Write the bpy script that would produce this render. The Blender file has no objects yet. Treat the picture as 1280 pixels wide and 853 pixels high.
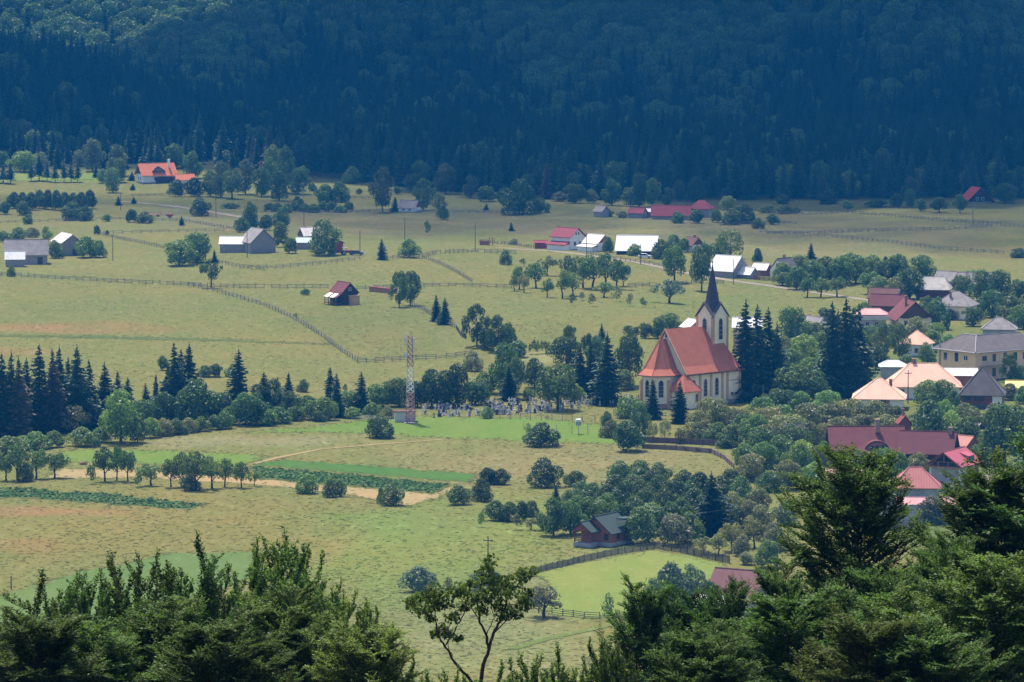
import bpy, math, random
import numpy as np
from mathutils import Vector, Matrix
from mathutils.geometry import delaunay_2d_cdt

sc = bpy.context.scene
COL = sc.collection
R = math.radians

# ------------------------------------------------------------------ camera
F, CX, CY, HZ, CAMZ = 6000.0, 640.0, 426.5, -140.0, 118.0
PITCH = math.atan((CY - HZ) / F)
cd = bpy.data.cameras.new('camera')
cd.sensor_width = 36.0
cd.lens = 36.0 * F / 1280.0
cd.clip_start = 1.0
cd.clip_end = 8000.0
cam = bpy.data.objects.new('camera', cd)
cam.location = (0, 0, CAMZ)
cam.rotation_euler = (math.pi / 2 - PITCH, 0, 0)
COL.objects.link(cam)
sc.camera = cam

# ------------------------------------------------------------------ light
SUN_EL, SUN_AZ = 65.0, -24.0            # azimuth measured from +Y (into the picture), negative = left
sdir = Vector((math.sin(R(SUN_AZ)) * math.cos(R(SUN_EL)), math.cos(R(SUN_AZ)) * math.cos(R(SUN_EL)), math.sin(R(SUN_EL))))
world = bpy.data.worlds.new('World')
sc.world = world
world.use_nodes = True
wn = world.node_tree
sky = wn.nodes.new('ShaderNodeTexSky')
sky.sky_type = 'NISHITA'
sky.sun_disc = False
sky.sun_elevation = R(SUN_EL)
sky.sun_rotation = R(SUN_AZ)
sky.altitude = 800
sky.dust_density = 4.0
sky.air_density = 0.8
sky.ozone_density = 0.5
wn.links.new(sky.outputs[0], wn.nodes['Background'].inputs[0])
wn.nodes['Background'].inputs[1].default_value = 0.15
sl = bpy.data.lights.new('sun', 'SUN')
sl.energy = 4.0
sl.angle = R(0.6)
sl.color = (1.0, 0.94, 0.84)
sun = bpy.data.objects.new('sun', sl)
sun.rotation_euler = sdir.to_track_quat('Z', 'Y').to_euler()
sun.location = (0, 0, 400)
COL.objects.link(sun)
sc.view_settings.view_transform = 'Standard'
sc.view_settings.look = 'None'
sc.view_settings.exposure = 0.88
sc.view_settings.gamma = 1
sc.render.engine = 'CYCLES'
cy = sc.cycles
cy.max_bounces = 4
cy.diffuse_bounces = 2
cy.glossy_bounces = 1
cy.transmission_bounces = 2
cy.volume_bounces = 0
cy.transparent_max_bounces = 16
cy.use_denoising = True
cy.sample_clamp_indirect = 4.0
try:
    cy.denoiser = 'OPENIMAGEDENOISE'
    cy.denoising_prefilter = 'ACCURATE'
except Exception:
    pass

# ------------------------------------------------------------------ tagging helpers
def tag(o, label=None, cat=None, group=None, kind=None):
    if label: o['label'] = label
    if cat: o['category'] = cat
    if group: o['group'] = group
    if kind: o['kind'] = kind
    return o

def empty(name, loc, rz=0.0):
    o = bpy.data.objects.new(name, None)
    o.location = loc
    o.rotation_euler = (0, 0, rz)
    o.empty_display_size = 0.5
    COL.objects.link(o)
    return o

def link(name, me, parent=None, loc=None):
    o = bpy.data.objects.new(name, me)
    COL.objects.link(o)
    if parent is not None: o.parent = parent
    if loc is not None: o.location = loc
    return o

class MB:
    def __init__(s):
        s.v = []; s.f = []
    def add(s, vs, fs):
        n = len(s.v)
        s.v.extend([tuple(v) for v in vs])
        s.f.extend([tuple(i + n for i in f) for f in fs])
    def hexa(s, p):          # 8 points: bottom 4 (ccw seen from above), top 4
        s.add(p, [(3, 2, 1, 0), (4, 5, 6, 7), (0, 1, 5, 4), (1, 2, 6, 5), (2, 3, 7, 6), (3, 0, 4, 7)])
    def box(s, x0, x1, y0, y1, z0, z1):
        s.hexa([(x0, y0, z0), (x1, y0, z0), (x1, y1, z0), (x0, y1, z0), (x0, y0, z1), (x1, y0, z1), (x1, y1, z1), (x0, y1, z1)])
    def tube(s, pts, rad, n=6, cap=True):
        pts = [Vector(p) for p in pts]
        rings = []
        for i, p in enumerate(pts):
            a = pts[max(0, i - 1)]; b = pts[min(len(pts) - 1, i + 1)]
            d = (b - a)
            if d.length < 1e-9: d = Vector((0, 0, 1))
            d.normalize()
            u = d.cross(Vector((0.3, 0.9, 0.1)) if abs(d.z) > 0.7 else Vector((0, 0, 1))).normalized()
            w = d.cross(u)
            r = rad[i] if isinstance(rad, (list, tuple)) else rad
            rings.append([p + (u * math.cos(2 * math.pi * k / n) + w * math.sin(2 * math.pi * k / n)) * r for k in range(n)])
        vs = [q for r in rings for q in r]
        fs = []
        for i in range(len(rings) - 1):
            for k in range(n):
                k2 = (k + 1) % n
                fs.append((i * n + k, i * n + k2, (i + 1) * n + k2, (i + 1) * n + k))
        if cap:
            fs.append(tuple(range(n - 1, -1, -1)))
            fs.append(tuple((len(rings) - 1) * n + k for k in range(n)))
        s.add(vs, fs)
    def prism(s, poly, axis, a0, a1):
        """poly: list of 2-D points; extruded along axis ('x': poly is (y,z); 'y': (x,z); 'z': (x,y))"""
        def mk(p, a):
            return {'x': (a, p[0], p[1]), 'y': (p[0], a, p[1]), 'z': (p[0], p[1], a)}[axis]
        n = len(poly)
        vs = [mk(p, a0) for p in poly] + [mk(p, a1) for p in poly]
        fs = [tuple(range(n - 1, -1, -1)), tuple(range(n, 2 * n))]
        for i in range(n):
            j = (i + 1) % n
            fs.append((i, j, n + j, n + i))
        s.add(vs, fs)
    def mesh(s, name, m):
        me = bpy.data.meshes.new(name)
        me.from_pydata(s.v, [], s.f)
        if m is not None: me.materials.append(m)
        import bmesh
        bm = bmesh.new(); bm.from_mesh(me)
        bmesh.ops.recalc_face_normals(bm, faces=bm.faces)
        bm.to_mesh(me); bm.free()
        me.update()
        return me
    def build(s, name, m, parent=None, loc=None):
        return link(name, s.mesh(name, m), parent, loc)

def quads_mesh(name, V, m, nv=4, smooth=False):
    """V: (n, nv, 3) array of separate polygons"""
    n = len(V)
    me = bpy.data.meshes.new(name)
    me.vertices.add(n * nv)
    me.vertices.foreach_set('co', np.ascontiguousarray(V, dtype=np.float32).ravel())
    me.loops.add(n * nv)
    me.loops.foreach_set('vertex_index', np.arange(n * nv, dtype=np.int32))
    me.polygons.add(n)
    me.polygons.foreach_set('loop_start', np.arange(0, n * nv, nv, dtype=np.int32))
    me.polygons.foreach_set('loop_total', np.full(n, nv, dtype=np.int32))
    me.update(calc_edges=True)
    if m is not None: me.materials.append(m)
    return me

# ------------------------------------------------------------------ terrain
def sp(t, k): return k * np.logaddexp(0, t / k)
def smooth(a, b, x):
    t = np.clip((x - a) / (b - a), 0, 1)
    return t * t * (3 - 2 * t)

EDGE_X = [-200, 0, 130, 250, 350, 450, 600, 700, 900, 1280, 1500]
EDGE_Y = [212, 212, 212, 214, 219, 228, 243, 251, 251, 249, 249]
def h(x, y):
    x = np.asarray(x, dtype=float); y = np.asarray(y, dtype=float)
    z = sp(116.2 - 0.205 * y, 9.0)
    m = smooth(620, 800, y) * (1 - smooth(1750, 1900, y))
    z = z + m * (0.55 * np.sin(x / 37 + 0.6) * np.sin(y / 71 + 1.1) + 0.4 * np.sin(x / 23 + y / 90) + 0.35 * np.sin(y / 33 + x / 80))
    # grassy knoll behind the cemetery
    z = z + 4.5 * np.exp(-(((x - 6) / 13.0) ** 2 + ((y - 1232) / 34.0) ** 2)) + 2.5 * np.exp(-(((x + 9) / 8.0) ** 2 + ((y - 1200) / 24.0) ** 2))
    # bank under the left spruce belt
    z = z + 2.2 * smooth(1085, 1150, y) * (1 - smooth(30, 90, x)) * (1 - smooth(1500, 1700, y))
    # wooded spur at the left, then the mountain
    z = z + 34 * np.exp(-((y - 2110) / 70.0) ** 2) * smooth(-90, -235, x) 
    z = z + 5 * smooth(1850, 2000, y)
    z = z + sp(0.36 * (y - 2290 + 34 * np.sin(x / 62 + y / 210) + 18 * np.sin(x / 27 + 2 - y / 160)), 14) * (1 + 0.07 * np.sin(x / 45 + y / 70))
    return z
def hs(x, y): return float(h(x, y))

cp, spn = math.cos(PITCH), math.sin(PITCH)
def ray(px, py):
    u = (px - CX) / F; v = -(py - CY) / F
    return Vector((u, cp + v * spn, -spn + v * cp))
def P(px, py):
    d = ray(px, py)
    ys = np.arange(500.0, 3000.0, 2.0)
    k = ys / d.y
    diff = CAMZ + d.z * k - h(d.x * k, ys)
    i = int(np.argmax(diff < 0))
    a, b = ys[i - 1], ys[i]
    for _ in range(20):
        c = 0.5 * (a + b)
        if CAMZ + d.z * c / d.y - hs(d.x * c / d.y, c) < 0: b = c
        else: a = c
    x = d.x * b / d.y
    return Vector((x, b, hs(x, b)))
def SC(y): return F / (y * cp + 10.0)     # px per metre at forward distance y (near enough)
def proj(x, y, z):
    zz = z - CAMZ
    fw = y * cp - zz * spn
    up = y * spn + zz * cp
    return CX + F * x / fw, CY - F * up / fw

# ------------------------------------------------------------------ materials
def newmat(name):
    m = bpy.data.materials.new(name)
    m.use_nodes = True
    nt = m.node_tree
    for n in list(nt.nodes): nt.nodes.remove(n)
    out = nt.nodes.new('ShaderNodeOutputMaterial')
    return m, nt, out
def N(nt, t, **kw):
    n = nt.nodes.new(t)
    for k, v in kw.items():
        if k.startswith('i_'):
            key = k[2:]
            n.inputs[int(key) if key.isdigit() else key].default_value = v
        else: setattr(n, k, v)
    return n
def mixc(nt, fac, a, b, mode='MIX'):
    n = nt.nodes.new('ShaderNodeMix'); n.data_type = 'RGBA'; n.blend_type = mode
    for s, v in ((0, fac), (6, a), (7, b)):
        if hasattr(v, 'is_linked'): nt.links.new(v, n.inputs[s])
        elif s == 0: n.inputs[0].default_value = v
        else: n.inputs[s].default_value = (v[0], v[1], v[2], 1)
    return n.outputs[2]
def ramp(nt, src, stops):
    n = nt.nodes.new('ShaderNodeValToRGB')
    e = n.color_ramp.elements
    while len(e) < len(stops): e.new(0.5)
    for k, (p, c) in enumerate(stops):
        e[k].position = p
        e[k].color = (c[0], c[1], c[2], 1) if isinstance(c, (tuple, list)) else (c, c, c, 1)
    nt.links.new(src, n.inputs[0])
    return n.outputs[0]
def noise(nt, scale, detail=4, vec=None, rough=0.6):
    n = N(nt, 'ShaderNodeTexNoise', i_Scale=scale, i_Detail=detail, i_Roughness=rough)
    if vec is not None: nt.links.new(vec, n.inputs['Vector'])
    return n.outputs[0]
def pos(nt): return nt.nodes.new('ShaderNodeNewGeometry').outputs['Position']
def mapped(nt, vec, scale, rot=(0, 0, 0)):
    n = N(nt, 'ShaderNodeMapping'); n.inputs['Scale'].default_value = scale; n.inputs['Rotation'].default_value = rot
    nt.links.new(vec, n.inputs['Vector'])
    return n.outputs[0]
def objco(nt): return nt.nodes.new('ShaderNodeTexCoord').outputs['Object']
def bsdf(nt, out, col, rough=0.8, spec=0.3, metal=0.0, bump=None, bstr=0.3):
    b = nt.nodes.new('ShaderNodeBsdfPrincipled')
    if hasattr(col, 'is_linked'): nt.links.new(col, b.inputs['Base Color'])
    else: b.inputs['Base Color'].default_value = (*col, 1)
    b.inputs['Roughness'].default_value = rough
    b.inputs['Specular IOR Level'].default_value = spec
    b.inputs['Metallic'].default_value = metal
    if bump is not None:
        bp = N(nt, 'ShaderNodeBump', i_Strength=bstr)
        nt.links.new(bump, bp.inputs['Height'])
        nt.links.new(bp.outputs[0], b.inputs['Normal'])
    nt.links.new(b.outputs[0], out.inputs[0])
    return b
_mc = {}
def plaster(c, var=0.14):
    k = ('plaster', c)
    if k in _mc: return _mc[k]
    m, nt, out = newmat('plaster')
    o = objco(nt)
    n = noise(nt, 0.9, 5, mapped(nt, o, (1, 1, 0.45)))
    n2 = noise(nt, 7, 3, o)
    c1 = mixc(nt, ramp(nt, n, [(0.35, 0.0), (0.75, 1.0)]), c, tuple(v * (1 - var * 2) for v in c))
    c2 = mixc(nt, 0.10, c1, n2, 'OVERLAY')
    bsdf(nt, out, c2, 0.9, 0.15)
    _mc[k] = m; return m
def wood(c, vertical=True, lines=3.3):
    k = ('wood', c, vertical, lines)
    if k in _mc: return _mc[k]
    m, nt, out = newmat('weathered_wood')
    o = objco(nt)
    w = N(nt, 'ShaderNodeTexWave', wave_type='BANDS', bands_direction='Z' if not vertical else 'DIAGONAL')
    w.inputs['Scale'].default_value = lines
    w.inputs['Distortion'].default_value = 1.2
    w.inputs['Detail'].default_value = 2
    sv = (1, 1, 0.04) if vertical else (0.04, 0.04, 1)
    nt.links.new(mapped(nt, o, sv if vertical else (0.05, 0.05, 1)), w.inputs['Vector'])
    n = noise(nt, 3, 5, mapped(nt, o, (1, 1, 0.15) if vertical else (0.2, 0.2, 2)))
    c1 = mixc(nt, n, tuple(v * 0.62 for v in c), tuple(min(1, v * 1.35) for v in c))
    c2 = mixc(nt, ramp(nt, w.outputs[1], [(0.0, 1.0), (0.25, 0.0)]), c1, tuple(v * 0.35 for v in c))
    bsdf(nt, out, c2, 0.85, 0.2, bump=w.outputs[1])
    _mc[k] = m; return m
def tiles(c, old=0.25, lines=3.0, rough=0.92):
    k = ('tiles', c, old, lines)
    if k in _mc: return _mc[k]
    m, nt, out = newmat('roof_tiles')
    o = objco(nt)
    w = N(nt, 'ShaderNodeTexWave', wave_type='BANDS', bands_direction='Z')
    w.inputs['Scale'].default_value = lines; w.inputs['Distortion'].default_value = 0.4
    nt.links.new(o, w.inputs['Vector'])
    n = noise(nt, 0.55, 6, o)
    n2 = noise(nt, 5.0, 3, o)
    c1 = mixc(nt, ramp(nt, n, [(0.36, 0.0), (0.7, 1.0)]), c, tuple(v * (1 - old * 1.6) + 0.05 * old for v in c))
    c1 = mixc(nt, ramp(nt, n2, [(0.4, 0.0), (0.8, 0.7)]), c1, tuple(min(1, v * (1 + old * 1.2)) for v in c))
    c2 = mixc(nt, ramp(nt, w.outputs[1], [(0.0, 0.7), (0.3, 0.0)]), c1, tuple(v * 0.55 for v in c))
    bsdf(nt, out, c2, rough, 0.08, bump=w.outputs[1], bstr=0.5)
    _mc[k] = m; return m
def sheet(c, axis='X', lines=1.3, rough=0.8, rust=0.25):
    """ribbed sheet-metal roof"""
    k = ('sheet', c, axis, lines, rust)
    if k in _mc: return _mc[k]
    m, nt, out = newmat('sheet_metal_roof')
    o = objco(nt)
    w = N(nt, 'ShaderNodeTexWave', wave_type='BANDS', bands_direction=axis)
    w.inputs['Scale'].default_value = lines
    nt.links.new(o, w.inputs['Vector'])
    n = noise(nt, 0.8, 6, mapped(nt, o, (1, 0.35, 1)))
    c1 = mixc(nt, ramp(nt, n, [(0.5, 0.0), (0.78, 1.0)]), c, (c[0] * (1 - rust), c[1] * (1 - rust * 1.5), c[2] * (1 - rust * 1.9)))
    c2 = mixc(nt, ramp(nt, w.outputs[1], [(0.0, 0.6), (0.35, 0.0)]), c1, tuple(v * 0.66 for v in c))
    bsdf(nt, out, c2, rough, 0.15, bump=w.outputs[1], bstr=0.6)
    _mc[k] = m; return m
def plain(c, rough=0.7, metal=0.0, name='painted_surface'):
    k = ('plain', c, rough, metal)
    if k in _mc: return _mc[k]
    m, nt, out = newmat(name)
    n = noise(nt, 2.5, 5, objco(nt))
    c1 = mixc(nt, n, tuple(v * 0.8 for v in c), tuple(min(1, v * 1.15) for v in c))
    bsdf(nt, out, c1, rough, 0.3, metal)
    _mc[k] = m; return m
def glass():
    k = 'glass'
    if k in _mc: return _mc[k]
    m, nt, out = newmat('window_glass')
    n = noise(nt, 0.7, 2, objco(nt))
    c1 = mixc(nt, n, (0.012, 0.016, 0.022), (0.05, 0.06, 0.075))
    bsdf(nt, out, c1, 0.12, 0.5)
    _mc[k] = m; return m
def bark(c=(0.10, 0.085, 0.07)):
    k = ('bark', c)
    if k in _mc: return _mc[k]
    m, nt, out = newmat('bark')
    n = noise(nt, 9, 5, mapped(nt, objco(nt), (1, 1, 0.2)))
    bsdf(nt, out, mixc(nt, n, tuple(v * 0.5 for v in c), tuple(v * 1.5 for v in c)), 0.95, 0.1)
    _mc[k] = m; return m
def foliage(name, trans=0.30, rndv=0.35, isl=0.55, objcol=True, col=(0.05, 0.09, 0.03), gloss=0.03, tcol=(1.25, 1.3, 0.55)):
    m, nt, out = newmat(name)
    oi = nt.nodes.new('ShaderNodeObjectInfo')
    geo = nt.nodes.new('ShaderNodeNewGeometry')
    base = oi.outputs['Color'] if objcol else None
    hsv = N(nt, 'ShaderNodeHueSaturation')
    if objcol: nt.links.new(base, hsv.inputs['Color'])
    else: hsv.inputs['Color'].default_value = (*col, 1)
    mr = N(nt, 'ShaderNodeMapRange'); mr.inputs[3].default_value = 1 - isl; mr.inputs[4].default_value = 1 + isl
    nt.links.new(geo.outputs['Random Per Island'], mr.inputs[0])
    mr2 = N(nt, 'ShaderNodeMapRange'); mr2.inputs[3].default_value = 1 - rndv; mr2.inputs[4].default_value = 1 + rndv
    nt.links.new(oi.outputs['Random'], mr2.inputs[0])
    mul = N(nt, 'ShaderNodeMath', operation='MULTIPLY')
    nt.links.new(mr.outputs[0], mul.inputs[0]); nt.links.new(mr2.outputs[0], mul.inputs[1])
    nt.links.new(mul.outputs[0], hsv.inputs['Value'])
    hm = N(nt, 'ShaderNodeMapRange'); hm.inputs[3].default_value = 0.478; hm.inputs[4].default_value = 0.518
    rr = N(nt, 'ShaderNodeMath', operation='FRACT')
    r7 = N(nt, 'ShaderNodeMath', operation='MULTIPLY'); r7.inputs[1].default_value = 7.31
    nt.links.new(oi.outputs['Random'], r7.inputs[0]); nt.links.new(r7.outputs[0], rr.inputs[0]); nt.links.new(rr.outputs[0], hm.inputs[0])
    nt.links.new(hm.outputs[0], hsv.inputs['Hue'])
    c = hsv.outputs[0]
    d = N(nt, 'ShaderNodeBsdfDiffuse'); nt.links.new(c, d.inputs[0])
    t = N(nt, 'ShaderNodeBsdfTranslucent'); nt.links.new(mixc(nt, 1.0, c, tcol, 'MULTIPLY'), t.inputs[0])
    ms = N(nt, 'ShaderNodeMixShader'); ms.inputs[0].default_value = trans
    nt.links.new(d.outputs[0], ms.inputs[1]); nt.links.new(t.outputs[0], ms.inputs[2])
    g = N(nt, 'ShaderNodeBsdfGlossy'); g.inputs['Roughness'].default_value = 0.45
    ms2 = N(nt, 'ShaderNodeMixShader'); ms2.inputs[0].default_value = gloss
    nt.links.new(ms.outputs[0], ms2.inputs[1]); nt.links.new(g.outputs[0], ms2.inputs[2])
    nt.links.new(ms2.outputs[0], out.inputs[0])
    return m
LEAF = foliage('leaves', trans=0.40, isl=0.34)
NEEDLE = foliage('needles', trans=0.10, isl=0.4, gloss=0.015)
NEARLEAF = foliage('near_leaves', trans=0.38, isl=0.55, gloss=0.012)

# ------------------------------------------------------------------ ground
def meadow_material(name, attr=None, col=None, fine=1.0, streak=0.0, rows=None, rowcol=None):
    m, nt, out = newmat(name)
    p = pos(nt)
    if attr:
        a = N(nt, 'ShaderNodeAttribute', attribute_name=attr)
        base = a.outputs['Color']
    else:
        rgb = N(nt, 'ShaderNodeRGB'); rgb.outputs[0].default_value = (*col, 1); base = rgb.outputs[0]
    n1 = noise(nt, 0.022, 6, mapped(nt, p, (1, 0.5, 1)), 0.6)     # broad drifts
    n2 = noise(nt, 0.13, 6, mapped(nt, p, (1, 0.4, 1)), 0.7)      # patches
    n3 = noise(nt, 1.5, 4, mapped(nt, p, (1, 0.28, 1)), 0.8)     # tufts
    n4 = noise(nt, 0.5, 5, mapped(nt, p, (1, 0.3, 1), (0, 0, 0.4)), 0.75)
    dry = mixc(nt, 1.0, base, (1.30, 1.06, 1.0), 'MULTIPLY')
    lush = mixc(nt, 1.0, base, (0.78, 0.97, 0.70), 'MULTIPLY')
    pale = mixc(nt, 1.0, base, (1.75, 1.75, 2.1), 'MULTIPLY')
    dark = mixc(nt, 1.0, base, (0.42, 0.52, 0.46), 'MULTIPLY')
    c = mixc(nt, ramp(nt, n1, [(0.34, 0.0), (0.68, 0.9)]), base, dry)
    c = mixc(nt, ramp(nt, n2, [(0.44, 0.0), (0.68, 0.55)]), c, lush)
    c = mixc(nt, ramp(nt, n4, [(0.50, 0.0), (0.72, 0.5 * fine)]), c, pale)
    c = mixc(nt, ramp(nt, n3, [(0.47, 0.0), (0.70, 0.42 * fine)]), c, dark)
    if rows:
        ang, sc_, fac = rows
        w = N(nt, 'ShaderNodeTexWave', wave_type='BANDS', bands_direction='X')
        w.inputs['Scale'].default_value = sc_; w.inputs['Distortion'].default_value = 1.5; w.inputs['Detail'].default_value = 2; w.inputs['Detail Scale'].default_value = 0.6
        nt.links.new(mapped(nt, p, (1, 1, 1), (0, 0, ang)), w.inputs['Vector'])
        fm = N(nt, 'ShaderNodeMath', operation='MULTIPLY'); fm.inputs[1].default_value = fac
        nt.links.new(ramp(nt, w.outputs[1], [(0.3, 1.0), (0.75, 0.0)]), fm.inputs[0])
        c = mixc(nt, fm.outputs[0], c, rowcol)
    bsdf(nt, out, c, 1.0, 0.0, bump=n3, bstr=0.5)
    return m

# base colours (linear albedo) of the meadows; ellipses in picture pixels turned into places on the ground
BASE = np.array((0.120, 0.124, 0.042))
PATCH = [  # cx, cy, rx, ry, colour, strength
    (560, 690, 190, 75, (0.111, 0.142, 0.040), 0.8),
    (470, 660, 150, 30, (0.104, 0.146, 0.039), 0.6),
    (200, 660, 240, 60, (0.128, 0.122, 0.042), 0.9),
    (70, 640, 110, 8, (0.173, 0.114, 0.054), 0.8),
    (30, 682, 60, 10, (0.168, 0.114, 0.050), 0.5),
    (700, 740, 120, 60, (0.120, 0.131, 0.054), 0.8),
    (620, 800, 160, 60, (0.134, 0.142, 0.060), 0.8),
    (700, 580, 200, 30, (0.142, 0.131, 0.058), 0.8),
    (430, 556, 140, 14, (0.132, 0.131, 0.047), 0.7),
    (300, 552, 120, 10, (0.150, 0.149, 0.074), 0.8),
    (90, 410, 130, 9, (0.186, 0.114, 0.054), 0.85),
    (30, 440, 80, 6, (0.168, 0.122, 0.050), 0.6),
    (300, 395, 330, 40, (0.111, 0.122, 0.040), 0.5),
    (480, 410, 130, 45, (0.100, 0.110, 0.038), 0.7),
    (60, 330, 300, 14, (0.128, 0.135, 0.047), 0.7),
    (720, 410, 130, 45, (0.111, 0.122, 0.042), 0.7),
    (1000, 290, 360, 22, (0.120, 0.114, 0.054), 0.8),
    (1060, 312, 230, 16, (0.134, 0.131, 0.056), 0.8),
    (500, 275, 420, 22, (0.114, 0.110, 0.053), 0.8),
    (60, 222, 110, 6, (0.120, 0.152, 0.039), 0.9),
    (880, 385, 130, 30, (0.106, 0.125, 0.040), 0.7),
    (1180, 480, 160, 70, (0.085, 0.110, 0.033), 0.8),
    (1180, 620, 160, 60, (0.076, 0.107, 0.033), 0.8),
    (680, 447, 45, 14, (0.162, 0.166, 0.070), 0.9),
]
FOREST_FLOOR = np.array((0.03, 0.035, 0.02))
def ground_colour(x, y, z):
    px, py = proj(x, y, z)
    c = np.repeat(BASE[None, :], len(x), 0)
    wob = 0.18 * np.sin(x / 9.0 + y / 31.0) + 0.14 * np.sin(x / 4.1 - y / 17.0)
    for cx, cy_, rx, ry, col, st in PATCH:
        d = np.sqrt(((px - cx) / rx) ** 2 + ((py - cy_) / ry) ** 2) + wob
        w = (1 - smooth(0.55, 1.1, d)) * st
        c = c * (1 - w[:, None]) + np.array(col)[None, :] * w[:, None]
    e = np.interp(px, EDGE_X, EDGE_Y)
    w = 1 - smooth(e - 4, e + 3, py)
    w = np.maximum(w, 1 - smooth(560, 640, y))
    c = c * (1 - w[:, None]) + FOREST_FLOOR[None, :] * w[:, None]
    return c

def grid_terrain():
    xs = np.concatenate([np.arange(-900, -320, 20), np.arange(-320, 321, 4.0), np.arange(340, 901, 20)])
    ys = np.concatenate([np.arange(-60, 560, 15), np.arange(560, 2000, 4.0), np.arange(2000, 2900, 12)])
    X, Y = np.meshgrid(xs, ys)
    Z = h(X, Y)
    nx, ny = len(xs), len(ys)
    V = np.stack([X, Y, Z], -1).reshape(-1, 3)
    idx = np.arange(nx * ny).reshape(ny, nx)
    Q = np.stack([idx[:-1, :-1], idx[:-1, 1:], idx[1:, 1:], idx[1:, :-1]], -1).reshape(-1, 4)
    me = bpy.data.meshes.new('ground')
    me.vertices.add(len(V)); me.vertices.foreach_set('co', V.astype(np.float32).ravel())
    me.loops.add(Q.size); me.loops.foreach_set('vertex_index', Q.astype(np.int32).ravel())
    me.polygons.add(len(Q)); me.polygons.foreach_set('loop_start', np.arange(0, Q.size, 4, dtype=np.int32))
    me.polygons.foreach_set('loop_total', np.full(len(Q), 4, dtype=np.int32))
    me.update(calc_edges=True)
    me.polygons.foreach_set('use_smooth', np.ones(len(Q), dtype=bool))
    ca = me.color_attributes.new('earth', 'FLOAT_COLOR', 'POINT')
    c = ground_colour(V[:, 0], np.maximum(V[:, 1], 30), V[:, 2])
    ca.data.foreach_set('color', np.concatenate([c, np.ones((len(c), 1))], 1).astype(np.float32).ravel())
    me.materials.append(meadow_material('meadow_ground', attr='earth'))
    return tag(link('ground', me), 'broad valley floor of mown and unmown meadows', 'ground', kind='structure')
grid_terrain()

_lift = [0.015]
SHEETS = []
def ground_sheet(name, pix, m, label, cell=3.0, world_pts=False, lift=None):
    """a field or track laid on the terrain; outline given in picture pixels and turned into places on the ground"""
    pts = [P(*p).xy for p in pix] if not world_pts else [Vector(p) for p in pix]
    rnd = random.Random(len(pix) * 7 + int(abs(pts[0].x)))
    out = []
    for i in range(len(pts)):
        a, b = pts[i], pts[(i + 1) % len(pts)]
        n = max(1, int((b - a).length / cell))
        for k in range(n):
            q = a.lerp(b, k / n)
            if not world_pts: q = q + Vector((rnd.uniform(-.5, .5), rnd.uniform(-1.6, 1.6)))
            out.append(q)
    n0 = len(out)
    SHEETS.append((name, np.array([tuple(p) for p in out])))
    x0 = min(p.x for p in out); x1 = max(p.x for p in out); y0 = min(p.y for p in out); y1 = max(p.y for p in out)
    def inside(q):
        c = False; j = n0 - 1
        for i in range(n0):
            a, b = out[i], out[j]
            if (a.y > q.y) != (b.y > q.y) and q.x < (b.x - a.x) * (q.y - a.y) / (b.y - a.y) + a.x: c = not c
            j = i
        return c
    inn = []
    step = cell * 1.4
    gx = x0
    while gx < x1:
        gy = y0
        while gy < y1:
            q = Vector((gx, gy))
            if inside(q): inn.append(q)
            gy += step
        gx += step
    vs, es, fs, *_ = delaunay_2d_cdt(out + inn, [], [list(range(n0))], 1, 0.01)
    if lift is None:
        _lift[0] += 0.004
        lift = _lift[0]
    me = bpy.data.meshes.new(name)
    me.from_pydata([(v.x, v.y, hs(v.x, v.y) + lift) for i, v in enumerate(vs)], [], [tuple(f) for f in fs])
    me.update()
    for p in me.polygons:
        p.use_smooth = True
    if me.polygons and sum(p.normal.z for p in me.polygons) < 0: me.flip_normals()
    me.materials.append(m)
    return tag(link(name, me), label, 'field' if 'field' in name or 'crop' in name or 'paddock' in name else 'track', kind='structure')
def ribbon(name, pix, width, m, label):
    pts = [P(*p).xy for p in pix]
    # resample
    L = []; 
    for a, b in zip(pts[:-1], pts[1:]):
        n = max(1, int((b - a).length / 4))
        L += [a.lerp(b, k / n) for k in range(n)]
    L.append(pts[-1])
    l, r = [], []
    rnd = random.Random(5)
    for i, q in enumerate(L):
        d = (L[min(i + 1, len(L) - 1)] - L[max(i - 1, 0)]).normalized()
        n = Vector((-d.y, d.x))
        w = width * (0.5 + 0.12 * rnd.uniform(-1, 1))
        l.append(q + n * w); r.append(q - n * w)
    _lift[0] += 0.004
    V = []; Fc = []
    for a, b in zip(l, r):
        c = (a + b) / 2
        V += [(a.x, a.y, hs(a.x, a.y) + _lift[0]), (c.x, c.y, hs(c.x, c.y) + _lift[0] + .02), (b.x, b.y, hs(b.x, b.y) + _lift[0])]
    for i in range(len(l) - 1):
        for k in (0, 1):
            Fc.append((3 * i + k, 3 * i + 3 + k, 3 * i + 4 + k, 3 * i + 1 + k))
    me = bpy.data.meshes.new(name); me.from_pydata(V, [], Fc); me.update()
    if sum(p.normal.z for p in me.polygons) < 0: me.flip_normals()
    me.materials.append(m)
    return tag(link(name, me), label, 'track', kind='structure')

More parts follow.
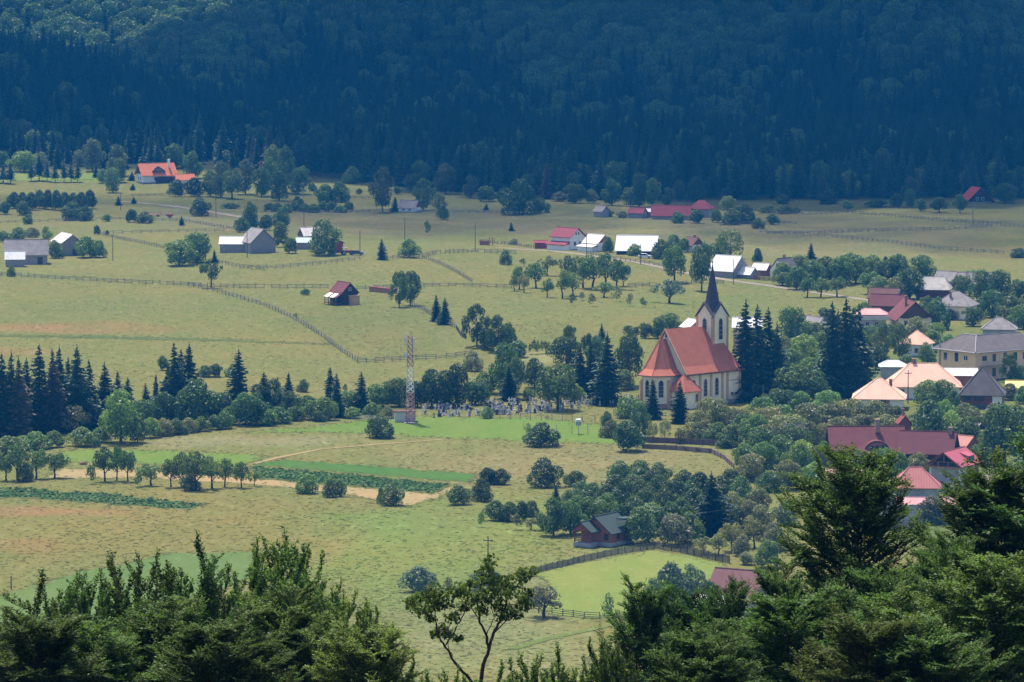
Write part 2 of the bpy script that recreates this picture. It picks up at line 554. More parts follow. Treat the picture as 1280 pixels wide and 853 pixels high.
GREEN = meadow_material('bright_grass', col=(0.100, 0.150, 0.034), fine=0.45)
CROP = meadow_material('young_crop', col=(0.053, 0.114, 0.029), fine=0.45)
POTATO = meadow_material('potato_rows', col=(0.044, 0.088, 0.033), fine=0.9, rows=(R(80), 0.05, 0.75), rowcol=(0.106, 0.110, 0.053))
HAY = meadow_material('mown_hay', col=(0.235, 0.185, 0.095), fine=0.45)
WHEAT = meadow_material('green_wheat', col=(0.085, 0.130, 0.042), fine=0.6)
LIME = meadow_material('paddock_grass', col=(0.132, 0.168, 0.046), fine=0.5)
GRAVEL = meadow_material('gravel', col=(0.21, 0.185, 0.15), fine=0.3)
ground_sheet('green_field', [(300, 541), (370, 535), (430, 529), (500, 522), (600, 521), (680, 523), (762, 534), (778, 557), (700, 553), (620, 549), (540, 547), (470, 541), (400, 540)], GREEN, 'bright green mown field beside the cemetery')
ground_sheet('green_field', [(70, 567), (110, 562), (200, 564), (330, 570), (318, 577), (300, 582), (200, 580), (85, 577)], GREEN, 'narrow bright green field strip behind the left tree row')
ground_sheet('crop_field', [(318, 581), (354, 575), (480, 584), (597, 593), (588, 604), (500, 597), (420, 590)], CROP, 'rich green strip of young crop')
ground_sheet('crop_field', [(316, 584), (430, 593), (560, 606), (540, 617), (470, 611), (380, 603), (326, 598)], POTATO, 'dark green potato rows beside the hay strip')
ground_sheet('hay_field', [(75, 586), (200, 590), (328, 600), (430, 609), (541, 618), (566, 607), (572, 611), (540, 624), (508, 634), (455, 622), (380, 613), (300, 604), (180, 598), (60, 598)], HAY, 'tan strip of cut hay')
ground_sheet('crop_field', [(-20, 609), (50, 612), (140, 619), (255, 630), (236, 637), (150, 631), (70, 625), (-20, 621)], POTATO, 'dark green crop strip across the left meadow')
ground_sheet('crop_field', [(-30, 752), (30, 737), (100, 715), (165, 704), (215, 692), (320, 690), (312, 722), (150, 775), (-30, 800)], WHEAT, 'blue green wheat field behind the foreground trees')
ground_sheet('paddock_field', [(668, 717), (740, 703), (815, 687), (860, 694), (905, 706), (900, 740), (830, 765), (765, 774), (700, 770), (668, 760), (690, 735)], LIME, 'lime green grazed paddock inside the fence')
ground_sheet('crop_field', [(-20, 419), (100, 420), (300, 425), (420, 431), (300, 427), (100, 422.5), (-20, 421)], meadow_material('dull_green_grass', col=(0.075, 0.10, 0.034), fine=0.8), 'thin green strip across the upper meadow')
ground_sheet('green_field', [(-20, 215), (130, 217), (160, 222), (60, 226), (-20, 227)], LIME, 'sunlit green clearing at the forest edge')
ribbon('gravel_road', [(622, 310), (690, 314), (740, 320), (790, 327), (850, 340), (900, 349), (965, 358), (1040, 369), (1110, 379), (1180, 384)], 3.2, GRAVEL, 'pale gravel road past the farmhouses')
ribbon('gravel_track', [(150, 252), (200, 256), (245, 262), (310, 273)], 4.0, GRAVEL, 'pale farm track in the far left meadow')
ribbon('dirt_track', [(318, 580), (345, 573), (400, 562), (470, 556), (552, 550)], 1.1, HAY, 'thin tan footpath between the fields')
ribbon('dirt_track', [(640, 812), (680, 800), (740, 787), (765, 782)], 1.6, meadow_material('lush_track', col=(0.10, 0.13, 0.04)), 'grassy wheel track in the near meadow')
ribbon('church_path', [(920, 503), (935, 500), (960, 498), (990, 500)], 2.5, GRAVEL, 'pale path beside the church')
ribbon('dirt_yard', [(1212, 597), (1230, 598), (1262, 606)], 9.0, GRAVEL, 'bare pale yard beside the unfinished house')

def in_poly(x, y, poly):
    c = np.zeros(len(x), bool)
    a = poly; b = np.roll(poly, 1, 0)
    for (ax, ay), (bx, by) in zip(a, b):
        if ay == by: continue
        m = ((ay > y) != (by > y)) & (x < (bx - ax) * (y - ay) / (by - ay) + ax)
        c ^= m
    return c
def tuft_material():
    m, nt, out = newmat('grass_blades')
    a = N(nt, 'ShaderNodeAttribute', attribute_name='earth')
    d = N(nt, 'ShaderNodeBsdfDiffuse'); nt.links.new(a.outputs['Color'], d.inputs[0])
    t = N(nt, 'ShaderNodeBsdfTranslucent'); nt.links.new(a.outputs['Color'], t.inputs[0])
    ms = N(nt, 'ShaderNodeMixShader'); ms.inputs[0].default_value = 0.6
    nt.links.new(d.outputs[0], ms.inputs[1]); nt.links.new(t.outputs[0], ms.inputs[2]); nt.links.new(ms.outputs[0], out.inputs[0])
    return m
def tufts(name, label, x, y, w, hh, col, seed, lean=2.2):
    """upright fans of blades, two per tuft"""
    r = np.random.default_rng(seed)
    n = len(x); z = h(x, y)
    Q = []; C = []
    for k in range(2):
        a = r.uniform(0, 3.14, n)
        dx, dy = np.cos(a) * w * .5, np.sin(a) * w * .5
        la = r.uniform(0, 6.283, n); lx, ly = np.cos(la) * hh * lean, np.sin(la) * hh * lean
        t1, t2 = hh * r.uniform(.7, 1.1, n), hh * r.uniform(.7, 1.1, n)
        p = lambda X, Y, Z: np.stack([X, Y, Z], -1)
        Q.append(np.stack([p(x - dx * .6, y - dy * .6, z - .03), p(x + dx * .6, y + dy * .6, z - .03), p(x + dx + lx, y + dy + ly, z + t1), p(x - dx + lx, y - dy + ly, z + t2)], 1))
        C.append(col)
    Q = np.concatenate(Q); C = np.concatenate(C)
    me = quads_mesh(name, Q, TUFTM)
    ca = me.color_attributes.new('earth', 'FLOAT_COLOR', 'POINT')
    ca.data.foreach_set('color', np.repeat(np.concatenate([C, np.ones((len(C), 1))], 1), 4, 0).astype(np.float32).ravel())
    return tag(link(name, me), label, 'grass', kind='stuff')
TUFTM = tuft_material()
_g = np.random.default_rng(3)
n_ = 60000
yy = 1 / np.sqrt(_g.uniform(1 / 1500.0 ** 2, 1 / 690.0 ** 2, n_))
xx = _g.uniform(-.118, .118, n_) * yy
# drifts: keep more tufts where two slow waves meet
kd = 0.5 + 0.5 * np.sin(xx / 9 + 2 * np.sin(yy / 40)) * np.sin(yy / 26 + xx / 21)
ok = _g.random(n_) < 0.25 + 0.75 * kd
for nm, poly in SHEETS: ok &= ~in_poly(xx, yy, poly)
xx, yy = xx[ok], yy[ok]
ex, ey = [], []
for nm, poly in SHEETS:        # weeds along the margins of the plots
    for q in range(5):
        ex.append(poly[:, 0] + _g.normal(size=len(poly)) * .5); ey.append(poly[:, 1] + _g.normal(size=len(poly)) * 2.2)
    nxt = np.roll(poly, -1, 0)
    for q in range(6):
        f_ = _g.random(len(poly))[:, None]; mid = poly * (1 - f_) + nxt * f_
        ex.append(mid[:, 0] + _g.normal(size=len(poly)) * .4); ey.append(mid[:, 1] + _g.normal(size=len(poly)) * 2.0)
xx = np.concatenate([xx] + ex); yy = np.concatenate([yy] + ey)
gc = ground_colour(xx, yy, h(xx, yy)) * _g.uniform(1.1, 1.8, len(xx))[:, None] * np.where(_g.random(len(xx)) < .3, 1.3, 1.0)[:, None]
gc[:, 1] *= _g.uniform(.92, 1.12, len(xx))
tufts('meadow_grass', 'tall unmown grass and weeds standing in the meadows', xx, yy, _g.uniform(.3, 1.0, len(xx)), _g.uniform(.05, .12, len(xx)), gc, 5, 4.0)
# planted rows
rx, ry = [], []
for nm, poly in (SHEETS[3], SHEETS[5]):
    y0, y1 = poly[:, 1].min(), poly[:, 1].max(); x0, x1 = poly[:, 0].min(), poly[:, 0].max()
    for yr in np.arange(y0, y1, 2.6):
        px_ = np.arange(x0, x1, .42) + _g.uniform(-.15, .15, len(np.arange(x0, x1, .42)))
        py_ = yr + (px_ - x0) * -.12 + 6 + _g.normal(size=len(px_)) * .12
        m = in_poly(px_, py_, poly) & (_g.random(len(px_)) < .9); rx.append(px_[m]); ry.append(py_[m])
rx, ry = np.concatenate(rx), np.concatenate(ry)
cc = np.array([[.06, .125, .04]]) * _g.uniform(.7, 1.4, len(rx))[:, None]
tufts('potato_plants', 'leafy potato plants standing in rows', rx, ry, _g.uniform(.5, .8, len(rx)), _g.uniform(.22, .4, len(rx)), cc, 6, 1.5)
# ------------------------------------------------------------------ vegetation templates (unit height, unit width)
def rng(seed): return np.random.default_rng(seed)
def unit(v): return v / (np.linalg.norm(v, axis=-1, keepdims=True) + 1e-9)
def leaf_quads(pos_, nrm, size, r, aspect=0.62, bend=0.25):
    n = len(pos_)
    t = unit(np.cross(nrm, unit(r.normal(size=(n, 3)))))
    b = np.cross(nrm, t)
    s = (size * r.uniform(0.65, 1.35, n))[:, None]
    a = pos_ - t * s * 0.6
    c = pos_ + t * s * 0.6
    l = pos_ + b * s * aspect * 0.6 + nrm * s * bend * 0.5
    rr = pos_ - b * s * aspect * 0.6 + nrm * s * bend * 0.5
    return np.stack([a, l, c, rr], 1)

def crown_mesh(name, seed, z0=0.0, nl=26, nq=2600, q=0.05, lr=(0.13, 0.24), shape='ovoid', gaps=0.0, m=None, tilt=0.5, inner=0.2):
    r = rng(seed)
    C = []; Rr = []
    tries = 0
    while len(C) < nl and tries < 4000:
        tries += 1
        p = r.uniform(-1, 1, 3)
        rad = r.uniform(*lr)
        zt = p[2] * 0.5 + 0.5
        if shape == 'ovoid':   prof = 0.5 * math.sqrt(max(0.0, 1 - (2 * zt - 0.9) ** 2 / 1.35))
        elif shape == 'dome':  prof = 0.5 * math.sqrt(max(0.0, 1 - zt ** 2.2))
        elif shape == 'tall':  prof = 0.5 * (math.sin(math.pi * min(1, zt * 0.92 + 0.08)) ** 0.6)
        elif shape == 'umbrella': prof = 0.5 * math.sqrt(max(0.0, 1 - (zt * 1.3 - 0.55) ** 2 * 1.6)) if zt < 0.95 else 0.2
        else:                  prof = 0.5 * (1 - zt) ** 0.8 + 0.08
        prof *= 1 + 0.22 * math.sin(3.1 * seed + 2 * math.atan2(p[1], p[0]) + 4 * zt)
        mx = max(0.02, prof - rad * 0.65)
        d = math.hypot(p[0], p[1])
        if d > 1 or d < 1e-3: continue
        k = mx * (0.55 + 0.45 * d) / d if r.random() > 0.25 else mx
        k *= r.uniform(.82, 1.2)
        x, y = p[0] * k, p[1] * k
        z = z0 + rad * 0.7 + zt * (1 - z0 - rad * 1.6)
        C.append((x, y, z)); Rr.append(rad)
    C = np.array(C); Rr = np.array(Rr)
    w = Rr ** 2; w /= w.sum()
    k = r.choice(len(C), int(nq * 1.7), p=w)
    d = unit(r.normal(size=(len(k), 3)) + np.array([0, 0, 0.15]))
    f = np.where(r.random(len(k)) < inner, r.uniform(0.3, 0.85, len(k)), r.uniform(0.86, 1.10, len(k)))
    # ragged lobes
    f = f * (1 + 0.10 * np.sin(d[:, 0] * 9 + k) * np.sin(d[:, 1] * 8 + 2 * k))
    p = C[k] + d * (Rr[k] * f)[:, None]
    keep = np.ones(len(p), bool)
    for j in range(len(C)):
        dj = np.linalg.norm(p - C[j], axis=1) / Rr[j]
        keep &= ~((dj < 0.72) & (k != j))
    keep &= p[:, 2] > z0 * 0.8
    if gaps: keep &= r.random(len(p)) > gaps
    p, d = p[keep][:nq], d[keep][:nq]
    nrm = unit(d + r.normal(size=p.shape) * tilt)
    return quads_mesh(name, leaf_quads(p, nrm, q, r), m)

def spruce_mesh(name, seed, levels=30, m=None, z0=0.03, ragged=0.25, fat=1.0, dens=1.0):
    r = rng(seed)
    Q = []
    ph = r.uniform(0, 6.28, 4)
    for i in range(levels):
        t = i / (levels - 1)
        z = z0 + (1 - z0) * (t ** 0.95) * 0.975
        rad = 0.52 * fat * ((1 - t) ** 0.85) * (0.55 + 0.45 * min(1, (t + 0.05) / 0.22)) + 0.014
        rad *= 1 + 0.14 * math.sin(9 * t + ph[0]) + 0.10 * math.sin(23 * t + ph[1])
        nb = max(4, int((12 - 6 * t) * dens))
        a0 = r.uniform(0, 6.28)
        for b in range(nb):
            a = a0 + b * 6.283 / nb + r.uniform(-.35, .35)
            L = rad * r.uniform(0.5, 1.25) * (1 + 0.18 * math.sin(a + ph[2] + 3 * t))
            ca, sa = math.cos(a), math.sin(a)
            droop = r.uniform(0.10, 0.34) + 0.22 * (1 - t)
            zz = z + r.uniform(-.018, .018)
            ps = np.array([(ca * L * u, sa * L * u, zz - droop * L * (u ** 1.2) * 0.45 + (0.07 * L if u == 1 else 0)) for u in (0, .34, .68, 1)])
            side = np.array([-sa, ca, 0.0])
            w = [0.016, 0.030, 0.024, 0.004]
            for k in range(3):
                sc_ = 0.5 + rad * 1.3
                wa, wb = w[k] * sc_, w[k + 1] * sc_
                d1, d2 = (np.array([0, 0, -0.020 * (0.5 + rad) * r.uniform(.2, 1.9)]) for _ in range(2))
                Q.append([ps[k] - side * wa + d1, ps[k], ps[k + 1], ps[k + 1] - side * wb + d2])
                Q.append([ps[k], ps[k] + side * wa + d2, ps[k + 1] + side * wb + d1, ps[k + 1]])
            if rad > 0.06:
                for q0, q1 in ((1, 2), (2, 3)):
                    for sg in (-1, 1):
                        c = ps[q0] * .5 + ps[q1] * .5
                        tip = c + side * sg * L * r.uniform(.16, .34) + (ps[q1] - ps[q0]) * .55 + np.array([0, 0, -.03 * rad - .012 * r.random()])
                        wd = (ps[q1] - ps[q0]) * .28
                        Q.append([c - wd, c + wd, tip + wd * .25, tip - wd * .25 + np.array([0, 0, -.008])])
    Q.append([(0.006, 0, 0.92), (0, 0.006, 0.92), (-0.002, 0, 1.0), (0.0, -0.006, 0.92)])
    return quads_mesh(name, np.array(Q), m)

def trunk_mesh(name, seed, top=0.75, base=0.035, limbs=5, spread=0.3, z_limb=0.25, m=None, lean=0.03):
    r = random.Random(seed)
    b = MB()
    pts = [(0, 0, -0.04)]
    for i in range(1, 6):
        pts.append((r.uniform(-lean, lean) * i / 3, r.uniform(-lean, lean) * i / 3, top * i / 5))
    b.tube(pts, [base * (1.25 - 1.0 * i / 5) if i else base * 1.5 for i in range(6)], 6)
    for k in range(limbs):
        z = z_limb + (top - z_limb) * k / max(1, limbs) * 0.85
        a = r.uniform(0, 6.28) if k else 0
        a = k * 2.4 + r.uniform(-.4, .4)
        L = spread * r.uniform(0.7, 1.15)
        rr = base * 0.55 * (1 - 0.5 * k / limbs)
        p0 = Vector((0, 0, z))
        p1 = p0 + Vector((math.cos(a) * L * .45, math.sin(a) * L * .45, L * .35))
        p2 = p0 + Vector((math.cos(a + .25) * L, math.sin(a + .25) * L, L * .95))
        b.tube([p0, p1, p2], [rr, rr * .7, rr * .2], 5, cap=False)
    return b.mesh(name, m)

BARK = bark(); BARKD = bark((0.06, 0.045, 0.035)); BARKL = bark((0.16, 0.14, 0.12))
T = {}
def template(kind, n, crown_fn, trunk_fn, name, cat, parts=('trunk', 'crown')):
    T[kind] = dict(n=n, crowns=[crown_fn(i) for i in range(n)], trunks=[trunk_fn(i) for i in range(n)] if trunk_fn else None, name=name, cat=cat)
template('bush', 4, lambda i: crown_mesh('bush', 10 + i, 0.0, 30, 3400, 0.055, (0.10, 0.25), 'dome', m=LEAF), None, 'bush', 'bush')
template('round', 3, lambda i: crown_mesh('crown', 30 + i, 0.06, 44, 3600, 0.05, (0.07, 0.20), 'ovoid', m=LEAF), lambda i: trunk_mesh('trunk', 3 + i, 0.7, 0.03, 4, m=BARK), 'broadleaf_tree', 'tree')
template('tree', 4, lambda i: crown_mesh('crown', 50 + i, 0.2, 42, 3300, 0.05, (0.07, 0.19), 'ovoid', m=LEAF), lambda i: trunk_mesh('trunk', 13 + i, 0.75, 0.028, 5, m=BARKD), 'broadleaf_tree', 'tree')
template('orchard', 4, lambda i: crown_mesh('crown', 70 + i, 0.30, 22, 1500, 0.056, (0.06, 0.17), 'umbrella', gaps=0.1, m=LEAF), lambda i: trunk_mesh('trunk', 23 + i, 0.72, 0.035, 6, 0.36, 0.22, m=BARKD, lean=0.06), 'fruit_tree', 'tree')
template('airy', 3, lambda i: crown_mesh('crown', 90 + i, 0.12, 22, 1300, 0.055, (0.09, 0.17), 'ovoid', gaps=0.25, m=LEAF), lambda i: trunk_mesh('trunk', 33 + i, 0.8, 0.024, 7, 0.34, 0.15, m=BARK), 'airy_tree', 'tree')
template('tall', 3, lambda i: crown_mesh('crown', 110 + i, 0.08, 46, 3200, 0.046, (0.06, 0.15), 'tall', m=LEAF), lambda i: trunk_mesh('trunk', 43 + i, 0.85, 0.024, 5, 0.2, m=BARKL), 'tall_tree', 'tree')
template('spruce', 4, lambda i: spruce_mesh('crown', 130 + i, 38, NEEDLE, 0.02, 0.22 + 0.04 * i), lambda i: trunk_mesh('trunk', 53 + i, 0.9, 0.022, 0, m=BARKD, lean=0.004), 'spruce_tree', 'tree')
template('pine', 2, lambda i: spruce_mesh('crown', 150 + i, 18, NEEDLE, 0.25, 0.3, 1.15), lambda i: trunk_mesh('trunk', 63 + i, 0.9, 0.03, 0, m=BARKD, lean=0.004), 'young_pine', 'tree')
template('sapling', 3, lambda i: crown_mesh('sapling', 170 + i, 0.12, 9, 420, 0.09, (0.14, 0.26), 'tall', gaps=0.1, m=LEAF), None, 'sapling', 'sapling')

PAL = dict(dark=(0.062, 0.109, 0.042), hedge=(0.078, 0.127, 0.042), mid=(0.100, 0.161, 0.047), green=(0.128, 0.204, 0.047), light=(0.202, 0.270, 0.073),
           olive=(0.177, 0.189, 0.080), grey=(0.164, 0.172, 0.103), blue=(0.096, 0.139, 0.100), birch=(0.125, 0.156, 0.073), spruce=(0.044, 0.080, 0.044), brown=(0.115, 0.098, 0.062), bluespruce=(0.086, 0.122, 0.091))
_tr = random.Random(77)
SHARED = {}
def plant(kind, px, b, hp, wp, col, label=None, group=None, world=None, loc=None):
    t = T[kind]
    p = loc if loc is not None else P(px, b)
    s = SC(p.y)
    H, W = (hp / s, wp / s) if not world else (hp, wp)
    H *= 1.03; W *= 1.06
    i = _tr.randrange(t['n'])
    c = PAL[col] if isinstance(col, str) else col
    j = _tr.uniform(0.88, 1.12)
    c = (c[0] * j, c[1] * j, c[2] * j, 1)
    rz = _tr.uniform(0, 6.283)
    if t['trunks'] is None:
        o = link(t['name'], t['crowns'][i]); o.location = p; o.scale = (W, W, H); o.rotation_euler = (0, 0, rz); o.color = c
    else:
        o = empty(t['name'], p, rz); o.scale = (W, W, H)
        k = (kind, i)
        if k not in SHARED:
            tr = link('trunk', t['trunks'][i], o); cr = link('crown', t['crowns'][i], o)
            SHARED[k] = (tr, cr)
        else:
            tr = SHARED[k][0].copy(); cr = SHARED[k][1].copy()
            for q in (tr, cr):
                COL.objects.link(q); q.parent = o
        cr.color = c
    return tag(o, label, t['cat'], group)

ORD = ['leftmost', 'second from the left', 'third from the left', 'fourth from the left', 'fifth from the left', 'sixth from the left', 'seventh from the left', 'eighth from the left', 'ninth from the left', 'tenth from the left', 'eleventh from the left', 'twelfth from the left', '13th from the left', '14th from the left', '15th from the left', '16th from the left'] + ['%s from the left' % q for q in ('17th', '18th', '19th', '20th', '21st', '22nd', '23rd', '24th')]
def cluster(noun, where, group, items):
    """items: (kind, px, base_py, h_px, w_px, colour); labels tell them apart by their place in the row"""
    items = sorted(items, key=lambda q: q[1])
    n = len(items)
    for i, it in enumerate(items):
        if n == 1: lab = f'{noun} {where}'
        elif n <= 24: lab = f'{noun} {where}, {"rightmost" if i == n - 1 and n > 2 else ORD[i]}' if n > 2 else f'{noun} {where}, {("left", "right")[i]} one of two'
        else: lab = f'{noun} {where}'
        plant(*it, label=lab, group=group if n > 1 else None)

# ---------------- single plants, each with its own words
for it in [
    ('bush', 474, 547, 29, 35, 'hedge', 'round dark bush standing alone in front of the white hut'),
    ('bush', 678, 558, 29, 40, 'dark', 'wide dark bush alone on the bright green strip'),
    ('bush', 783, 564, 38, 44, 'dark', 'big dark round bush at the end of the brown wall'),
    ('bush', 681, 609, 36, 39, 'dark', 'tall pointed dark bush in the meadow above the log cabin'),
    ('bush', 719, 608, 19, 27, 'hedge', 'low oval bush right of the tall pointed meadow bush'),
    ('bush', 573, 631, 24, 28, 'hedge', 'round bush at the right tip of the tan hay strip'),
    ('bush', 602, 627, 28, 27, 'dark', 'taller round bush beside the tip of the hay strip'),
    ('bush', 524, 740, 31, 38, 'blue', 'grey twiggy shrub in the near meadow behind the foreground trees'),
    ('round', 151, 554, 64, 50, 'green', 'large sunlit green tree with a clear trunk by the spruces'),
    ('round', 172, 553, 32, 24, 'mid', 'small leaning tree at the foot of the large green tree'),
    ('bush', 247, 528, 53, 55, 'mid', 'big domed tree between the two spruce groups at left'),
    ('bush', 306, 532, 40, 42, 'mid', 'broad rounded tree at the right end of the left belt'),
    ('airy', 93, 542, 36, 36, 'grey', 'whitish flowering tree in front of the left spruces'),
    ('tree', 697, 513, 56, 56, 'mid', 'wide spreading tree with a stout trunk beside the graves'),
    ('spruce', 759, 506, 90, 46, 'spruce', 'broad very dark spruce standing behind the graves'),
    ('tree', 787, 482, 64, 34, 'dark', 'dark tree with a bare trunk left of the church apse'),
    ('orchard', 837, 379, 29, 38, 'blue', 'spreading bluish tree alone in the slope above the church'),
    ('tree', 843, 353, 45, 32, 'mid', 'tall round tree beside the road left of the spire'),
    ('tree', 877, 364, 58, 29, 'mid', 'tall oval tree on a clear trunk right behind the spire'),
    ('airy', 913, 323, 35, 38, 'light', 'pale airy tree behind the white-roofed barn'),
    ('bush', 901, 321, 22, 24, 'mid', 'dark bush under the pale airy tree by the barn'),
    ('bush', 947, 329, 18, 14, 'dark', 'small dark tree right of the white-roofed barn'),
    ('bush', 649, 268, 43, 46, 'dark', 'large dark round tree alone at the far forest edge'),
    ('bush', 676, 266, 18, 22, 'mid', 'low bush at the right foot of the large far tree'),
    ('tall', 478, 266, 57, 30, 'birch', 'tall birch left of the small far white house'),
    ('spruce', 494, 265, 19, 12, 'spruce', 'little spruce touching the small far white house'),
    ('tall', 529, 263, 40, 26, 'dark', 'dark tree right of the small far white house'),
    ('tall', 549, 266, 27, 17, 'birch', 'slim grey tree two right of the far white house'),
    ('bush', 554, 275, 18, 14, 'dark', 'small dark tree in front of the slim grey tree'),
    ('sapling', 534, 294, 18, 10, 'mid', 'lone narrow young tree in the far middle meadow'),
    ('bush', 405, 319, 44, 40, 'mid', 'big leafy tree hiding the small far farmstead'),
    ('spruce', 477, 325, 27, 15, 'bluespruce', 'lone bluish spruce by the far fence corner'),
    ('bush', 511, 322, 23, 26, 'mid', 'round bush right of the lone bluish spruce'),
    ('round', 224, 332, 31, 40, 'mid', 'broad sunlit tree in front of the left far barns'),
    ('round', 246, 328, 37, 36, 'mid', 'taller tree behind the broad sunlit tree at left'),
    ('spruce', 268, 329, 17, 9, 'spruce', 'tiny dark spruce right of the two broad left trees'),
    ('orchard', 264, 360, 35, 24, 'mid', 'open-crowned tree with ivied trunk at the long fence'),
    ('bush', 250, 270, 22, 24, 'dark', 'dense dark round bush beside the far pale track'),
    ('spruce', 227, 282, 12, 9, 'spruce', 'tiny spruce in the far left meadow below the track'),
    ('tall', 499, 384, 48, 24, 'mid', 'leafy tree leaning left beside the brown chalet'),
    ('tall', 513, 382, 46, 28, 'dark', 'taller tree on two trunks right of the brown chalet'),
    ('spruce', 545, 402, 34, 16, 'spruce', 'left one of two slim spruces above the mast'),
    ('spruce', 556, 406, 34, 18, 'spruce', 'right one of two slim spruces above the mast'),
    ('bush', 382, 369, 8, 12, 'mid', 'small round bush left of the brown chalet'),
    ('sapling', 370, 400, 9, 6, 'light', 'tiny sapling on the slope below the long fence'),
    ('bush', 14, 346, 14, 11, 'mid', 'small bush on the long fence below the left barns'),
    ('sapling', 602, 659, 18, 10, 'mid', 'upright sapling in the meadow above the utility pole'),
    ('orchard', 680, 772, 38, 50, 'grey', 'spreading multi-stemmed tree in the corner of the paddock'),
    ('sapling', 760, 775, 33, 15, 'mid', 'narrow young tree on the lower paddock fence'),
    ('sapling', 646, 662, 20, 15, 'olive', 'small upright tree left of the log cabin'),
    ('orchard', 664, 663, 15, 22, 'olive', 'small spreading fruit tree left of the log cabin'),
    ('spruce', 889, 672, 82, 56, (0.022, 0.045, 0.028), 'huge dark conifer above the paddock'),
    ('bush', 591, 464, 24, 24, 'grey', 'grey bush on the pale grassy knoll'),
    ('bush', 604, 492, 26, 26, 'mid', 'dark bush at the foot of the pale grassy knoll'),
    ('bush', 632, 331, 18, 15, 'mid', 'round bush at the left end of the gravel road'),
    ('bush', 642, 306, 8, 11, 'grey', 'low grey shrub left of the red shed'),
    ('spruce', 639, 289, 11, 8, 'spruce', 'tiny spruce in the far meadow above the red shed'),
    ('spruce', 608, 263, 9, 7, 'spruce', 'tiny spruce at the far forest edge in the middle'),
    ('bush', 1105, 605, 44, 46, 'green', 'bright round tree in front of the long dark red roof'),
    ('bush', 1148, 592, 26, 32, 'olive', 'grey-green bush left of the unfinished house'),
    ('bush', 1165, 655, 34, 44, 'grey', 'grey shrub against the concrete block wall'),
    ('tree', 1256, 582, 76, 68, 'mid', 'big broad tree at the right edge beyond the yard'),
    ('bush', 1162, 548, 46, 48, 'dark', 'dense dark tree behind the dark red roofs'),
    ('bush', 1182, 532, 32, 30, 'green', 'lighter green tree right of the dense dark tree'),
    ('round', 1160, 508, 32, 38, 'mid', 'leafy tree in front of the large orange roof'),
    ('round', 1178, 510, 34, 34, 'mid', 'dark tree in front of the right end of the orange roof'),
    ('bush', 1192, 514, 26, 20, 'mid', 'small tree at the left corner of the slate-roofed house'),
    ('tall', 1262, 478, 38, 24, 'mid', 'narrow tree against the ochre hotel wall'),
    ('bush', 1275, 476, 20, 22, 'mid', 'bush at the right picture edge below the hotel'),
    ('tall', 1102, 450, 48, 24, 'birch', 'slim tree below the brown gabled house'),
    ('tall', 1124, 452, 48, 27, 'mid', 'taller slim tree left of the small orange roof'),
    ('bush', 1077, 496, 38, 36, 'dark', 'rounded tree left of the orange pyramid roof'),
    ('bush', 1157, 454, 26, 20, 'mid', 'bush right of the small orange-roofed house'),
    ('airy', 1170, 426, 22, 26, 'light', 'pale green tree between the brown gable and the hotel'),
    ('bush', 1172, 412, 40, 30, 'dark', 'dark tree right of the brown gabled house'),
    ('bush', 1146, 422, 26, 28, 'olive', 'olive tree in front of the brown gabled house'),
    ('round', 989, 430, 46, 36, 'mid', 'round tree right of the church spruces'),
    ('round', 1005, 462, 42, 48, 'green', 'bright round tree between the two dark spruce groups'),
    ('spruce', 1014, 326, 22, 13, 'spruce', 'small spruce above the village orchard'),
    ('bush', 1107, 336, 15, 10, 'dark', 'dark little tree on the skyline of the village orchard'),
    ('bush', 1275, 322, 12, 22, 'dark', 'low bush at the right edge of the far meadow'),
    ('bush', 758, 538, 24, 16, 'dark', 'dark conical bush by the little shrine'),
    ('spruce', 816, 524, 50, 24, 'spruce', 'slim spruce in front of the church apse'),
    ('spruce', 850, 529, 54, 28, 'spruce', 'fuller spruce in front of the church sacristy'),
    ('sapling', 660, 541, 12, 8, 'mid', 'small sapling by the cemetery fence'),
    ('bush', 609, 523, 14, 16, 'mid', 'low bush in front of the gravestones'),
]:
    plant(*it[:6], label=it[6])

# ---------------- clusters
S = 'spruce'
cluster('tall dark spruce', 'in the belt at the left edge', 'spruces of the left belt', [
    (S, 3, 546, 104, 42, 'spruce'), (S, 50, 541, 110, 44, 'spruce'), (S, 75, 536, 104, 38, 'spruce'), (S, 97, 538, 106, 48, 'spruce'), (S, 131, 529, 76, 38, 'spruce'),
    (S, 147, 521, 58, 22, 'spruce'), (S, 160, 516, 44, 26, 'spruce'), (S, 195, 511, 44, 14, 'spruce'), (S, 218, 523, 94, 46, 'spruce'), (S, 237, 521, 92, 44, 'spruce'), (S, 299, 519, 82, 44, 'spruce'), (S, 34, 540, 92, 36, 'spruce'), (S, 86, 533, 86, 34, 'spruce'), (S, 112, 534, 84, 34, 'spruce'), (S, 227, 517, 80, 34, 'spruce'), (S, 210, 516, 60, 28, 'spruce')])
cluster('dying brown spruce', 'among the dark spruces at left', 'brown spruces', [(S, 24, 546, 100, 42, 'brown'), (S, 66, 541, 104, 44, (0.085, 0.07, 0.05))])
plant(S, 15, 546, 108, 30, 'spruce', label='dark spruce whose right half is brown at left edge')
plant(S, 182, 521, 42, 24, 'bluespruce', label='pale bluish spruce in the left belt')
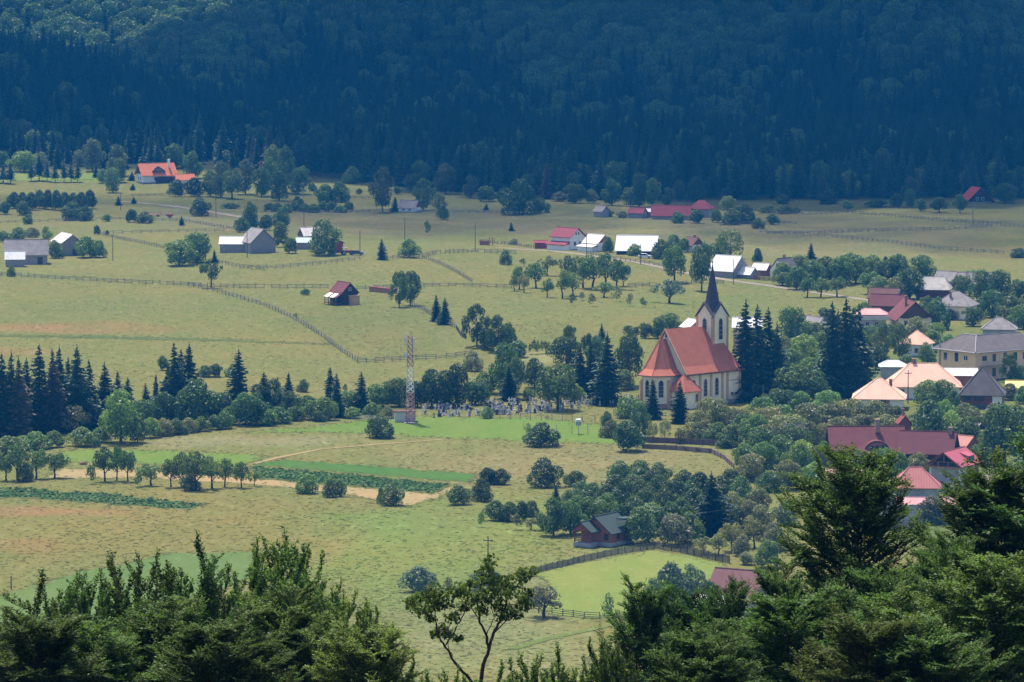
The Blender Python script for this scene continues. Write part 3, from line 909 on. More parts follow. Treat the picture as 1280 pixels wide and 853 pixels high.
cluster('rounded hedge bush', 'along the foot of the left spruce belt', 'hedge bushes of the left belt', [
    ('bush', 43, 562, 22, 40, 'mid'), ('bush', 68, 559, 20, 26, 'green'), ('bush', 103, 558, 23, 34, 'mid'), ('bush', 125, 553, 18, 24, 'mid'), ('bush', 121, 559, 10, 11, 'mid'), ('bush', 10, 574, 28, 44, 'mid'),
    ('bush', 188, 547, 24, 28, 'green'), ('bush', 204, 545, 22, 24, 'olive'), ('bush', 220, 543, 20, 24, 'dark'), ('bush', 236, 541, 18, 22, 'olive'), ('bush', 252, 539, 18, 22, 'mid'), ('bush', 268, 537, 18, 22, 'mid'), ('bush', 281, 536, 22, 22, 'green')])
cluster('dark bush', 'on the meadow above the left spruces', 'bushes on the upper left meadow', [('bush', 203, 463, 18, 16, 'dark'), ('bush', 256, 471, 14, 18, 'dark'), ('bush', 270, 471, 16, 20, 'dark'), ('bush', 288, 471, 12, 14, 'mid')])
cluster('dark spruce', 'in the belt left of the mast', 'spruces left of the mast', [(S, 330, 521, 56, 32, 'spruce'), (S, 347, 511, 40, 18, 'spruce'), (S, 361, 511, 46, 22, 'spruce'), (S, 413, 513, 54, 26, 'spruce'), (S, 421, 521, 54, 26, 'spruce'), (S, 452, 517, 52, 28, 'spruce')])
cluster('leafy bush', 'in the hedge left of the mast', 'hedge left of the mast', [
    ('bush', 320, 530, 38, 36, 'dark'), ('bush', 347, 529, 20, 34, 'mid'), ('bush', 369, 526, 18, 26, 'mid'), ('bush', 388, 525, 24, 26, 'mid'), ('bush', 405, 525, 28, 30, 'green'), ('bush', 398, 527, 14, 16, 'dark'), ('bush', 466, 521, 17, 20, 'mid'), ('bush', 380, 490, 16, 14, 'dark'), ('sapling', 432, 493, 13, 8, 'mid'), ('bush', 485, 523, 16, 16, 'olive')])
cluster('leafy tree', 'in the belt behind the mast', 'tree belt behind the mast', [
    ('round', 470, 509, 28, 30, 'mid'), ('round', 484, 508, 30, 26, 'mid'), ('round', 499, 508, 36, 32, 'mid'), ('round', 522, 509, 32, 28, 'dark'), ('round', 540, 509, 46, 36, 'dark'), ('round', 556, 509, 44, 34, 'dark'), ('round', 572, 509, 54, 32, 'dark'), ('round', 590, 506, 28, 26, 'mid'), ('round', 602, 505, 26, 20, 'mid'), (S, 533, 480, 14, 10, 'spruce')])
cluster('dark tree', 'on the slope above the graves', 'trees on the slope above the graves', [
    ('tall', 596, 432, 52, 32, 'dark'), ('tall', 622, 440, 46, 28, 'dark'), ('round', 609, 436, 26, 24, 'dark'), ('bush', 635, 442, 38, 26, 'mid'), ('bush', 648, 446, 20, 26, 'mid'), ('round', 629, 491, 60, 38, 'mid'), (S, 636, 501, 44, 26, 'spruce'), ('tall', 643, 498, 56, 26, 'dark'), ('round', 668, 485, 36, 28, 'dark'), ('bush', 660, 500, 14, 18, 'mid')])
cluster('dark tree', 'in the grove left of the church', 'grove left of the church', [
    ('round', 708, 457, 36, 38, 'dark'), ('tall', 712, 431, 26, 17, 'dark'), ('tall', 737, 451, 36, 20, 'dark'), (S, 725, 495, 62, 34, 'spruce'), (S, 738, 495, 70, 32, 'spruce'), (S, 752, 430, 26, 13, 'spruce'), ('round', 747, 455, 34, 28, 'dark'), ('bush', 781, 487, 24, 26, 'mid'), ('bush', 718, 500, 20, 24, 'green')])
for i in range(9):
    plant('sapling', 663 + i * 4.6, 443 - i * 0.3, 13 + (i * 5) % 6, 7, 'mid', label='tall weedy shoot in the row above the pale knoll', group='weedy shoots above the knoll')
cluster('small tree', 'on the slope behind the church roof', 'small trees behind the church roof', [('orchard', 785, 421, 14, 16, 'mid'), ('round', 806, 423, 19, 17, 'mid'), ('round', 822, 423, 25, 22, 'mid'), ('round', 837, 414, 22, 28, 'mid'), ('bush', 795, 418, 9, 10, 'mid')])
cluster('tall black-green spruce', 'beside the church tower', 'spruces beside the church tower', [(S, 932, 501, 126, 48, 'spruce'), (S, 946, 499, 118, 48, 'spruce'), (S, 960, 497, 112, 46, 'spruce'), (S, 971, 499, 96, 42, 'spruce')])
cluster('tall dark spruce', 'of the tight group in the village', 'spruce group in the village', [(S, 1040, 496, 118, 52, 'spruce'), (S, 1057, 496, 122, 56, 'spruce'), (S, 1073, 494, 114, 50, 'spruce'), (S, 1047, 492, 104, 52, 'spruce'), (S, 1066, 493, 108, 50, 'spruce')])
cluster('shrub', 'in the garden below the church', 'garden shrubs below the church', [
    ('bush', 785, 522, 26, 36, 'mid'), ('bush', 800, 542, 36, 26, 'dark'), ('bush', 765, 547, 22, 24, 'olive'), ('round', 886, 532, 34, 32, 'olive'), ('round', 900, 538, 38, 36, 'olive'), ('round', 873, 543, 28, 28, 'olive'), ('airy', 850, 555, 20, 16, 'olive'), ('airy', 831, 548, 22, 18, 'olive'), ('round', 916, 558, 28, 30, 'mid'), ('airy', 815, 553, 24, 14, 'olive'), ('round', 932, 545, 28, 28, 'mid'), ('bush', 906, 560, 16, 24, 'dark'), ('bush', 797, 515, 16, 20, 'mid')])
cluster('fruit tree', 'in the hillside orchard above the church', 'hillside orchard above the church', [
    ('orchard', 643, 364, 20, 15, 'mid'), ('orchard', 649, 362, 28, 20, 'mid'), ('orchard', 655, 366, 22, 15, 'olive'), ('orchard', 670, 360, 31, 26, 'mid'), ('orchard', 684, 345, 25, 22, 'olive'), ('sapling', 654, 333, 10, 9, 'mid'), ('orchard', 684, 372, 23, 18, 'mid'), ('orchard', 703, 373, 36, 24, 'mid'), ('orchard', 716, 370, 28, 26, 'mid'), ('orchard', 729, 360, 37, 28, 'mid'), ('orchard', 717, 353, 34, 28, 'mid'), ('orchard', 741, 362, 43, 36, 'mid'), ('orchard', 757, 358, 40, 32, 'mid'), ('orchard', 771, 362, 36, 28, 'mid'), ('orchard', 779, 358, 22, 18, 'mid'), ('orchard', 755, 372, 19, 24, 'mid'), ('sapling', 772, 377, 19, 13, 'olive'), ('sapling', 716, 382, 15, 10, 'mid'), ('sapling', 739, 383, 16, 12, 'olive'), ('sapling', 727, 376, 11, 10, 'olive'), ('sapling', 788, 383, 16, 11, 'olive'), ('sapling', 803, 384, 12, 10, 'mid')])
cluster('gnarled fruit tree', 'in the left row by the hay strip', 'tree row at the left edge', [('orchard', 8, 601, 34, 26, 'mid'), ('orchard', 22, 601, 46, 34, 'mid'), ('orchard', 45, 599, 38, 28, 'mid'), ('orchard', 68, 598, 32, 28, 'mid'), ('bush', 32, 602, 24, 22, 'mid')])
cluster('fruit tree', 'in the row along the hay strip', 'tree row along the hay strip', [
    ('sapling', 113, 605, 23, 14, 'mid'), ('orchard', 131, 602, 43, 28, 'mid'), ('orchard', 146, 601, 43, 20, 'mid'), ('orchard', 160, 602, 40, 24, 'mid'), ('sapling', 174, 609, 21, 14, 'mid'), ('orchard', 189, 607, 28, 28, 'mid'), ('orchard', 214, 609, 36, 24, 'mid'), ('orchard', 228, 609, 42, 28, 'mid'), ('orchard', 245, 613, 48, 36, 'mid'), ('orchard', 265, 611, 40, 30, 'mid'), ('orchard', 281, 609, 36, 22, 'mid'), ('orchard', 302, 610, 32, 24, 'mid'), ('orchard', 318, 608, 20, 16, 'mid'), ('bush', 236, 613, 20, 24, 'dark')])
cluster('shaggy bush', 'on the near edge of the hay strip', 'bushes on the hay strip edge', [('bush', 384, 617, 25, 28, 'mid'), ('bush', 412, 622, 22, 18, 'mid'), ('bush', 424, 621, 20, 16, 'mid'), ('bush', 490, 632, 27, 27, 'mid'), ('bush', 476, 630, 20, 11, 'mid')])
cluster('dark hedge bush', 'right of the two round meadow bushes', 'short hedge behind the meadow bushes', [('bush', 609, 606, 21, 24, 'dark'), ('bush', 627, 606, 20, 24, 'dark')])
cluster('dark hedge bush', 'in the hedge left of the log cabin', 'hedge left of the log cabin', [('bush', 620, 651, 25, 27, 'dark'), ('bush', 637, 652, 25, 24, 'dark'), ('bush', 652, 651, 24, 20, 'dark'), ('bush', 664, 646, 20, 20, 'dark')])
cluster('leafy tree', 'around the back of the log cabin', 'trees behind the log cabin', [
    ('round', 692, 670, 46, 36, 'mid'), ('round', 713, 668, 40, 38, 'mid'), ('round', 736, 652, 30, 36, 'mid'), ('bush', 800, 679, 44, 42, 'mid'), ('bush', 842, 681, 38, 48, 'grey'), ('bush', 815, 657, 28, 36, 'green'), ('bush', 861, 677, 36, 30, 'mid'), ('bush', 780, 668, 38, 30, 'dark'), (S, 695, 629, 24, 16, 'spruce'), ('bush', 711, 631, 19, 20, 'dark')])
cluster('rounded hedge tree', 'in the big hedge above the log cabin', 'big hedge above the log cabin', [
    ('bush', 775, 607, 31, 34, 'dark'), ('bush', 800, 605, 29, 36, 'dark'), ('bush', 824, 605, 26, 28, 'dark'), ('bush', 790, 622, 28, 34, 'hedge'), ('bush', 822, 622, 28, 32, 'hedge'), ('bush', 742, 627, 24, 30, 'dark'), ('bush', 728, 623, 22, 26, 'dark'), ('bush', 780, 640, 38, 36, 'dark'), ('bush', 806, 638, 28, 30, 'dark'), ('bush', 832, 642, 32, 32, 'hedge'), ('bush', 851, 653, 30, 28, 'hedge'), ('bush', 855, 613, 26, 26, 'dark'), ('bush', 862, 629, 28, 28, 'dark'), ('bush', 760, 632, 26, 28, 'dark')])
cluster('dark tree', 'right of the huge dark conifer', 'trees right of the huge conifer', [('bush', 912, 617, 30, 32, 'dark'), ('bush', 926, 628, 32, 32, 'mid'), ('bush', 915, 645, 30, 30, 'olive'), ('bush', 936, 660, 34, 34, 'grey'), ('bush', 905, 632, 26, 26, 'dark')])
cluster('pale fruit tree', 'behind the plank fence of the paddock', 'fruit trees behind the paddock fence', [('orchard', 880, 693, 22, 24, 'olive'), ('orchard', 898, 695, 28, 24, 'olive'), ('orchard', 915, 689, 36, 32, 'olive'), ('bush', 928, 695, 26, 26, 'grey'), ('orchard', 943, 686, 34, 30, 'olive'), ('bush', 932, 706, 16, 22, 'grey')])
cluster('blue-grey tree', 'at the right side of the paddock', 'blue-grey trees of the paddock', [('bush', 838, 772, 68, 50, 'blue'), ('bush', 815, 777, 54, 30, 'blue'), ('bush', 862, 765, 60, 40, 'blue'), ('bush', 884, 772, 46, 32, 'blue')])
cluster('bluish shrub', 'around the foot of the utility pole', 'bluish shrubs at the utility pole', [('bush', 598, 738, 26, 24, 'blue'), ('bush', 616, 738, 24, 20, 'blue'), ('sapling', 560, 742, 20, 12, 'grey'), ('sapling', 632, 742, 18, 12, 'grey')])
cluster('olive garden tree', 'on the village slope below the church', 'garden trees on the village slope', [
    ('round', 960, 547, 38, 42, 'olive'), ('round', 985, 552, 34, 46, 'olive'), ('round', 1012, 541, 36, 42, 'olive'), ('round', 1040, 537, 32, 46, 'olive'), ('round', 1066, 534, 34, 42, 'olive'), ('round', 1094, 534, 32, 42, 'olive'), ('round', 1120, 534, 26, 28, 'olive'), ('round', 950, 577, 42, 42, 'mid'), ('round', 975, 585, 40, 38, 'mid'), ('tree', 1000, 603, 48, 38, 'green'), ('round', 940, 602, 34, 34, 'olive'), ('round', 1022, 598, 38, 28, 'olive')])
cluster('large leafy tree', 'between the church and the orange roofs', 'trees between church and orange roofs', [('round', 996, 502, 44, 58, 'mid'), ('round', 1020, 503, 38, 40, 'mid'), ('round', 975, 520, 34, 40, 'mid'), ('round', 1035, 515, 26, 34, 'green'), ('round', 1000, 521, 30, 40, 'mid'), ('round', 953, 526, 30, 34, 'mid')])
cluster('garden tree', 'in the village orchard beside the road', 'village orchard beside the road', [
    ('round', 978, 357, 28, 30, 'mid'), ('round', 996, 362, 28, 28, 'mid'), ('round', 1015, 360, 34, 32, 'mid'), ('round', 1032, 354, 32, 32, 'mid'), ('round', 1051, 356, 36, 34, 'mid'), ('round', 1070, 354, 34, 34, 'mid'), ('round', 1090, 352, 32, 32, 'mid'), ('round', 1106, 354, 28, 28, 'mid'), ('orchard', 1085, 368, 28, 28, 'mid'), ('round', 1121, 354, 36, 34, 'mid'), ('round', 1137, 374, 36, 36, 'mid'), ('round', 1152, 352, 32, 32, 'mid'), ('orchard', 1046, 371, 24, 24, 'mid'), ('orchard', 1026, 372, 24, 24, 'mid'), ('orchard', 1009, 372, 24, 22, 'mid'), ('round', 1000, 345, 26, 26, 'green'), ('round', 1062, 340, 24, 24, 'mid'), ('round', 1120, 375, 28, 26, 'olive'), ('round', 1100, 372, 26, 26, 'mid')])
cluster('leafy tree', 'among the grey roofs at the right edge', 'trees among the grey roofs', [
    ('round', 1202, 370, 26, 24, 'mid'), ('round', 1228, 377, 38, 30, 'mid'), ('round', 1250, 380, 42, 32, 'mid'), ('round', 1274, 382, 32, 30, 'mid'), ('round', 1240, 397, 34, 34, 'dark'), ('round', 1264, 402, 32, 34, 'mid'), ('bush', 1226, 394, 22, 22, 'dark'), ('round', 1279, 412, 30, 34, 'mid'), ('bush', 1190, 400, 18, 22, 'mid'), ('round', 1215, 362, 24, 24, 'mid')])
cluster('leafy bush', 'in the gardens beside the slate-roofed house', 'gardens beside the slate-roofed house', [('bush', 1205, 528, 24, 28, 'olive'), ('orchard', 1215, 545, 30, 30, 'olive'), ('bush', 1200, 556, 26, 32, 'green'), ('bush', 1228, 580, 26, 32, 'mid'), ('bush', 1275, 610, 34, 34, 'light'), ('bush', 1262, 500, 20, 26, 'olive'), ('bush', 1278, 505, 22, 20, 'mid'), ('bush', 1242, 520, 16, 22, 'olive'), ('bush', 1268, 560, 44, 34, 'mid')])
cluster('leafy slope tree', 'in the thicket between church and dark red roof', 'thicket below the church', [(k, x, y, hh, w, c) for k, x, y, hh, w, c in [
    ('round', 945, 560, 40, 44, 'mid'), ('round', 968, 566, 36, 42, 'olive'), ('tree', 993, 572, 40, 40, 'mid'), ('round', 1012, 568, 40, 38, 'olive'), ('airy', 1005, 590, 40, 34, 'light'), ('round', 955, 592, 38, 40, 'mid'), ('bush', 930, 585, 30, 36, 'mid'), ('bush', 1018, 612, 34, 36, 'green'), ('round', 985, 612, 36, 36, 'olive'), ('bush', 960, 615, 26, 34, 'mid'),
    ('round', 1030, 556, 26, 34, 'olive'), ('round', 1052, 548, 26, 36, 'olive'), ('round', 1080, 542, 24, 36, 'olive'), ('round', 1108, 545, 26, 34, 'olive'), ('bush', 1030, 578, 26, 26, 'mid'), ('round', 920, 540, 30, 36, 'olive'), ('bush', 880, 548, 22, 30, 'olive'), ('bush', 862, 548, 20, 26, 'olive'), ('bush', 898, 552, 24, 30, 'mid'), ('round', 975, 540, 34, 40, 'mid')]])
cluster('leafy garden tree', 'at the right edge below the slate roof', 'gardens at the right edge', [('round', 1212, 556, 34, 36, 'mid'), ('bush', 1238, 566, 32, 34, 'green'), ('round', 1262, 548, 40, 40, 'mid'), ('round', 1280, 575, 50, 46, 'mid'), ('bush', 1215, 530, 22, 26, 'olive'), ('bush', 1250, 530, 22, 30, 'mid'), ('airy', 1190, 546, 34, 26, 'light')])
cluster('dark hedge tree', 'filling the slope between conifer and log cabin', 'infill of the big hedge', [('bush', 815, 614, 26, 34, 'dark'), ('bush', 845, 628, 30, 34, 'dark'), ('bush', 800, 630, 30, 36, 'hedge'), ('bush', 770, 622, 28, 34, 'dark'), ('bush', 822, 668, 34, 40, 'hedge'), ('bush', 838, 662, 34, 36, 'mid'), ('bush', 875, 625, 34, 34, 'dark'), ('bush', 868, 645, 34, 34, 'dark'), ('bush', 795, 655, 34, 38, 'hedge'), ('bush', 758, 645, 28, 34, 'mid'), ('bush', 720, 650, 30, 34, 'mid'), ('bush', 905, 660, 40, 40, 'dark')])
cluster('leafy tree', 'filling the gaps in the left spruce belt', 'leafy trees between the left spruces', [('round', 178, 534, 34, 36, 'mid'), ('round', 205, 528, 36, 36, 'dark'), ('round', 275, 527, 36, 36, 'dark'), ('round', 322, 522, 40, 32, 'dark'), ('tall', 342, 520, 46, 30, 'dark'), ('round', 362, 522, 32, 30, 'mid'), ('round', 384, 517, 22, 28, 'mid'), ('round', 436, 517, 28, 30, 'mid'), ('bush', 286, 531, 22, 28, 'mid'), ('round', 140, 537, 40, 36, 'dark'), ('bush', 335, 532, 20, 30, 'green'), ('bush', 440, 523, 14, 24, 'mid')])
cluster('leafy tree', 'between the upper village houses', 'trees between the upper village houses', [(k, x, y, hh, w, c) for k, x, y, hh, w, c in [
    ('round', 1088, 432, 24, 28, 'mid'), ('round', 1112, 432, 26, 30, 'mid'), ('bush', 1062, 470, 26, 30, 'mid'), ('round', 1165, 440, 26, 28, 'mid'), ('bush', 1030, 440, 28, 30, 'mid'), ('round', 1020, 432, 28, 30, 'olive'), ('bush', 1133, 462, 18, 22, 'mid'), ('round', 1095, 462, 30, 28, 'dark'), ('bush', 1175, 398, 22, 24, 'mid'), ('round', 1216, 408, 24, 26, 'dark'),
    ('bush', 1150, 398, 18, 24, 'mid'), ('bush', 1160, 386, 16, 22, 'mid'), ('round', 1030, 412, 26, 26, 'mid'), ('round', 1010, 432, 30, 28, 'mid'), ('bush', 1186, 436, 18, 22, 'green'), ('bush', 1080, 398, 20, 22, 'mid')]])
cluster('broad leafy tree', 'behind the church spruces', 'trees behind the church spruces', [('round', 985, 470, 34, 38, 'mid'), ('round', 1012, 482, 34, 36, 'mid'), ('bush', 1025, 470, 28, 30, 'green'), ('round', 975, 450, 30, 32, 'olive')])
cluster('olive tree', 'on the slope left of the tall broad beech', 'olive trees left of the tall beech', [('round', 952, 668, 36, 36, 'olive'), ('bush', 968, 688, 34, 34, 'grey'), ('round', 948, 640, 30, 32, 'olive'), ('bush', 982, 655, 28, 30, 'mid'), ('bush', 960, 710, 34, 34, 'mid')])
cluster('green shrub', 'among the dark red roofs', 'shrubs among the dark red roofs', [('bush', 1070, 592, 30, 34, 'mid'), ('bush', 1045, 590, 26, 28, 'mid'), ('bush', 1088, 612, 26, 26, 'olive'), ('bush', 1125, 600, 34, 26, 'mid'), ('bush', 1185, 615, 12, 22, 'mid'), ('bush', 1020, 590, 32, 30, 'mid')])
# ---------------- far meadows
cluster('dark far bush', 'of the long hedge in the far left meadow', 'long hedge in the far left meadow', [('bush', 18 + i * 10.5, 261 + (i % 3), 20 + (i * 7) % 6, 17, 'dark') for i in range(10)])
cluster('far bush', 'in the far left meadow below the hedge', 'scattered bushes in the far left meadow', [
    ('bush', 7, 268, 16, 17, 'dark'), ('bush', 28, 269, 18, 17, 'dark'), ('bush', 90, 275, 22, 28, 'dark'), ('bush', 108, 276, 19, 18, 'dark'), ('bush', 35, 280, 12, 14, 'mid'), ('bush', 134, 277, 9, 12, 'mid'), ('bush', 164, 278, 16, 16, 'dark'), ('bush', 181, 279, 14, 20, 'mid'), ('bush', 121, 294, 12, 10, 'dark'), ('bush', 134, 294, 6, 5, 'dark')])
cluster('tiny spruce', 'in the meadow below the far red-roofed house', 'tiny spruces below the far red-roofed house', [(S, 148, 257, 12, 9, 'spruce'), (S, 167, 255, 9, 8, 'spruce'), (S, 166, 238, 9, 8, 'spruce')])
cluster('young pine', 'in the row before the sunlit clearing', 'pine row at the far left', [('pine', x, b, hh, w, 'spruce') for x, b, hh, w in [(4, 229, 23, 15), (13, 230, 26, 14), (39, 227, 23, 11), (49, 226, 35, 15), (59, 227, 25, 10), (69, 228, 26, 11), (80, 228, 27, 10), (89, 228, 25, 11), (97, 228, 25, 10)]])
cluster('far leafy tree', 'at the forest edge around the red-roofed house', 'leafy trees at the left forest edge', [
    ('round', 30, 215, 26, 32, 'light'), ('round', 52, 213, 22, 20, 'olive'), ('round', 116, 214, 40, 24, 'birch'), ('round', 145, 220, 38, 26, 'birch'), ('round', 196, 209, 26, 26, 'olive'), ('round', 240, 223, 32, 24, 'mid'), (S, 120, 222, 17, 9, 'spruce'), ('bush', 129, 229, 17, 14, 'mid'), ('round', 141, 241, 31, 22, 'mid'), ('round', 149, 228, 30, 18, 'mid'), (S, 165, 226, 12, 10, 'spruce'), ('bush', 222, 246, 21, 22, 'dark'), ('bush', 243, 246, 23, 24, 'dark')])
cluster('far tree', 'of the grove right of the red-roofed house', 'grove right of the red-roofed house', [
    ('round', 263, 246, 32, 20, 'mid'), ('round', 276, 247, 44, 26, 'birch'), ('tree', 290, 249, 36, 26, 'mid'), ('round', 307, 243, 42, 24, 'birch'), ('round', 327, 246, 36, 24, 'mid'), ('round', 337, 236, 38, 22, 'mid'), ('round', 349, 251, 38, 26, 'mid'), ('tall', 357, 241, 58, 28, 'mid'), ('round', 341, 227, 44, 22, 'light'), ('round', 373, 243, 32, 24, 'mid'), ('bush', 379, 226, 18, 20, 'light'), ('bush', 288, 261, 7, 20, 'mid')])
cluster('far bush', 'beside the meadow in front of the grove', 'bushes before the far grove', [('bush', 406, 253, 22, 24, 'dark'), ('bush', 424, 253, 25, 26, 'dark'), ('bush', 390, 239, 11, 11, 'mid'), ('bush', 449, 243, 7, 7, 'mid'), ('bush', 440, 229, 21, 22, 'light'), ('bush', 372, 263, 17, 14, 'dark'), ('bush', 496, 243, 10, 11, 'dark'), ('bush', 607, 252, 19, 30, 'dark'), ('round', 516, 239, 22, 20, 'mid'), ('round', 557, 243, 37, 26, 'birch'), ('round', 588, 248, 28, 18, 'birch')])
cluster('low hedge bush', 'along the far middle field line', 'low hedge on the far field line', [('bush', 337 + i * 11, 264 + (i % 3), 10 + (i * 5) % 4, 16, 'mid') for i in range(10)])
cluster('dark bush', 'beside the big grey barn and farmstead', 'bushes beside the big grey barn', [('bush', 312, 289, 37, 20, 'dark'), ('bush', 302, 291, 19, 17, 'dark'), ('bush', 333, 288, 19, 22, 'dark'), ('bush', 351, 283, 23, 20, 'dark'), ('bush', 350, 309, 31, 20, 'mid'), ('bush', 364, 317, 19, 18, 'green')])
cluster('leafy bush', 'around the two grey barns at left edge', 'bushes around the left grey barns', [('bush', 4, 303, 14, 18, 'mid'), ('bush', 24, 300, 16, 22, 'mid'), ('tall', 58, 306, 23, 13, 'green'), ('bush', 68, 323, 23, 18, 'mid'), ('bush', 108, 322, 26, 28, 'green'), ('bush', 124, 322, 21, 20, 'mid'), ('bush', 40, 297, 12, 20, 'olive')])
cluster('far leafy tree', 'along the forest edge in the middle', 'leafy trees along the middle forest edge', [
    ('round', 718, 254, 24, 26, 'dark'), ('bush', 739, 254, 17, 18, 'light'), ('round', 765, 257, 32, 24, 'dark'), ('round', 788, 258, 24, 20, 'mid'), ('round', 799, 259, 42, 20, 'dark'), ('round', 815, 258, 34, 22, 'mid'), ('round', 835, 258, 23, 16, 'dark'), ('round', 849, 252, 26, 18, 'mid'), ('round', 870, 256, 34, 24, 'dark'), ('round', 910, 263, 18, 18, 'light'), ('bush', 700, 252, 12, 18, 'olive')])
cluster('far bush', 'in front of the far crimson barns', 'bushes before the far crimson barns', [('bush', 847, 279, 14, 18, 'dark'), ('bush', 872, 279, 17, 22, 'dark'), ('bush', 895, 278, 16, 16, 'dark'), ('bush', 914, 281, 20, 24, 'dark'), ('bush', 931, 279, 24, 26, 'dark'), ('bush', 948, 286, 13, 15, 'mid'), ('bush', 760, 271, 9, 14, 'mid'), ('bush', 778, 272, 8, 14, 'olive')])
cluster('garden bush', 'beside the farmhouses on the gravel road', 'garden bushes of the farmhouses', [('bush', 711, 312, 17, 11, 'mid'), ('bush', 760, 316, 19, 15, 'mid'), ('bush', 793, 320, 15, 18, 'green'), ('bush', 826, 324, 25, 24, 'mid'), ('bush', 842, 317, 23, 24, 'mid'), ('bush', 855, 316, 18, 18, 'mid'), ('bush', 884, 322, 16, 16, 'mid'), ('bush', 695, 311, 6, 10, 'mid')])
cluster('far bush', 'along the forest edge at the right', 'bushes along the right forest edge', [
    ('bush', 1035, 255, 17, 26, 'dark'), ('tree', 1060, 264, 13, 15, 'mid'), ('bush', 1098, 259, 10, 32, 'mid'), ('bush', 1121, 259, 17, 16, 'mid'), ('round', 1138, 259, 22, 16, 'mid'), ('round', 1151, 264, 15, 14, 'mid'), ('tree', 1174, 266, 19, 22, 'mid'), ('tree', 1200, 267, 23, 16, 'mid'), ('round', 1256, 254, 24, 34, 'mid'), ('bush', 960, 266, 10, 22, 'mid'), ('bush', 981, 267, 10, 22, 'mid'), ('bush', 996, 266, 8, 12, 'mid'), ('bush', 965, 281, 13, 18, 'dark'), ('bush', 978, 255, 12, 18, 'dark')])
# ------------------------------------------------------------------ forest
fr = random.Random(11)
def edge_y(x):
    """forest edge distance for a ground x"""
    lo = 1880.0
    for _ in range(4):
        px = CX + F * x / lo
        lo = P(px, float(np.interp(px, EDGE_X, EDGE_Y))).y
    return lo
_ex = np.arange(-330, 331, 15.0)
_ey = np.array([edge_y(x) for x in _ex])
def EY(x): return float(np.interp(x, _ex, _ey))
front = []
tries = 0
while len(front) < 290 and tries < 60000:
    tries += 1
    x = fr.uniform(-232, 232)
    y = EY(x) + 2 + 62 * fr.random() ** 1.2
    if all((x - a) ** 2 + ((y - b) * 0.7) ** 2 > 16 for a, b in front): front.append((x, y))
for x, y in front:
    px = CX + F * x / y
    left = px < 330
    hh = fr.uniform(12, 20) * (0.8 if left and y < EY(x) + 25 else 1) * (1.08 if 560 < px < 1000 else 1)
    w = hh * fr.uniform(0.30, 0.40)
    k = fr.random()
    loc = Vector((x, y, hs(x, y)))
    if k < 0.84:
        plant('spruce', 0, 0, hh, w, 'spruce', 'dark spruce at the front of the forest below the mountain', 'spruces at the front of the forest', world=True, loc=loc)
    elif k < 0.86:
        plant('spruce', 0, 0, hh, w, 'brown', 'dead brown spruce at the front of the forest', 'dead spruces at the front of the forest', world=True, loc=loc)
    else:
        plant('round', 0, 0, hh * 0.62, hh * 0.5, fr.choice(['mid', 'dark', 'birch']), 'leafy tree standing among the front spruces of the forest', 'leafy trees at the front of the forest', world=True, loc=loc)

FLEAF = foliage('forest_leaves', objcol=False, col=(0.08, 0.145, 0.05), rndv=0.35, isl=0.5)
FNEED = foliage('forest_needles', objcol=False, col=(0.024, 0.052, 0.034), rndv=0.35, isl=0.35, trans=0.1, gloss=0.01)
def forest_nodes(name, meshes):
    """points of the object's own mesh carry one tree each"""
    ng = bpy.data.node_groups.new(name, 'GeometryNodeTree')
    ng.interface.new_socket('Geometry', in_out='INPUT', socket_type='NodeSocketGeometry')
    ng.interface.new_socket('Geometry', in_out='OUTPUT', socket_type='NodeSocketGeometry')
    gi = ng.nodes.new('NodeGroupInput'); go = ng.nodes.new('NodeGroupOutput')
    jn = ng.nodes.new('GeometryNodeJoinGeometry')
    def attr(nm, dt):
        a = ng.nodes.new('GeometryNodeInputNamedAttribute'); a.data_type = dt; a.inputs['Name'].default_value = nm
        return a.outputs[0]
    for i, src in enumerate(meshes):
        oi = ng.nodes.new('GeometryNodeObjectInfo'); oi.inputs['Object'].default_value = src
        oi.inputs['As Instance'].default_value = True
        ip = ng.nodes.new('GeometryNodeInstanceOnPoints')
        cmp_ = ng.nodes.new('FunctionNodeCompare'); cmp_.data_type = 'INT'; cmp_.operation = 'EQUAL'
        ng.links.new(attr('species', 'INT'), cmp_.inputs[2]); cmp_.inputs[3].default_value = i
        ng.links.new(gi.outputs[0], ip.inputs['Points'])
        ng.links.new(cmp_.outputs[0], ip.inputs['Selection'])
        ng.links.new(oi.outputs['Geometry'], ip.inputs['Instance'])
        ng.links.new(attr('turn', 'FLOAT_VECTOR'), ip.inputs['Rotation'])
        ng.links.new(attr('size', 'FLOAT_VECTOR'), ip.inputs['Scale'])
        ng.links.new(ip.outputs[0], jn.inputs[0])
    ng.links.new(jn.outputs[0], go.inputs[0])
    return ng
def forest(name, label, pts, sources):
    """pts: list of (x, y, z, width, height, turn, species)"""
    me = bpy.data.meshes.new(name)
    me.from_pydata([p[:3] for p in pts], [], [])
    a = me.attributes.new('size', 'FLOAT_VECTOR', 'POINT'); a.data.foreach_set('vector', np.array([(p[3], p[3], p[4]) for p in pts], dtype=np.float32).ravel())
    a = me.attributes.new('turn', 'FLOAT_VECTOR', 'POINT'); a.data.foreach_set('vector', np.array([(0, 0, p[5]) for p in pts], dtype=np.float32).ravel())
    a = me.attributes.new('species', 'INT', 'POINT'); a.data.foreach_set('value', np.array([p[6] for p in pts], dtype=np.int32))
    o = link(name, me)
    md = o.modifiers.new('trees', 'NODES'); md.node_group = forest_nodes(name, sources)
    return tag(o, label, 'forest', kind='stuff')
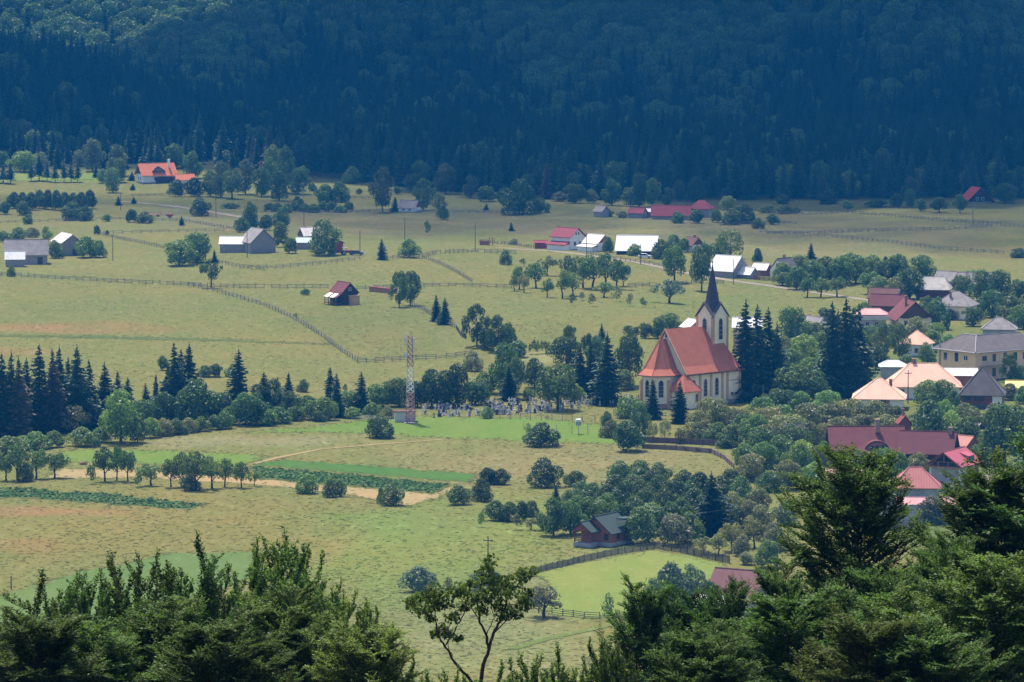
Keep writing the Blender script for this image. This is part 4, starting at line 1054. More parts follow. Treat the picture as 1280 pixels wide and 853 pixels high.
# the sources are crowns of trees that stand in the scene: the last ones of the forest's own front row
def member(kind, i, x, y, hh, w, mat_, lab, grp):
    t = T[kind]
    loc = (x, y, hs(x, y))
    o = empty(t['name'], loc, 0.3); o.scale = (w, w, hh)
    link('trunk', t['trunks'][i], o)
    me = t['crowns'][i].copy(); me.materials.clear(); me.materials.append(mat_)
    c = link('crown', me, o)
    tag(o, lab, t['cat'], grp)
    return c
SRC = []
for i in range(4):
    x = (-150, -40, 60, 170)[i]
    SRC.append(member('spruce', i, x, EY(x) + 30 + 8 * i, 17 + i, 6.2, FNEED, 'dark spruce at the front of the forest below the mountain', 'spruces at the front of the forest'))
for i in range(3):
    x = (-190, 15, 120)[i]
    SRC.append(member('round', i, x, EY(x) + 34 + 6 * i, 12, 8.5, FLEAF, 'leafy tree standing among the front spruces of the forest', 'leafy trees at the front of the forest'))
belt, hill = [], []
x = -330.0
while x < 330:
    y = EY(x) + 62
    while y < EY(x) + 250:
        xx, yy = x + fr.uniform(-2.4, 2.4), y + fr.uniform(-3, 3)
        if fr.random() < 0.9:
            hh = fr.uniform(13, 22) * (1.1 if xx < -110 else 1)
            if fr.random() < 0.9: belt.append((xx, yy, hs(xx, yy) - .3, hh * fr.uniform(.3, .4), hh, fr.uniform(0, 6.28), fr.randrange(4)))
            else: belt.append((xx, yy, hs(xx, yy) - .3, hh * .5, hh * .75, fr.uniform(0, 6.28), 4 + fr.randrange(3)))
        y += 7.5
    x += 5.2
# spur on the left, further back
for _ in range(700):
    xx, yy = fr.uniform(-330, -80), fr.uniform(2100, 2270)
    hh = fr.uniform(14, 22)
    belt.append((xx, yy, hs(xx, yy) - .3, hh * fr.uniform(.28, .38), hh, fr.uniform(0, 6.28), fr.randrange(4)))
y = 2190.0
while y < 2720:
    x = -380.0
    while x < 380:
        xx, yy = x + fr.uniform(-3, 3), y + fr.uniform(-3, 3)
        zz = hs(xx, yy)
        conif = 1.0 - smooth(5, 42, np.array(zz + 14 * math.sin(xx / 38.0) + 8 * math.sin(xx / 13.0)))
        if fr.random() < float(conif) * 0.85 + 0.03:
            hh = fr.uniform(14, 23)
            hill.append((xx, yy, zz - .5, hh * fr.uniform(.3, .4), hh, fr.uniform(0, 6.28), fr.randrange(4)))
        else:
            hh = fr.uniform(10, 17); w = hh * fr.uniform(.75, 1.0)
            hill.append((xx, yy, zz - .5, w, hh, fr.uniform(0, 6.28), 4 + fr.randrange(3)))
        x += 7.4
    y += 9.0
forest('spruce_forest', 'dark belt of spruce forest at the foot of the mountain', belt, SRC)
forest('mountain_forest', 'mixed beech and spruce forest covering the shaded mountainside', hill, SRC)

# ------------------------------------------------------------------ clouds (outside the haze, above the picture) that shade the mountain
def cloud_material():
    m, nt, out = newmat('cloud')
    d = N(nt, 'ShaderNodeBsdfDiffuse'); d.inputs[0].default_value = (0.9, 0.9, 0.92, 1)
    t = N(nt, 'ShaderNodeBsdfTranslucent'); t.inputs[0].default_value = (0.9, 0.9, 0.92, 1)
    ms = N(nt, 'ShaderNodeMixShader'); ms.inputs[0].default_value = 0.3
    nt.links.new(d.outputs[0], ms.inputs[1]); nt.links.new(t.outputs[0], ms.inputs[2])
    nt.links.new(ms.outputs[0], out.inputs[0])
    return m
CLOUD_Z = 620.0
def cloud(name, label, blobs):
    """blobs: (x, y on the ground that they shade, radius, z there)"""
    k0 = sdir / sdir.z
    V, Fc = [], []
    import bmesh
    for (x, y, r, z) in blobs:
        c = Vector((x, y, z)) + k0 * (CLOUD_Z - z)
        bm = bmesh.new()
        bmesh.ops.create_icosphere(bm, subdivisions=3, radius=1.0)
        n0 = len(V)
        for v in bm.verts:
            q = v.co
            s = 1 + 0.10 * math.sin(q.x * 5 + x) * math.sin(q.y * 6 + y) + 0.07 * math.sin(q.z * 9 + r + q.x * 7)
            V.append((c.x + q.x * r * s, c.y + q.y * r * s, c.z + max(q.z, -0.35) * r * 0.45 * s))
        for f in bm.faces: Fc.append(tuple(n0 + v.index for v in f.verts))
        bm.free()
    me = bpy.data.meshes.new(name); me.from_pydata(V, [], Fc); me.update()
    for p in me.polygons: p.use_smooth = True
    me.materials.append(CLOUDM)
    return tag(link(name, me), label, 'cloud', kind='structure')
CLOUDM = cloud_material()
cr = random.Random(4)
blobs = []
y = 1770.0
while y < 2900:
    x = -420.0
    while x < 430:
        z = hs(x, y) + 6
        px, py = proj(x, y, z)
        lit = px < 440 and py < 130 and y > 2290 and px * 0.33 + py < 140
        e = EY(max(-320, min(320, x)))
        start = e + (38 if px < 180 else 22 if px < 420 else 6 if px < 800 else -40) + 10 * math.sin(x / 30) + 16
        if not lit and y > start:
            blobs.append((x + cr.uniform(-8, 8), y + cr.uniform(-8, 8), cr.uniform(20, 28) if y < 2500 else cr.uniform(26, 34), z))
        x += 27
    y += 27
cloud('cloud', 'broad fair weather cloud that shades the forested mountain', blobs)

# a thin veil of cloud dims the far meadows
def veil_material():
    m, nt, out = newmat('thin_cloud')
    d = N(nt, 'ShaderNodeBsdfDiffuse'); d.inputs[0].default_value = (0.9, 0.9, 0.92, 1)
    t = N(nt, 'ShaderNodeBsdfTransparent')
    ms = N(nt, 'ShaderNodeMixShader'); ms.inputs[0].default_value = 0.10
    nt.links.new(t.outputs[0], ms.inputs[1]); nt.links.new(d.outputs[0], ms.inputs[2]); nt.links.new(ms.outputs[0], out.inputs[0])
    return m
CLOUDM = veil_material()
blobs = []
y = 1560.0
while y < 1880:
    x = -260.0
    while x < 260:
        px, py = proj(x, y, 0)
        edge = 1640 + 35 * math.sin(x / 45) + (110 if px < 330 else 0) - (70 if px > 900 else 0)
        if y > edge and not (px < 430 and y > 1840): blobs.append((x + cr.uniform(-12, 12), y + cr.uniform(-14, 14), cr.uniform(26, 44), 0))
        x += 34
    y += 34
cloud('thin_cloud', 'thin veil of cloud over the far meadows', blobs)

# ------------------------------------------------------------------ haze
hb = MB(); hb.box(-1000, 1000, -80, 2960, -25, 330)
hm, hnt, hout = newmat('haze')
pv = hnt.nodes.new('ShaderNodeVolumePrincipled')
pv.inputs['Color'].default_value = (0.025, 0.38, 1.0, 1)
pv.inputs['Density'].default_value = 0.00007
pv.inputs['Anisotropy'].default_value = 0.0
hnt.links.new(pv.outputs[0], hout.inputs['Volume'])
tag(hb.build('haze', hm), 'thin blue summer haze over the whole valley', 'haze', kind='stuff')
# ------------------------------------------------------------------ buildings
WHITE = plaster((0.82, 0.80, 0.76), 0.08); CREAM = plaster((0.90, 0.79, 0.56), 0.06); OCHRE = plaster((0.82, 0.56, 0.33), .08); GREYP = plaster((0.42, 0.41, 0.40)); PINKP = plaster((0.58, 0.36, 0.28)); YELLOW = plaster((0.75, 0.60, 0.25))
BLOCK = plaster((0.48, 0.46, 0.44), 0.25)
WOODG = wood((0.36, 0.32, 0.30)); WOODB = wood((0.17, 0.09, 0.06)); WOODR = wood((0.36, 0.13, 0.09), vertical=False); WOODD = wood((0.07, 0.045, 0.04)); WOODO = wood((0.36, 0.17, 0.09)); WOODRV = wood((0.28, 0.095, 0.07))
T_ORANGE = tiles((0.62, 0.20, 0.10), 0.15); T_RED = tiles((0.50, 0.165, 0.10), 0.16, 5); T_MAROON = tiles((0.17, 0.062, 0.064), 0.22); T_GREY = tiles((0.28, 0.25, 0.24), 0.35); T_SLATE = tiles((0.145, 0.125, 0.122), 0.3); T_BROWN = tiles((0.17, 0.085, 0.07), 0.25); T_GREEN = tiles((0.058, 0.085, 0.078), 0.15); T_SALMON = tiles((0.84, 0.50, 0.36), 0.14); T_SPIRE = tiles((0.085, 0.07, 0.075), 0.2, 2); T_OLDPALE = tiles((0.46, 0.42, 0.38), 0.3)
S_WHITE = sheet((0.72, 0.70, 0.68)); S_MAG = sheet((0.40, 0.10, 0.13)); S_PINK = sheet((0.58, 0.32, 0.30)); S_CRIM = sheet((0.22, 0.045, 0.058)); S_PALE = sheet((0.66, 0.60, 0.57)); S_MINT = sheet((0.55, 0.68, 0.60)); S_WHITEY = sheet((0.82, 0.80, 0.78), 'Y')
WFRAME = plain((0.62, 0.60, 0.57), 0.6, name='window_frame'); WFB = plain((0.09, 0.06, 0.05), 0.6, name='dark_frame'); DARK = plain((0.03, 0.028, 0.03), 0.9, name='dark_opening'); BRICK = plaster((0.36, 0.17, 0.12), 0.2); STONE = plaster((0.33, 0.31, 0.29)); METALG = plain((0.35, 0.35, 0.36), 0.5, 0.4, 'metal'); RUSTW = plain((0.36, 0.12, 0.07), 0.7, name='painted_wood')
GL = glass()
HEAD = ['front', 'right', 'back', 'left']
def face_pt(L, W, face, a, z, o):
    if face == 'front': return (a, -W / 2 - o, z)
    if face == 'back': return (-a, W / 2 + o, z)
    if face == 'right': return (L / 2 + o, a, z)
    return (-L / 2 - o, -a, z)
def face_box(mb, L, W, face, a0, a1, z0, z1, o0, o1):
    q = lambda a, z, o: face_pt(L, W, face, a, z, o)
    mb.hexa([q(a0, z0, o1), q(a1, z0, o1), q(a1, z0, o0), q(a0, z0, o0), q(a0, z1, o1), q(a1, z1, o1), q(a1, z1, o0), q(a0, z1, o0)])
def window(root, L, W, face, a, z, w=1.0, hh=1.25, fm=None, bars=True):
    m = MB(); t = 0.10
    face_box(m, L, W, face, a - w / 2 - t, a - w / 2, z - t, z + hh + t, -0.05, 0.07)
    face_box(m, L, W, face, a + w / 2, a + w / 2 + t, z - t, z + hh + t, -0.05, 0.07)
    face_box(m, L, W, face, a - w / 2, a + w / 2, z - t, z, -0.05, 0.07)
    face_box(m, L, W, face, a - w / 2, a + w / 2, z + hh, z + hh + t, -0.05, 0.07)
    if bars: face_box(m, L, W, face, a - 0.03, a + 0.03, z, z + hh, 0.0, 0.06)
    f = m.build('window', fm or WFRAME, root)
    g = MB(); face_box(g, L, W, face, a - w / 2, a + w / 2, z, z + hh, -0.03, 0.03)
    g.build('pane', GL, f)
def door(root, L, W, face, a, w=1.0, hh=2.1, m=None):
    b = MB(); face_box(b, L, W, face, a - w / 2, a + w / 2, 0.05, hh, -0.04, 0.06)
    d = b.build('door', m or WFB, root)
    k = MB(); face_box(k, L, W, face, a + w * .32, a + w * .40, 1.0, 1.12, 0.06, 0.12); k.build('handle', METALG, d)
def chimney(parent, x, y, z0, z1, s=0.6, m=None):
    b = MB(); b.box(x - s / 2, x + s / 2, y - s / 2, y + s / 2, z0, z1); b.box(x - s / 2 - .08, x + s / 2 + .08, y - s / 2 - .08, y + s / 2 + .08, z1, z1 + .14)
    b.build('chimney', m or BRICK, parent)
def gable_roof(root, L, W, he, rh, m, oe=0.5, og=0.4, t=0.16, name='roof', y0=0.0, x0=0.0):
    tn = rh / (W / 2)
    hr = he + rh + t
    pts = [(-W / 2 - oe, he - oe * tn + t), (0, hr), (W / 2 + oe, he - oe * tn + t), (W / 2 + oe, he - oe * tn + .012), (0, he + rh + .012), (-W / 2 - oe, he - oe * tn + .012)]
    pts = [(p[0] + y0, p[1]) for p in pts]
    b = MB()
    b.prism(pts[:2] + [pts[4], pts[5]], 'x', x0 - L / 2 - og, x0 + L / 2 + og)
    b.prism([pts[1], pts[2], pts[3], pts[4]], 'x', x0 - L / 2 - og, x0 + L / 2 + og)
    r = b.build(name, m, root)
    rc = MB(); rc.tube([(x0 - L / 2 - og, y0, hr + .02), (x0 + L / 2 + og, y0, hr + .02)], 0.11, 5)
    rc.build('ridge_cap', m, r)
    return r
def hip_roof(root, L, W, he, rh, ridge, m, o=0.5, t=0.16, name='roof', x0=0.0, y0=0.0):
    a, b_ = L / 2 + o, W / 2 + o
    z0 = he - o * rh / (W / 2) * 0.6
    rr = max(ridge / 2, 0.02)
    top = he + rh
    E = [(-a, -b_), (a, -b_), (a, b_), (-a, b_)]
    vs = [(x + x0, y + y0, z0) for x, y in E] + [(x + x0, y + y0, z0 + t) for x, y in E] + [(x0 - rr, y0, top + t), (x0 + rr, y0, top + t)]
    fs = [(3, 2, 1, 0), (0, 1, 5, 4), (1, 2, 6, 5), (2, 3, 7, 6), (3, 0, 4, 7), (4, 5, 9, 8), (5, 6, 9), (6, 7, 8, 9), (7, 4, 8)]
    b = MB(); b.add(vs, fs)
    r = b.build(name, m, root)
    rc = MB()
    rc.tube([vs[8], vs[9]], 0.12, 5)
    for e, k in ((4, 8), (7, 8), (5, 9), (6, 9)): rc.tube([vs[e], vs[k]], 0.11, 5)
    rc.build('hip_tiles', m, r)
    return r
def base_of(px, py, L, W, yaw):
    dep = (abs(L * math.sin(R(yaw))) + abs(W * math.cos(R(yaw)))) / 2
    q = P(px, py)
    y = q.y + dep; x = q.x * y / q.y
    return Vector((x, y, min(hs(x + a, y + b) for a in (-L / 2, 0, L / 2) for b in (-W / 2, 0, W / 2))))
def house(name, label, cat, px, py, L, W, he, rh, yaw, wm, rm, hip=None, oe=0.5, og=0.4, windows=(), doors=(), chim=(), gm=None, group=None, fm=None, base=0.4, basem=None, roof_at=None):
    loc = base_of(px, py, L, W, yaw)
    o = empty(name, loc, R(yaw))
    tag(o, label, cat, group)
    b = MB()
    if hip is None:
        b.prism([(-W / 2, -0.6), (W / 2, -0.6), (W / 2, he), (0, he + rh), (-W / 2, he)], 'x', -L / 2, L / 2)
    else: b.box(-L / 2, L / 2, -W / 2, W / 2, -0.6, he)
    b.build('wall', wm, o)
    if base:
        p = MB()
        p.box(-L / 2 - .06, L / 2 + .06, -W / 2 - .06, W / 2 + .06, -0.7, base); p.build('plinth', basem or STONE, o)
    if gm is not None and hip is None:
        for s in (-1, 1):
            g = MB(); x0, x1 = sorted((s * (L / 2 + .005), s * (L / 2 + .05)))
            g.prism([(-W / 2 + .02, he), (W / 2 - .02, he), (0, he + rh - .03)], 'x', x0, x1); g.build('gable', gm, o)
    r = gable_roof(o, L, W, he, rh, rm, oe, og) if hip is None else hip_roof(o, L, W, he, rh, hip, rm, oe)
    for wdw in windows: window(o, L, W, *wdw, fm=fm)
    for d in doors: door(o, L, W, *d)
    for c in chim: chimney(r, *c)
    return o
def part_box(root, name, m, *bx):
    b = MB(); b.box(*bx); return b.build(name, m, root)
def row(face, n, span, z, w=1.0, hh=1.25):
    return [(face, -span / 2 + span * (i + .5) / n, z, w, hh) for i in range(n)]

# ================================================================== church
def church():
    ang = R(45)
    u = Vector((math.cos(ang), math.sin(ang)))
    n0 = P(857, 510)
    L, HW, HE, HR = 18.6, 6.1, 7.8, 17.4
    # local frame: x along the nave (apse at x<0), y across, near long wall at y = 0
    root = empty('church', n0, ang)
    tag(root, 'cream church with red tiled roof, pointed dark spire and rounded apse', 'church')
    PIL = plaster((0.66, 0.40, 0.22)); EAVE = plain((0.06, 0.04, 0.035), 0.6, name='eave_board')
    b = MB(); b.prism([(0, -1), (2 * HW, -1), (2 * HW, HE), (HW, HR - .2), (0, HE)], 'x', 0, L - 5.2)
    b.box(L - 5.2, L, 0, 2 * HW, -1, HE)
    b.build('nave_wall', CREAM, root)
    p = MB(); p.box(-.08, L + .08, -.08, 2 * HW + .08, -1, 0.9); p.build('plinth', STONE, root)
    # roofs: steep gabled nave, hipped lower bay at the tower end; slightly flared eaves
    def slope(mb, x0, x1, sgn, ztop=HR, yt=0.0, xt0=None, xt1=None):
        ym = HW
        f = lambda y: ym + sgn * y
        xa0 = x0 if xt0 is None else xt0; xa1 = x1 if xt1 is None else xt1
        P0 = [(x0, f(-(HW + .75)), HE - .35), (x1, f(-(HW + .75)), HE - .35), (x1, f(-(HW - .6)), HE + 1.25), (x0, f(-(HW - .6)), HE + 1.25)]
        P1 = [P0[3], P0[2], (xa1, f(-yt), ztop), (xa0, f(-yt), ztop)]
        for q in (P0, P1):
            top = [(a, b_, c + .18) for a, b_, c in q]
            mb.hexa(q + top) if sgn > 0 else mb.hexa([q[1], q[0], q[3], q[2], top[1], top[0], top[3], top[2]])
    r = MB()
    slope(r, -.35, L - 8.4, 1); slope(r, -.35, L - 8.4, -1)
    nr = r.build('nave_roof', T_RED, root)
    # hipped bay
    r2 = MB()
    e = .75; x0 = L - 8.4; x1 = L + e; xr = L - 3.2
    zt = HR - 0.05
    A = [(x0, -e, HE - .30), (x1, -e, HE - .30), (x1, 2 * HW + e, HE - .30), (x0, 2 * HW + e, HE - .30), (x0, HW, zt), (xr, HW, zt)]
    M_ = [(x0, .6, HE + 1.28), (L - .5, .6, HE + 1.28), (L - .5, 2 * HW - .6, HE + 1.28), (x0, 2 * HW - .6, HE + 1.28)]
    A2 = A + M_ + [(x0, -e, HE - .5), (x1, -e, HE - .5), (x1, 2 * HW + e, HE - .5), (x0, 2 * HW + e, HE - .5)]
    r2.add(A2, [(0, 1, 7, 6), (1, 2, 8, 7), (2, 3, 9, 8), (6, 7, 5, 4), (7, 8, 5), (8, 9, 4, 5), (10, 11, 1, 0), (11, 12, 2, 1), (12, 13, 3, 2), (13, 12, 11, 10)])
    r2.build('front_roof', tiles((0.47, 0.152, 0.095), 0.16, 5), root)
    gt = MB()
    gt.box(-.3, L + e, -e - .12, -e, HE - .52, HE - .32); gt.box(L + e, L + e + .12, -e, 2 * HW + e, HE - .52, HE - .32)
    gt.build('gutter', EAVE, root)
    # verge of the nave gable
    v = MB()
    for s in (1, -1):
        yy = lambda y: HW + s * (y - HW)
        v.hexa([(-.62, yy(-.75), HE - .5), (-.36, yy(-.75), HE - .5), (-.36, yy(HW), HR - .1), (-.62, yy(HW), HR - .1), (-.62, yy(-.75), HE - .05), (-.36, yy(-.75), HE - .05), (-.36, yy(HW), HR + .35), (-.62, yy(HW), HR + .35)])
    v.build('gable_verge', PIL, root)
    # gable wall above the apse with a small slit
    s_ = MB(); s_.box(-.04, .0, HW - .25, HW + .25, 15.6, 16.5); s_.build('gable_slit', DARK, root)
    # pilasters
    for x in (0.35, 4.8, 8.5, 12.3, 14.0, L - .4):
        q = MB(); q.box(x - .33, x + .33, -.16, .02, 0.9, HE - .3); q.build('pilaster', PIL, root)
    for y in (.4, 4.2, 8.0, 2 * HW - .4):
        q = MB(); q.box(L - .02, L + .16, y - .33, y + .33, 0.9, HE - .3); q.build('pilaster', PIL, root)
    q = MB(); q.box(14.35, L - .75, -.07, .01, 5.15, 5.35); q.build('string_course', PIL, root)
    # lancet windows on any wall: origin p, along-direction d, outward n
    def lancet(parent, p, d, n, w, z0, z1, fm=None):
        p, d, n = Vector(p), Vector(d), Vector(n)
        def arch(w_, za, zb):
            pts = [(-w_ / 2, za), (w_ / 2, za)]
            sp_ = zb - w_ * .75
            for k in range(7):
                a = k / 6
                x = w_ / 2 * (1 - a) ; z = sp_ + (zb - sp_) * math.sin(a * math.pi / 2)
                x = w_ / 2 * math.cos(a * math.pi / 2)
                pts.append((x, z))
            for k in range(1, 7):
                a = 1 - k / 6
                pts.append((-w_ / 2 * math.cos(a * math.pi / 2), sp_ + (zb - sp_) * math.sin(a * math.pi / 2)))
            return pts
        def slab(pts, o0, o1):
            nn = len(pts)
            V = [p + d * a + n * o0 + Vector((0, 0, z)) for a, z in pts] + [p + d * a + n * o1 + Vector((0, 0, z)) for a, z in pts]
            m = MB(); m.add(V, [tuple(range(nn)), tuple(range(nn, 2 * nn))] + [(i, (i + 1) % nn, nn + (i + 1) % nn, nn + i) for i in range(nn)])
            return m
        fr_ = slab(arch(w + .34, z0 - .17, z1 + .17), -.02, .07).build('window', fm or plaster((0.72, 0.62, 0.5)), parent)
        slab(arch(w, z0, z1), .04, .10).build('pane', GL, fr_)
        m = MB()
        for k in range(1, 4):
            zc = z0 + (z1 - z0) * k / 4.6
            c = p + n * .11 + Vector((0, 0, zc))
            m.hexa([c - d * w / 2 + Vector((0, 0, -.04)), c + d * w / 2 + Vector((0, 0, -.04)), c + d * w / 2 + Vector((0, 0, -.04)) + n * .03, c - d * w / 2 + Vector((0, 0, -.04)) + n * .03,
                    c - d * w / 2 + Vector((0, 0, .04)), c + d * w / 2 + Vector((0, 0, .04)), c + d * w / 2 + Vector((0, 0, .04)) + n * .03, c - d * w / 2 + Vector((0, 0, .04)) + n * .03])
        m.build('glazing_bar', METALG, fr_)
        s2 = MB(); c = p + Vector((0, 0, z0 - .3))
        s2.hexa([c - d * (w / 2 + .3), c + d * (w / 2 + .3), c + d * (w / 2 + .3) + n * .18, c - d * (w / 2 + .3) + n * .18] + [q + Vector((0, 0, .12)) for q in (c - d * (w / 2 + .3), c + d * (w / 2 + .3), c + d * (w / 2 + .3) + n * .18, c - d * (w / 2 + .3) + n * .18)])
        s2.build('sill', WHITE, fr_)
    for x in (2.7, 6.6, 10.4): lancet(root, (x, 0, 0), (1, 0, 0), (0, -1, 0), 1.05, 2.2, 6.1)
    # apse
    A = [(0.05, 2.1), (-3.3, 2.1), (-6.2, 4.3), (-6.2, 7.9), (-3.3, 10.1), (0.05, 10.1)]
    m = MB(); m.prism(A[::-1], 'z', -1, HE - .2); m.build('apse_wall', CREAM, root)
    A0 = [(0.05, 2.0), (-3.35, 2.0), (-6.3, 4.25), (-6.3, 7.95), (-3.35, 10.2), (0.05, 10.2)]
    m = MB(); m.prism(A0[::-1], 'z', -1.1, 1.0); m.build('apse_plinth', plaster((0.50, 0.27, 0.17)), root)
    E = [(-.02, 1.2), (-3.6, 1.2), (-7.1, 3.9), (-7.1, 8.3), (-3.6, 11.0), (-.02, 11.0)]
    Ei = [(-.02, 2.7), (-3.1, 2.7), (-5.6, 4.6), (-5.6, 7.6), (-3.1, 9.5), (-.02, 9.5)]
    zE, zI, zA = HE - .35, HE + 1.0, 15.4
    V = [(x, y, zE - .2) for x, y in E] + [(x, y, zE) for x, y in E] + [(x, y, zI) for x, y in Ei] + [(-.02, HW, zA), (-2.0, HW, zA)]
    Fs = [tuple(range(5, -1, -1))]
    for i in range(5): Fs += [(i, i + 1, 6 + i + 1, 6 + i), (6 + i, 7 + i, 13 + i, 12 + i)]
    Fs += [(12, 13, 19, 18), (13, 14, 19), (14, 15, 19), (15, 16, 19), (16, 17, 18, 19)]
    m = MB(); m.add(V, Fs); ar = m.build('apse_roof', T_RED, root)
    m = MB()
    for i in (13, 14, 15, 16): m.tube([V[i], V[19]], .10, 5)
    for i in (1, 2, 3, 4): m.tube([V[6 + i], V[12 + i]], .10, 5)
    m.build('hip_tiles', T_RED, ar)
    m = MB()
    for i in range(5):
        a, c = Vector((*E[i], zE - .12)), Vector((*E[i + 1], zE - .12)); m.tube([a, c], .11, 5)
    m.build('gutter', EAVE, ar)
    for i in (1, 2, 3, 4):
        c = Vector(A[i]); d = (Vector(A[i]) - Vector((-2.5, HW))).normalized()
        m = MB(); t = Vector((-d.y, d.x))
        q0 = c - d * .3; q1 = c + d * .75; q1t = c + d * .35
        m.hexa([(*(q0 - t * .42), -1), (*(q1 - t * .42), -1), (*(q1 + t * .42), -1), (*(q0 + t * .42), -1), (*(q0 - t * .42), 6.6), (*(q1t - t * .42), 5.9), (*(q1t + t * .42), 5.9), (*(q0 + t * .42), 6.6)])
        m.build('buttress', PIL, root)
    for i in (1, 2, 3):
        a, c = Vector(A[i]), Vector(A[i + 1])
        d = (c - a).normalized(); nn = Vector((d.y, -d.x)); md = (a + c) / 2
        if nn.dot(md - Vector((-2.5, HW))) < 0: nn = -nn
        lancet(root, (*md, 0), (*d, 0), (*nn, 0), 1.05, 2.5, 6.3)
    # sacristy
    m = MB(); m.box(-3.0, 1.6, -2.6, 2.05, -1, 4.3); m.build('sacristy_wall', CREAM, root)
    hip_roof(root, 4.6, 4.65, 4.3, 3.3, 0.6, T_RED, 0.55, name='sacristy_roof', x0=-.7, y0=-.28)
    lancet(root, (.9, -2.6, 0), (1, 0, 0), (0, -1, 0), .8, 1.3, 3.3)
    m = MB(); m.box(1.58, 1.72, -1.2, -.1, 0, 2.3); m.build('sacristy_door', WFB, root)
    m = MB(); m.box(1.2, 1.9, -2.75, -2.0, -1, 3.6); m.build('buttress', PIL, root)
    # tower
    tx0, tx1, ty0, ty1 = 12.9, 18.05, HW - 2.58, HW + 2.58
    TE, TP = 19.4, 22.4
    tw = empty('tower', (0, 0, 0)); tw.parent = root
    m = MB(); m.box(tx0, tx1, ty0, ty1, 6, TE)
    m.prism([(tx0, TE), (tx1, TE), ((tx0 + tx1) / 2, TP)], 'y', ty0, ty1)
    m.prism([(ty0 + .004, TE), (ty1 - .004, TE), (HW, TP)], 'x', tx0 + .004, tx1 - .004)
    m.build('tower_wall', CREAM, tw)
    for cx_, cy_ in ((tx0, ty0), (tx1, ty0), (tx0, ty1), (tx1, ty1)):
        q = MB(); q.box(cx_ - .40 if cx_ == tx0 else cx_ - .42, cx_ + .42 if cx_ == tx0 else cx_ + .40, cy_ - .09 if cy_ == ty0 else cy_ - .40, cy_ + .40 if cy_ == ty0 else cy_ + .09, 6, TE + .4)
        q = MB()
        sx = -1 if cx_ == tx0 else 1; sy = -1 if cy_ == ty0 else 1
        xa, xb = sorted((cx_ + sx * .07, cx_ - sx * .55)); ya, yb = sorted((cy_ + sy * .07, cy_ - sy * .55))
        q.box(xa, xb, ya, yb, 6, TE + .25); q.build('corner_strip', PIL, tw)
    cxm = (tx0 + tx1) / 2; hw = (tx1 - tx0) / 2 + .4; k = (TP - TE) / ((tx1 - tx0) / 2)
    r = MB()
    ov = .28
    for sx, sy in ((0, -1), (0, 1), (-1, 0), (1, 0)):
        hx = (tx1 - tx0) / 2
        pk = Vector((cxm + sx * (hx + ov), HW + sy * (hx + ov), TP + .12))
        ce = Vector((cxm, HW, TP + .12))
        for s3 in (-1, 1):
            co = Vector((cxm + sx * (hx + ov) + (s3 * (hx + ov) if sx == 0 else 0), HW + sy * (hx + ov) + (s3 * (hx + ov) if sy == 0 else 0), TE - .1))
            up = Vector((0, 0, .26))
            r.add([pk, co, ce, pk + up, co + up, ce + up], [(0, 1, 2), (3, 4, 5), (0, 1, 4, 3), (1, 2, 5, 4), (2, 0, 3, 5)])
    r.build('tower_roof', T_SPIRE, tw)
    s1 = MB(); nn = 8
    ring = lambda rad, z: [(cxm + rad * math.cos(math.pi / 8 + i * math.pi / 4), HW + rad * math.sin(math.pi / 8 + i * math.pi / 4), z) for i in range(nn)]
    rs = [ring(2.75, 19.9), ring(2.0, 21.9), ring(1.62, 23.4), ring(.05, 31.6)]
    V = [q for g in rs for q in g]
    s1.add(V, [tuple(range(7, -1, -1)), tuple(range(24, 32))] + [(j * 8 + i, j * 8 + (i + 1) % 8, (j + 1) * 8 + (i + 1) % 8, (j + 1) * 8 + i) for j in range(3) for i in range(8)])
    sp_ = s1.build('spire', T_SPIRE, tw)
    c = MB(); c.tube([(cxm, HW, 31.3), (cxm, HW, 34.2)], [.09, .05], 6); c.tube([(cxm - .4, HW - .4, 33.5), (cxm + .4, HW + .4, 33.5)], .05, 5)
    c.tube([(cxm, HW, 31.75), (cxm, HW, 31.95), (cxm, HW, 32.25), (cxm, HW, 32.4)], [.05, .24, .24, .05], 8)
    c.build('cross', METALG, tw)
    lancet(tw, (cxm, ty0, 0), (1, 0, 0), (0, -1, 0), 1.15, 14.4, 19.2)
    lancet(tw, (tx0, HW, 0), (0, -1, 0), (-1, 0, 0), 1.15, 16.6, 19.2)
    lancet(tw, (tx1, HW, 0), (0, 1, 0), (1, 0, 0), 1.15, 14.4, 19.2)
church()

# ================================================================== log cabin by the paddock
o = house('log_cabin', 'reddish log cabin with dark green roof and open porch', 'cabin', 757, 684, 6.8, 6.2, 2.7, 2.5, 58 - 180, WOODR, T_GREEN, oe=.55, og=.6, windows=[('back', -.8, 1.3, .8, 1.0), ('right', 2.2, 1.2, .8, 1.1)], base=.7, basem=GREYP, fm=WFB)
b = MB()
b.box(3.6, 6.2, -3.1, .6, -.3, .75); b.build('porch_floor', GREYP, o)
b = MB()
for y in (-2.9, .4):
    b.box(6.0, 6.18, y, y + .18, .75, 2.9)
for z in (1.05, 1.35, 1.65): b.box(6.02, 6.12, -2.72, .4, z - .08, z + .08)
b.build('porch_railing', WOODRV, o)
r = gable_roof(o, 3.0, 4.2, 2.9, 1.5, T_GREEN, .3, .3, name='porch_roof', x0=5.0, y0=-1.25)
b = MB(); b.prism([(-3.3, 2.9), (.8, 2.9), (-1.25, 4.35)], 'x', 6.3, 6.36); b.build('porch_gable', WOODRV, o)
part_box(o, 'rear_roof', T_GREEN, -3.2, -.2, 2.1, 3.8, 4.6, 4.8)

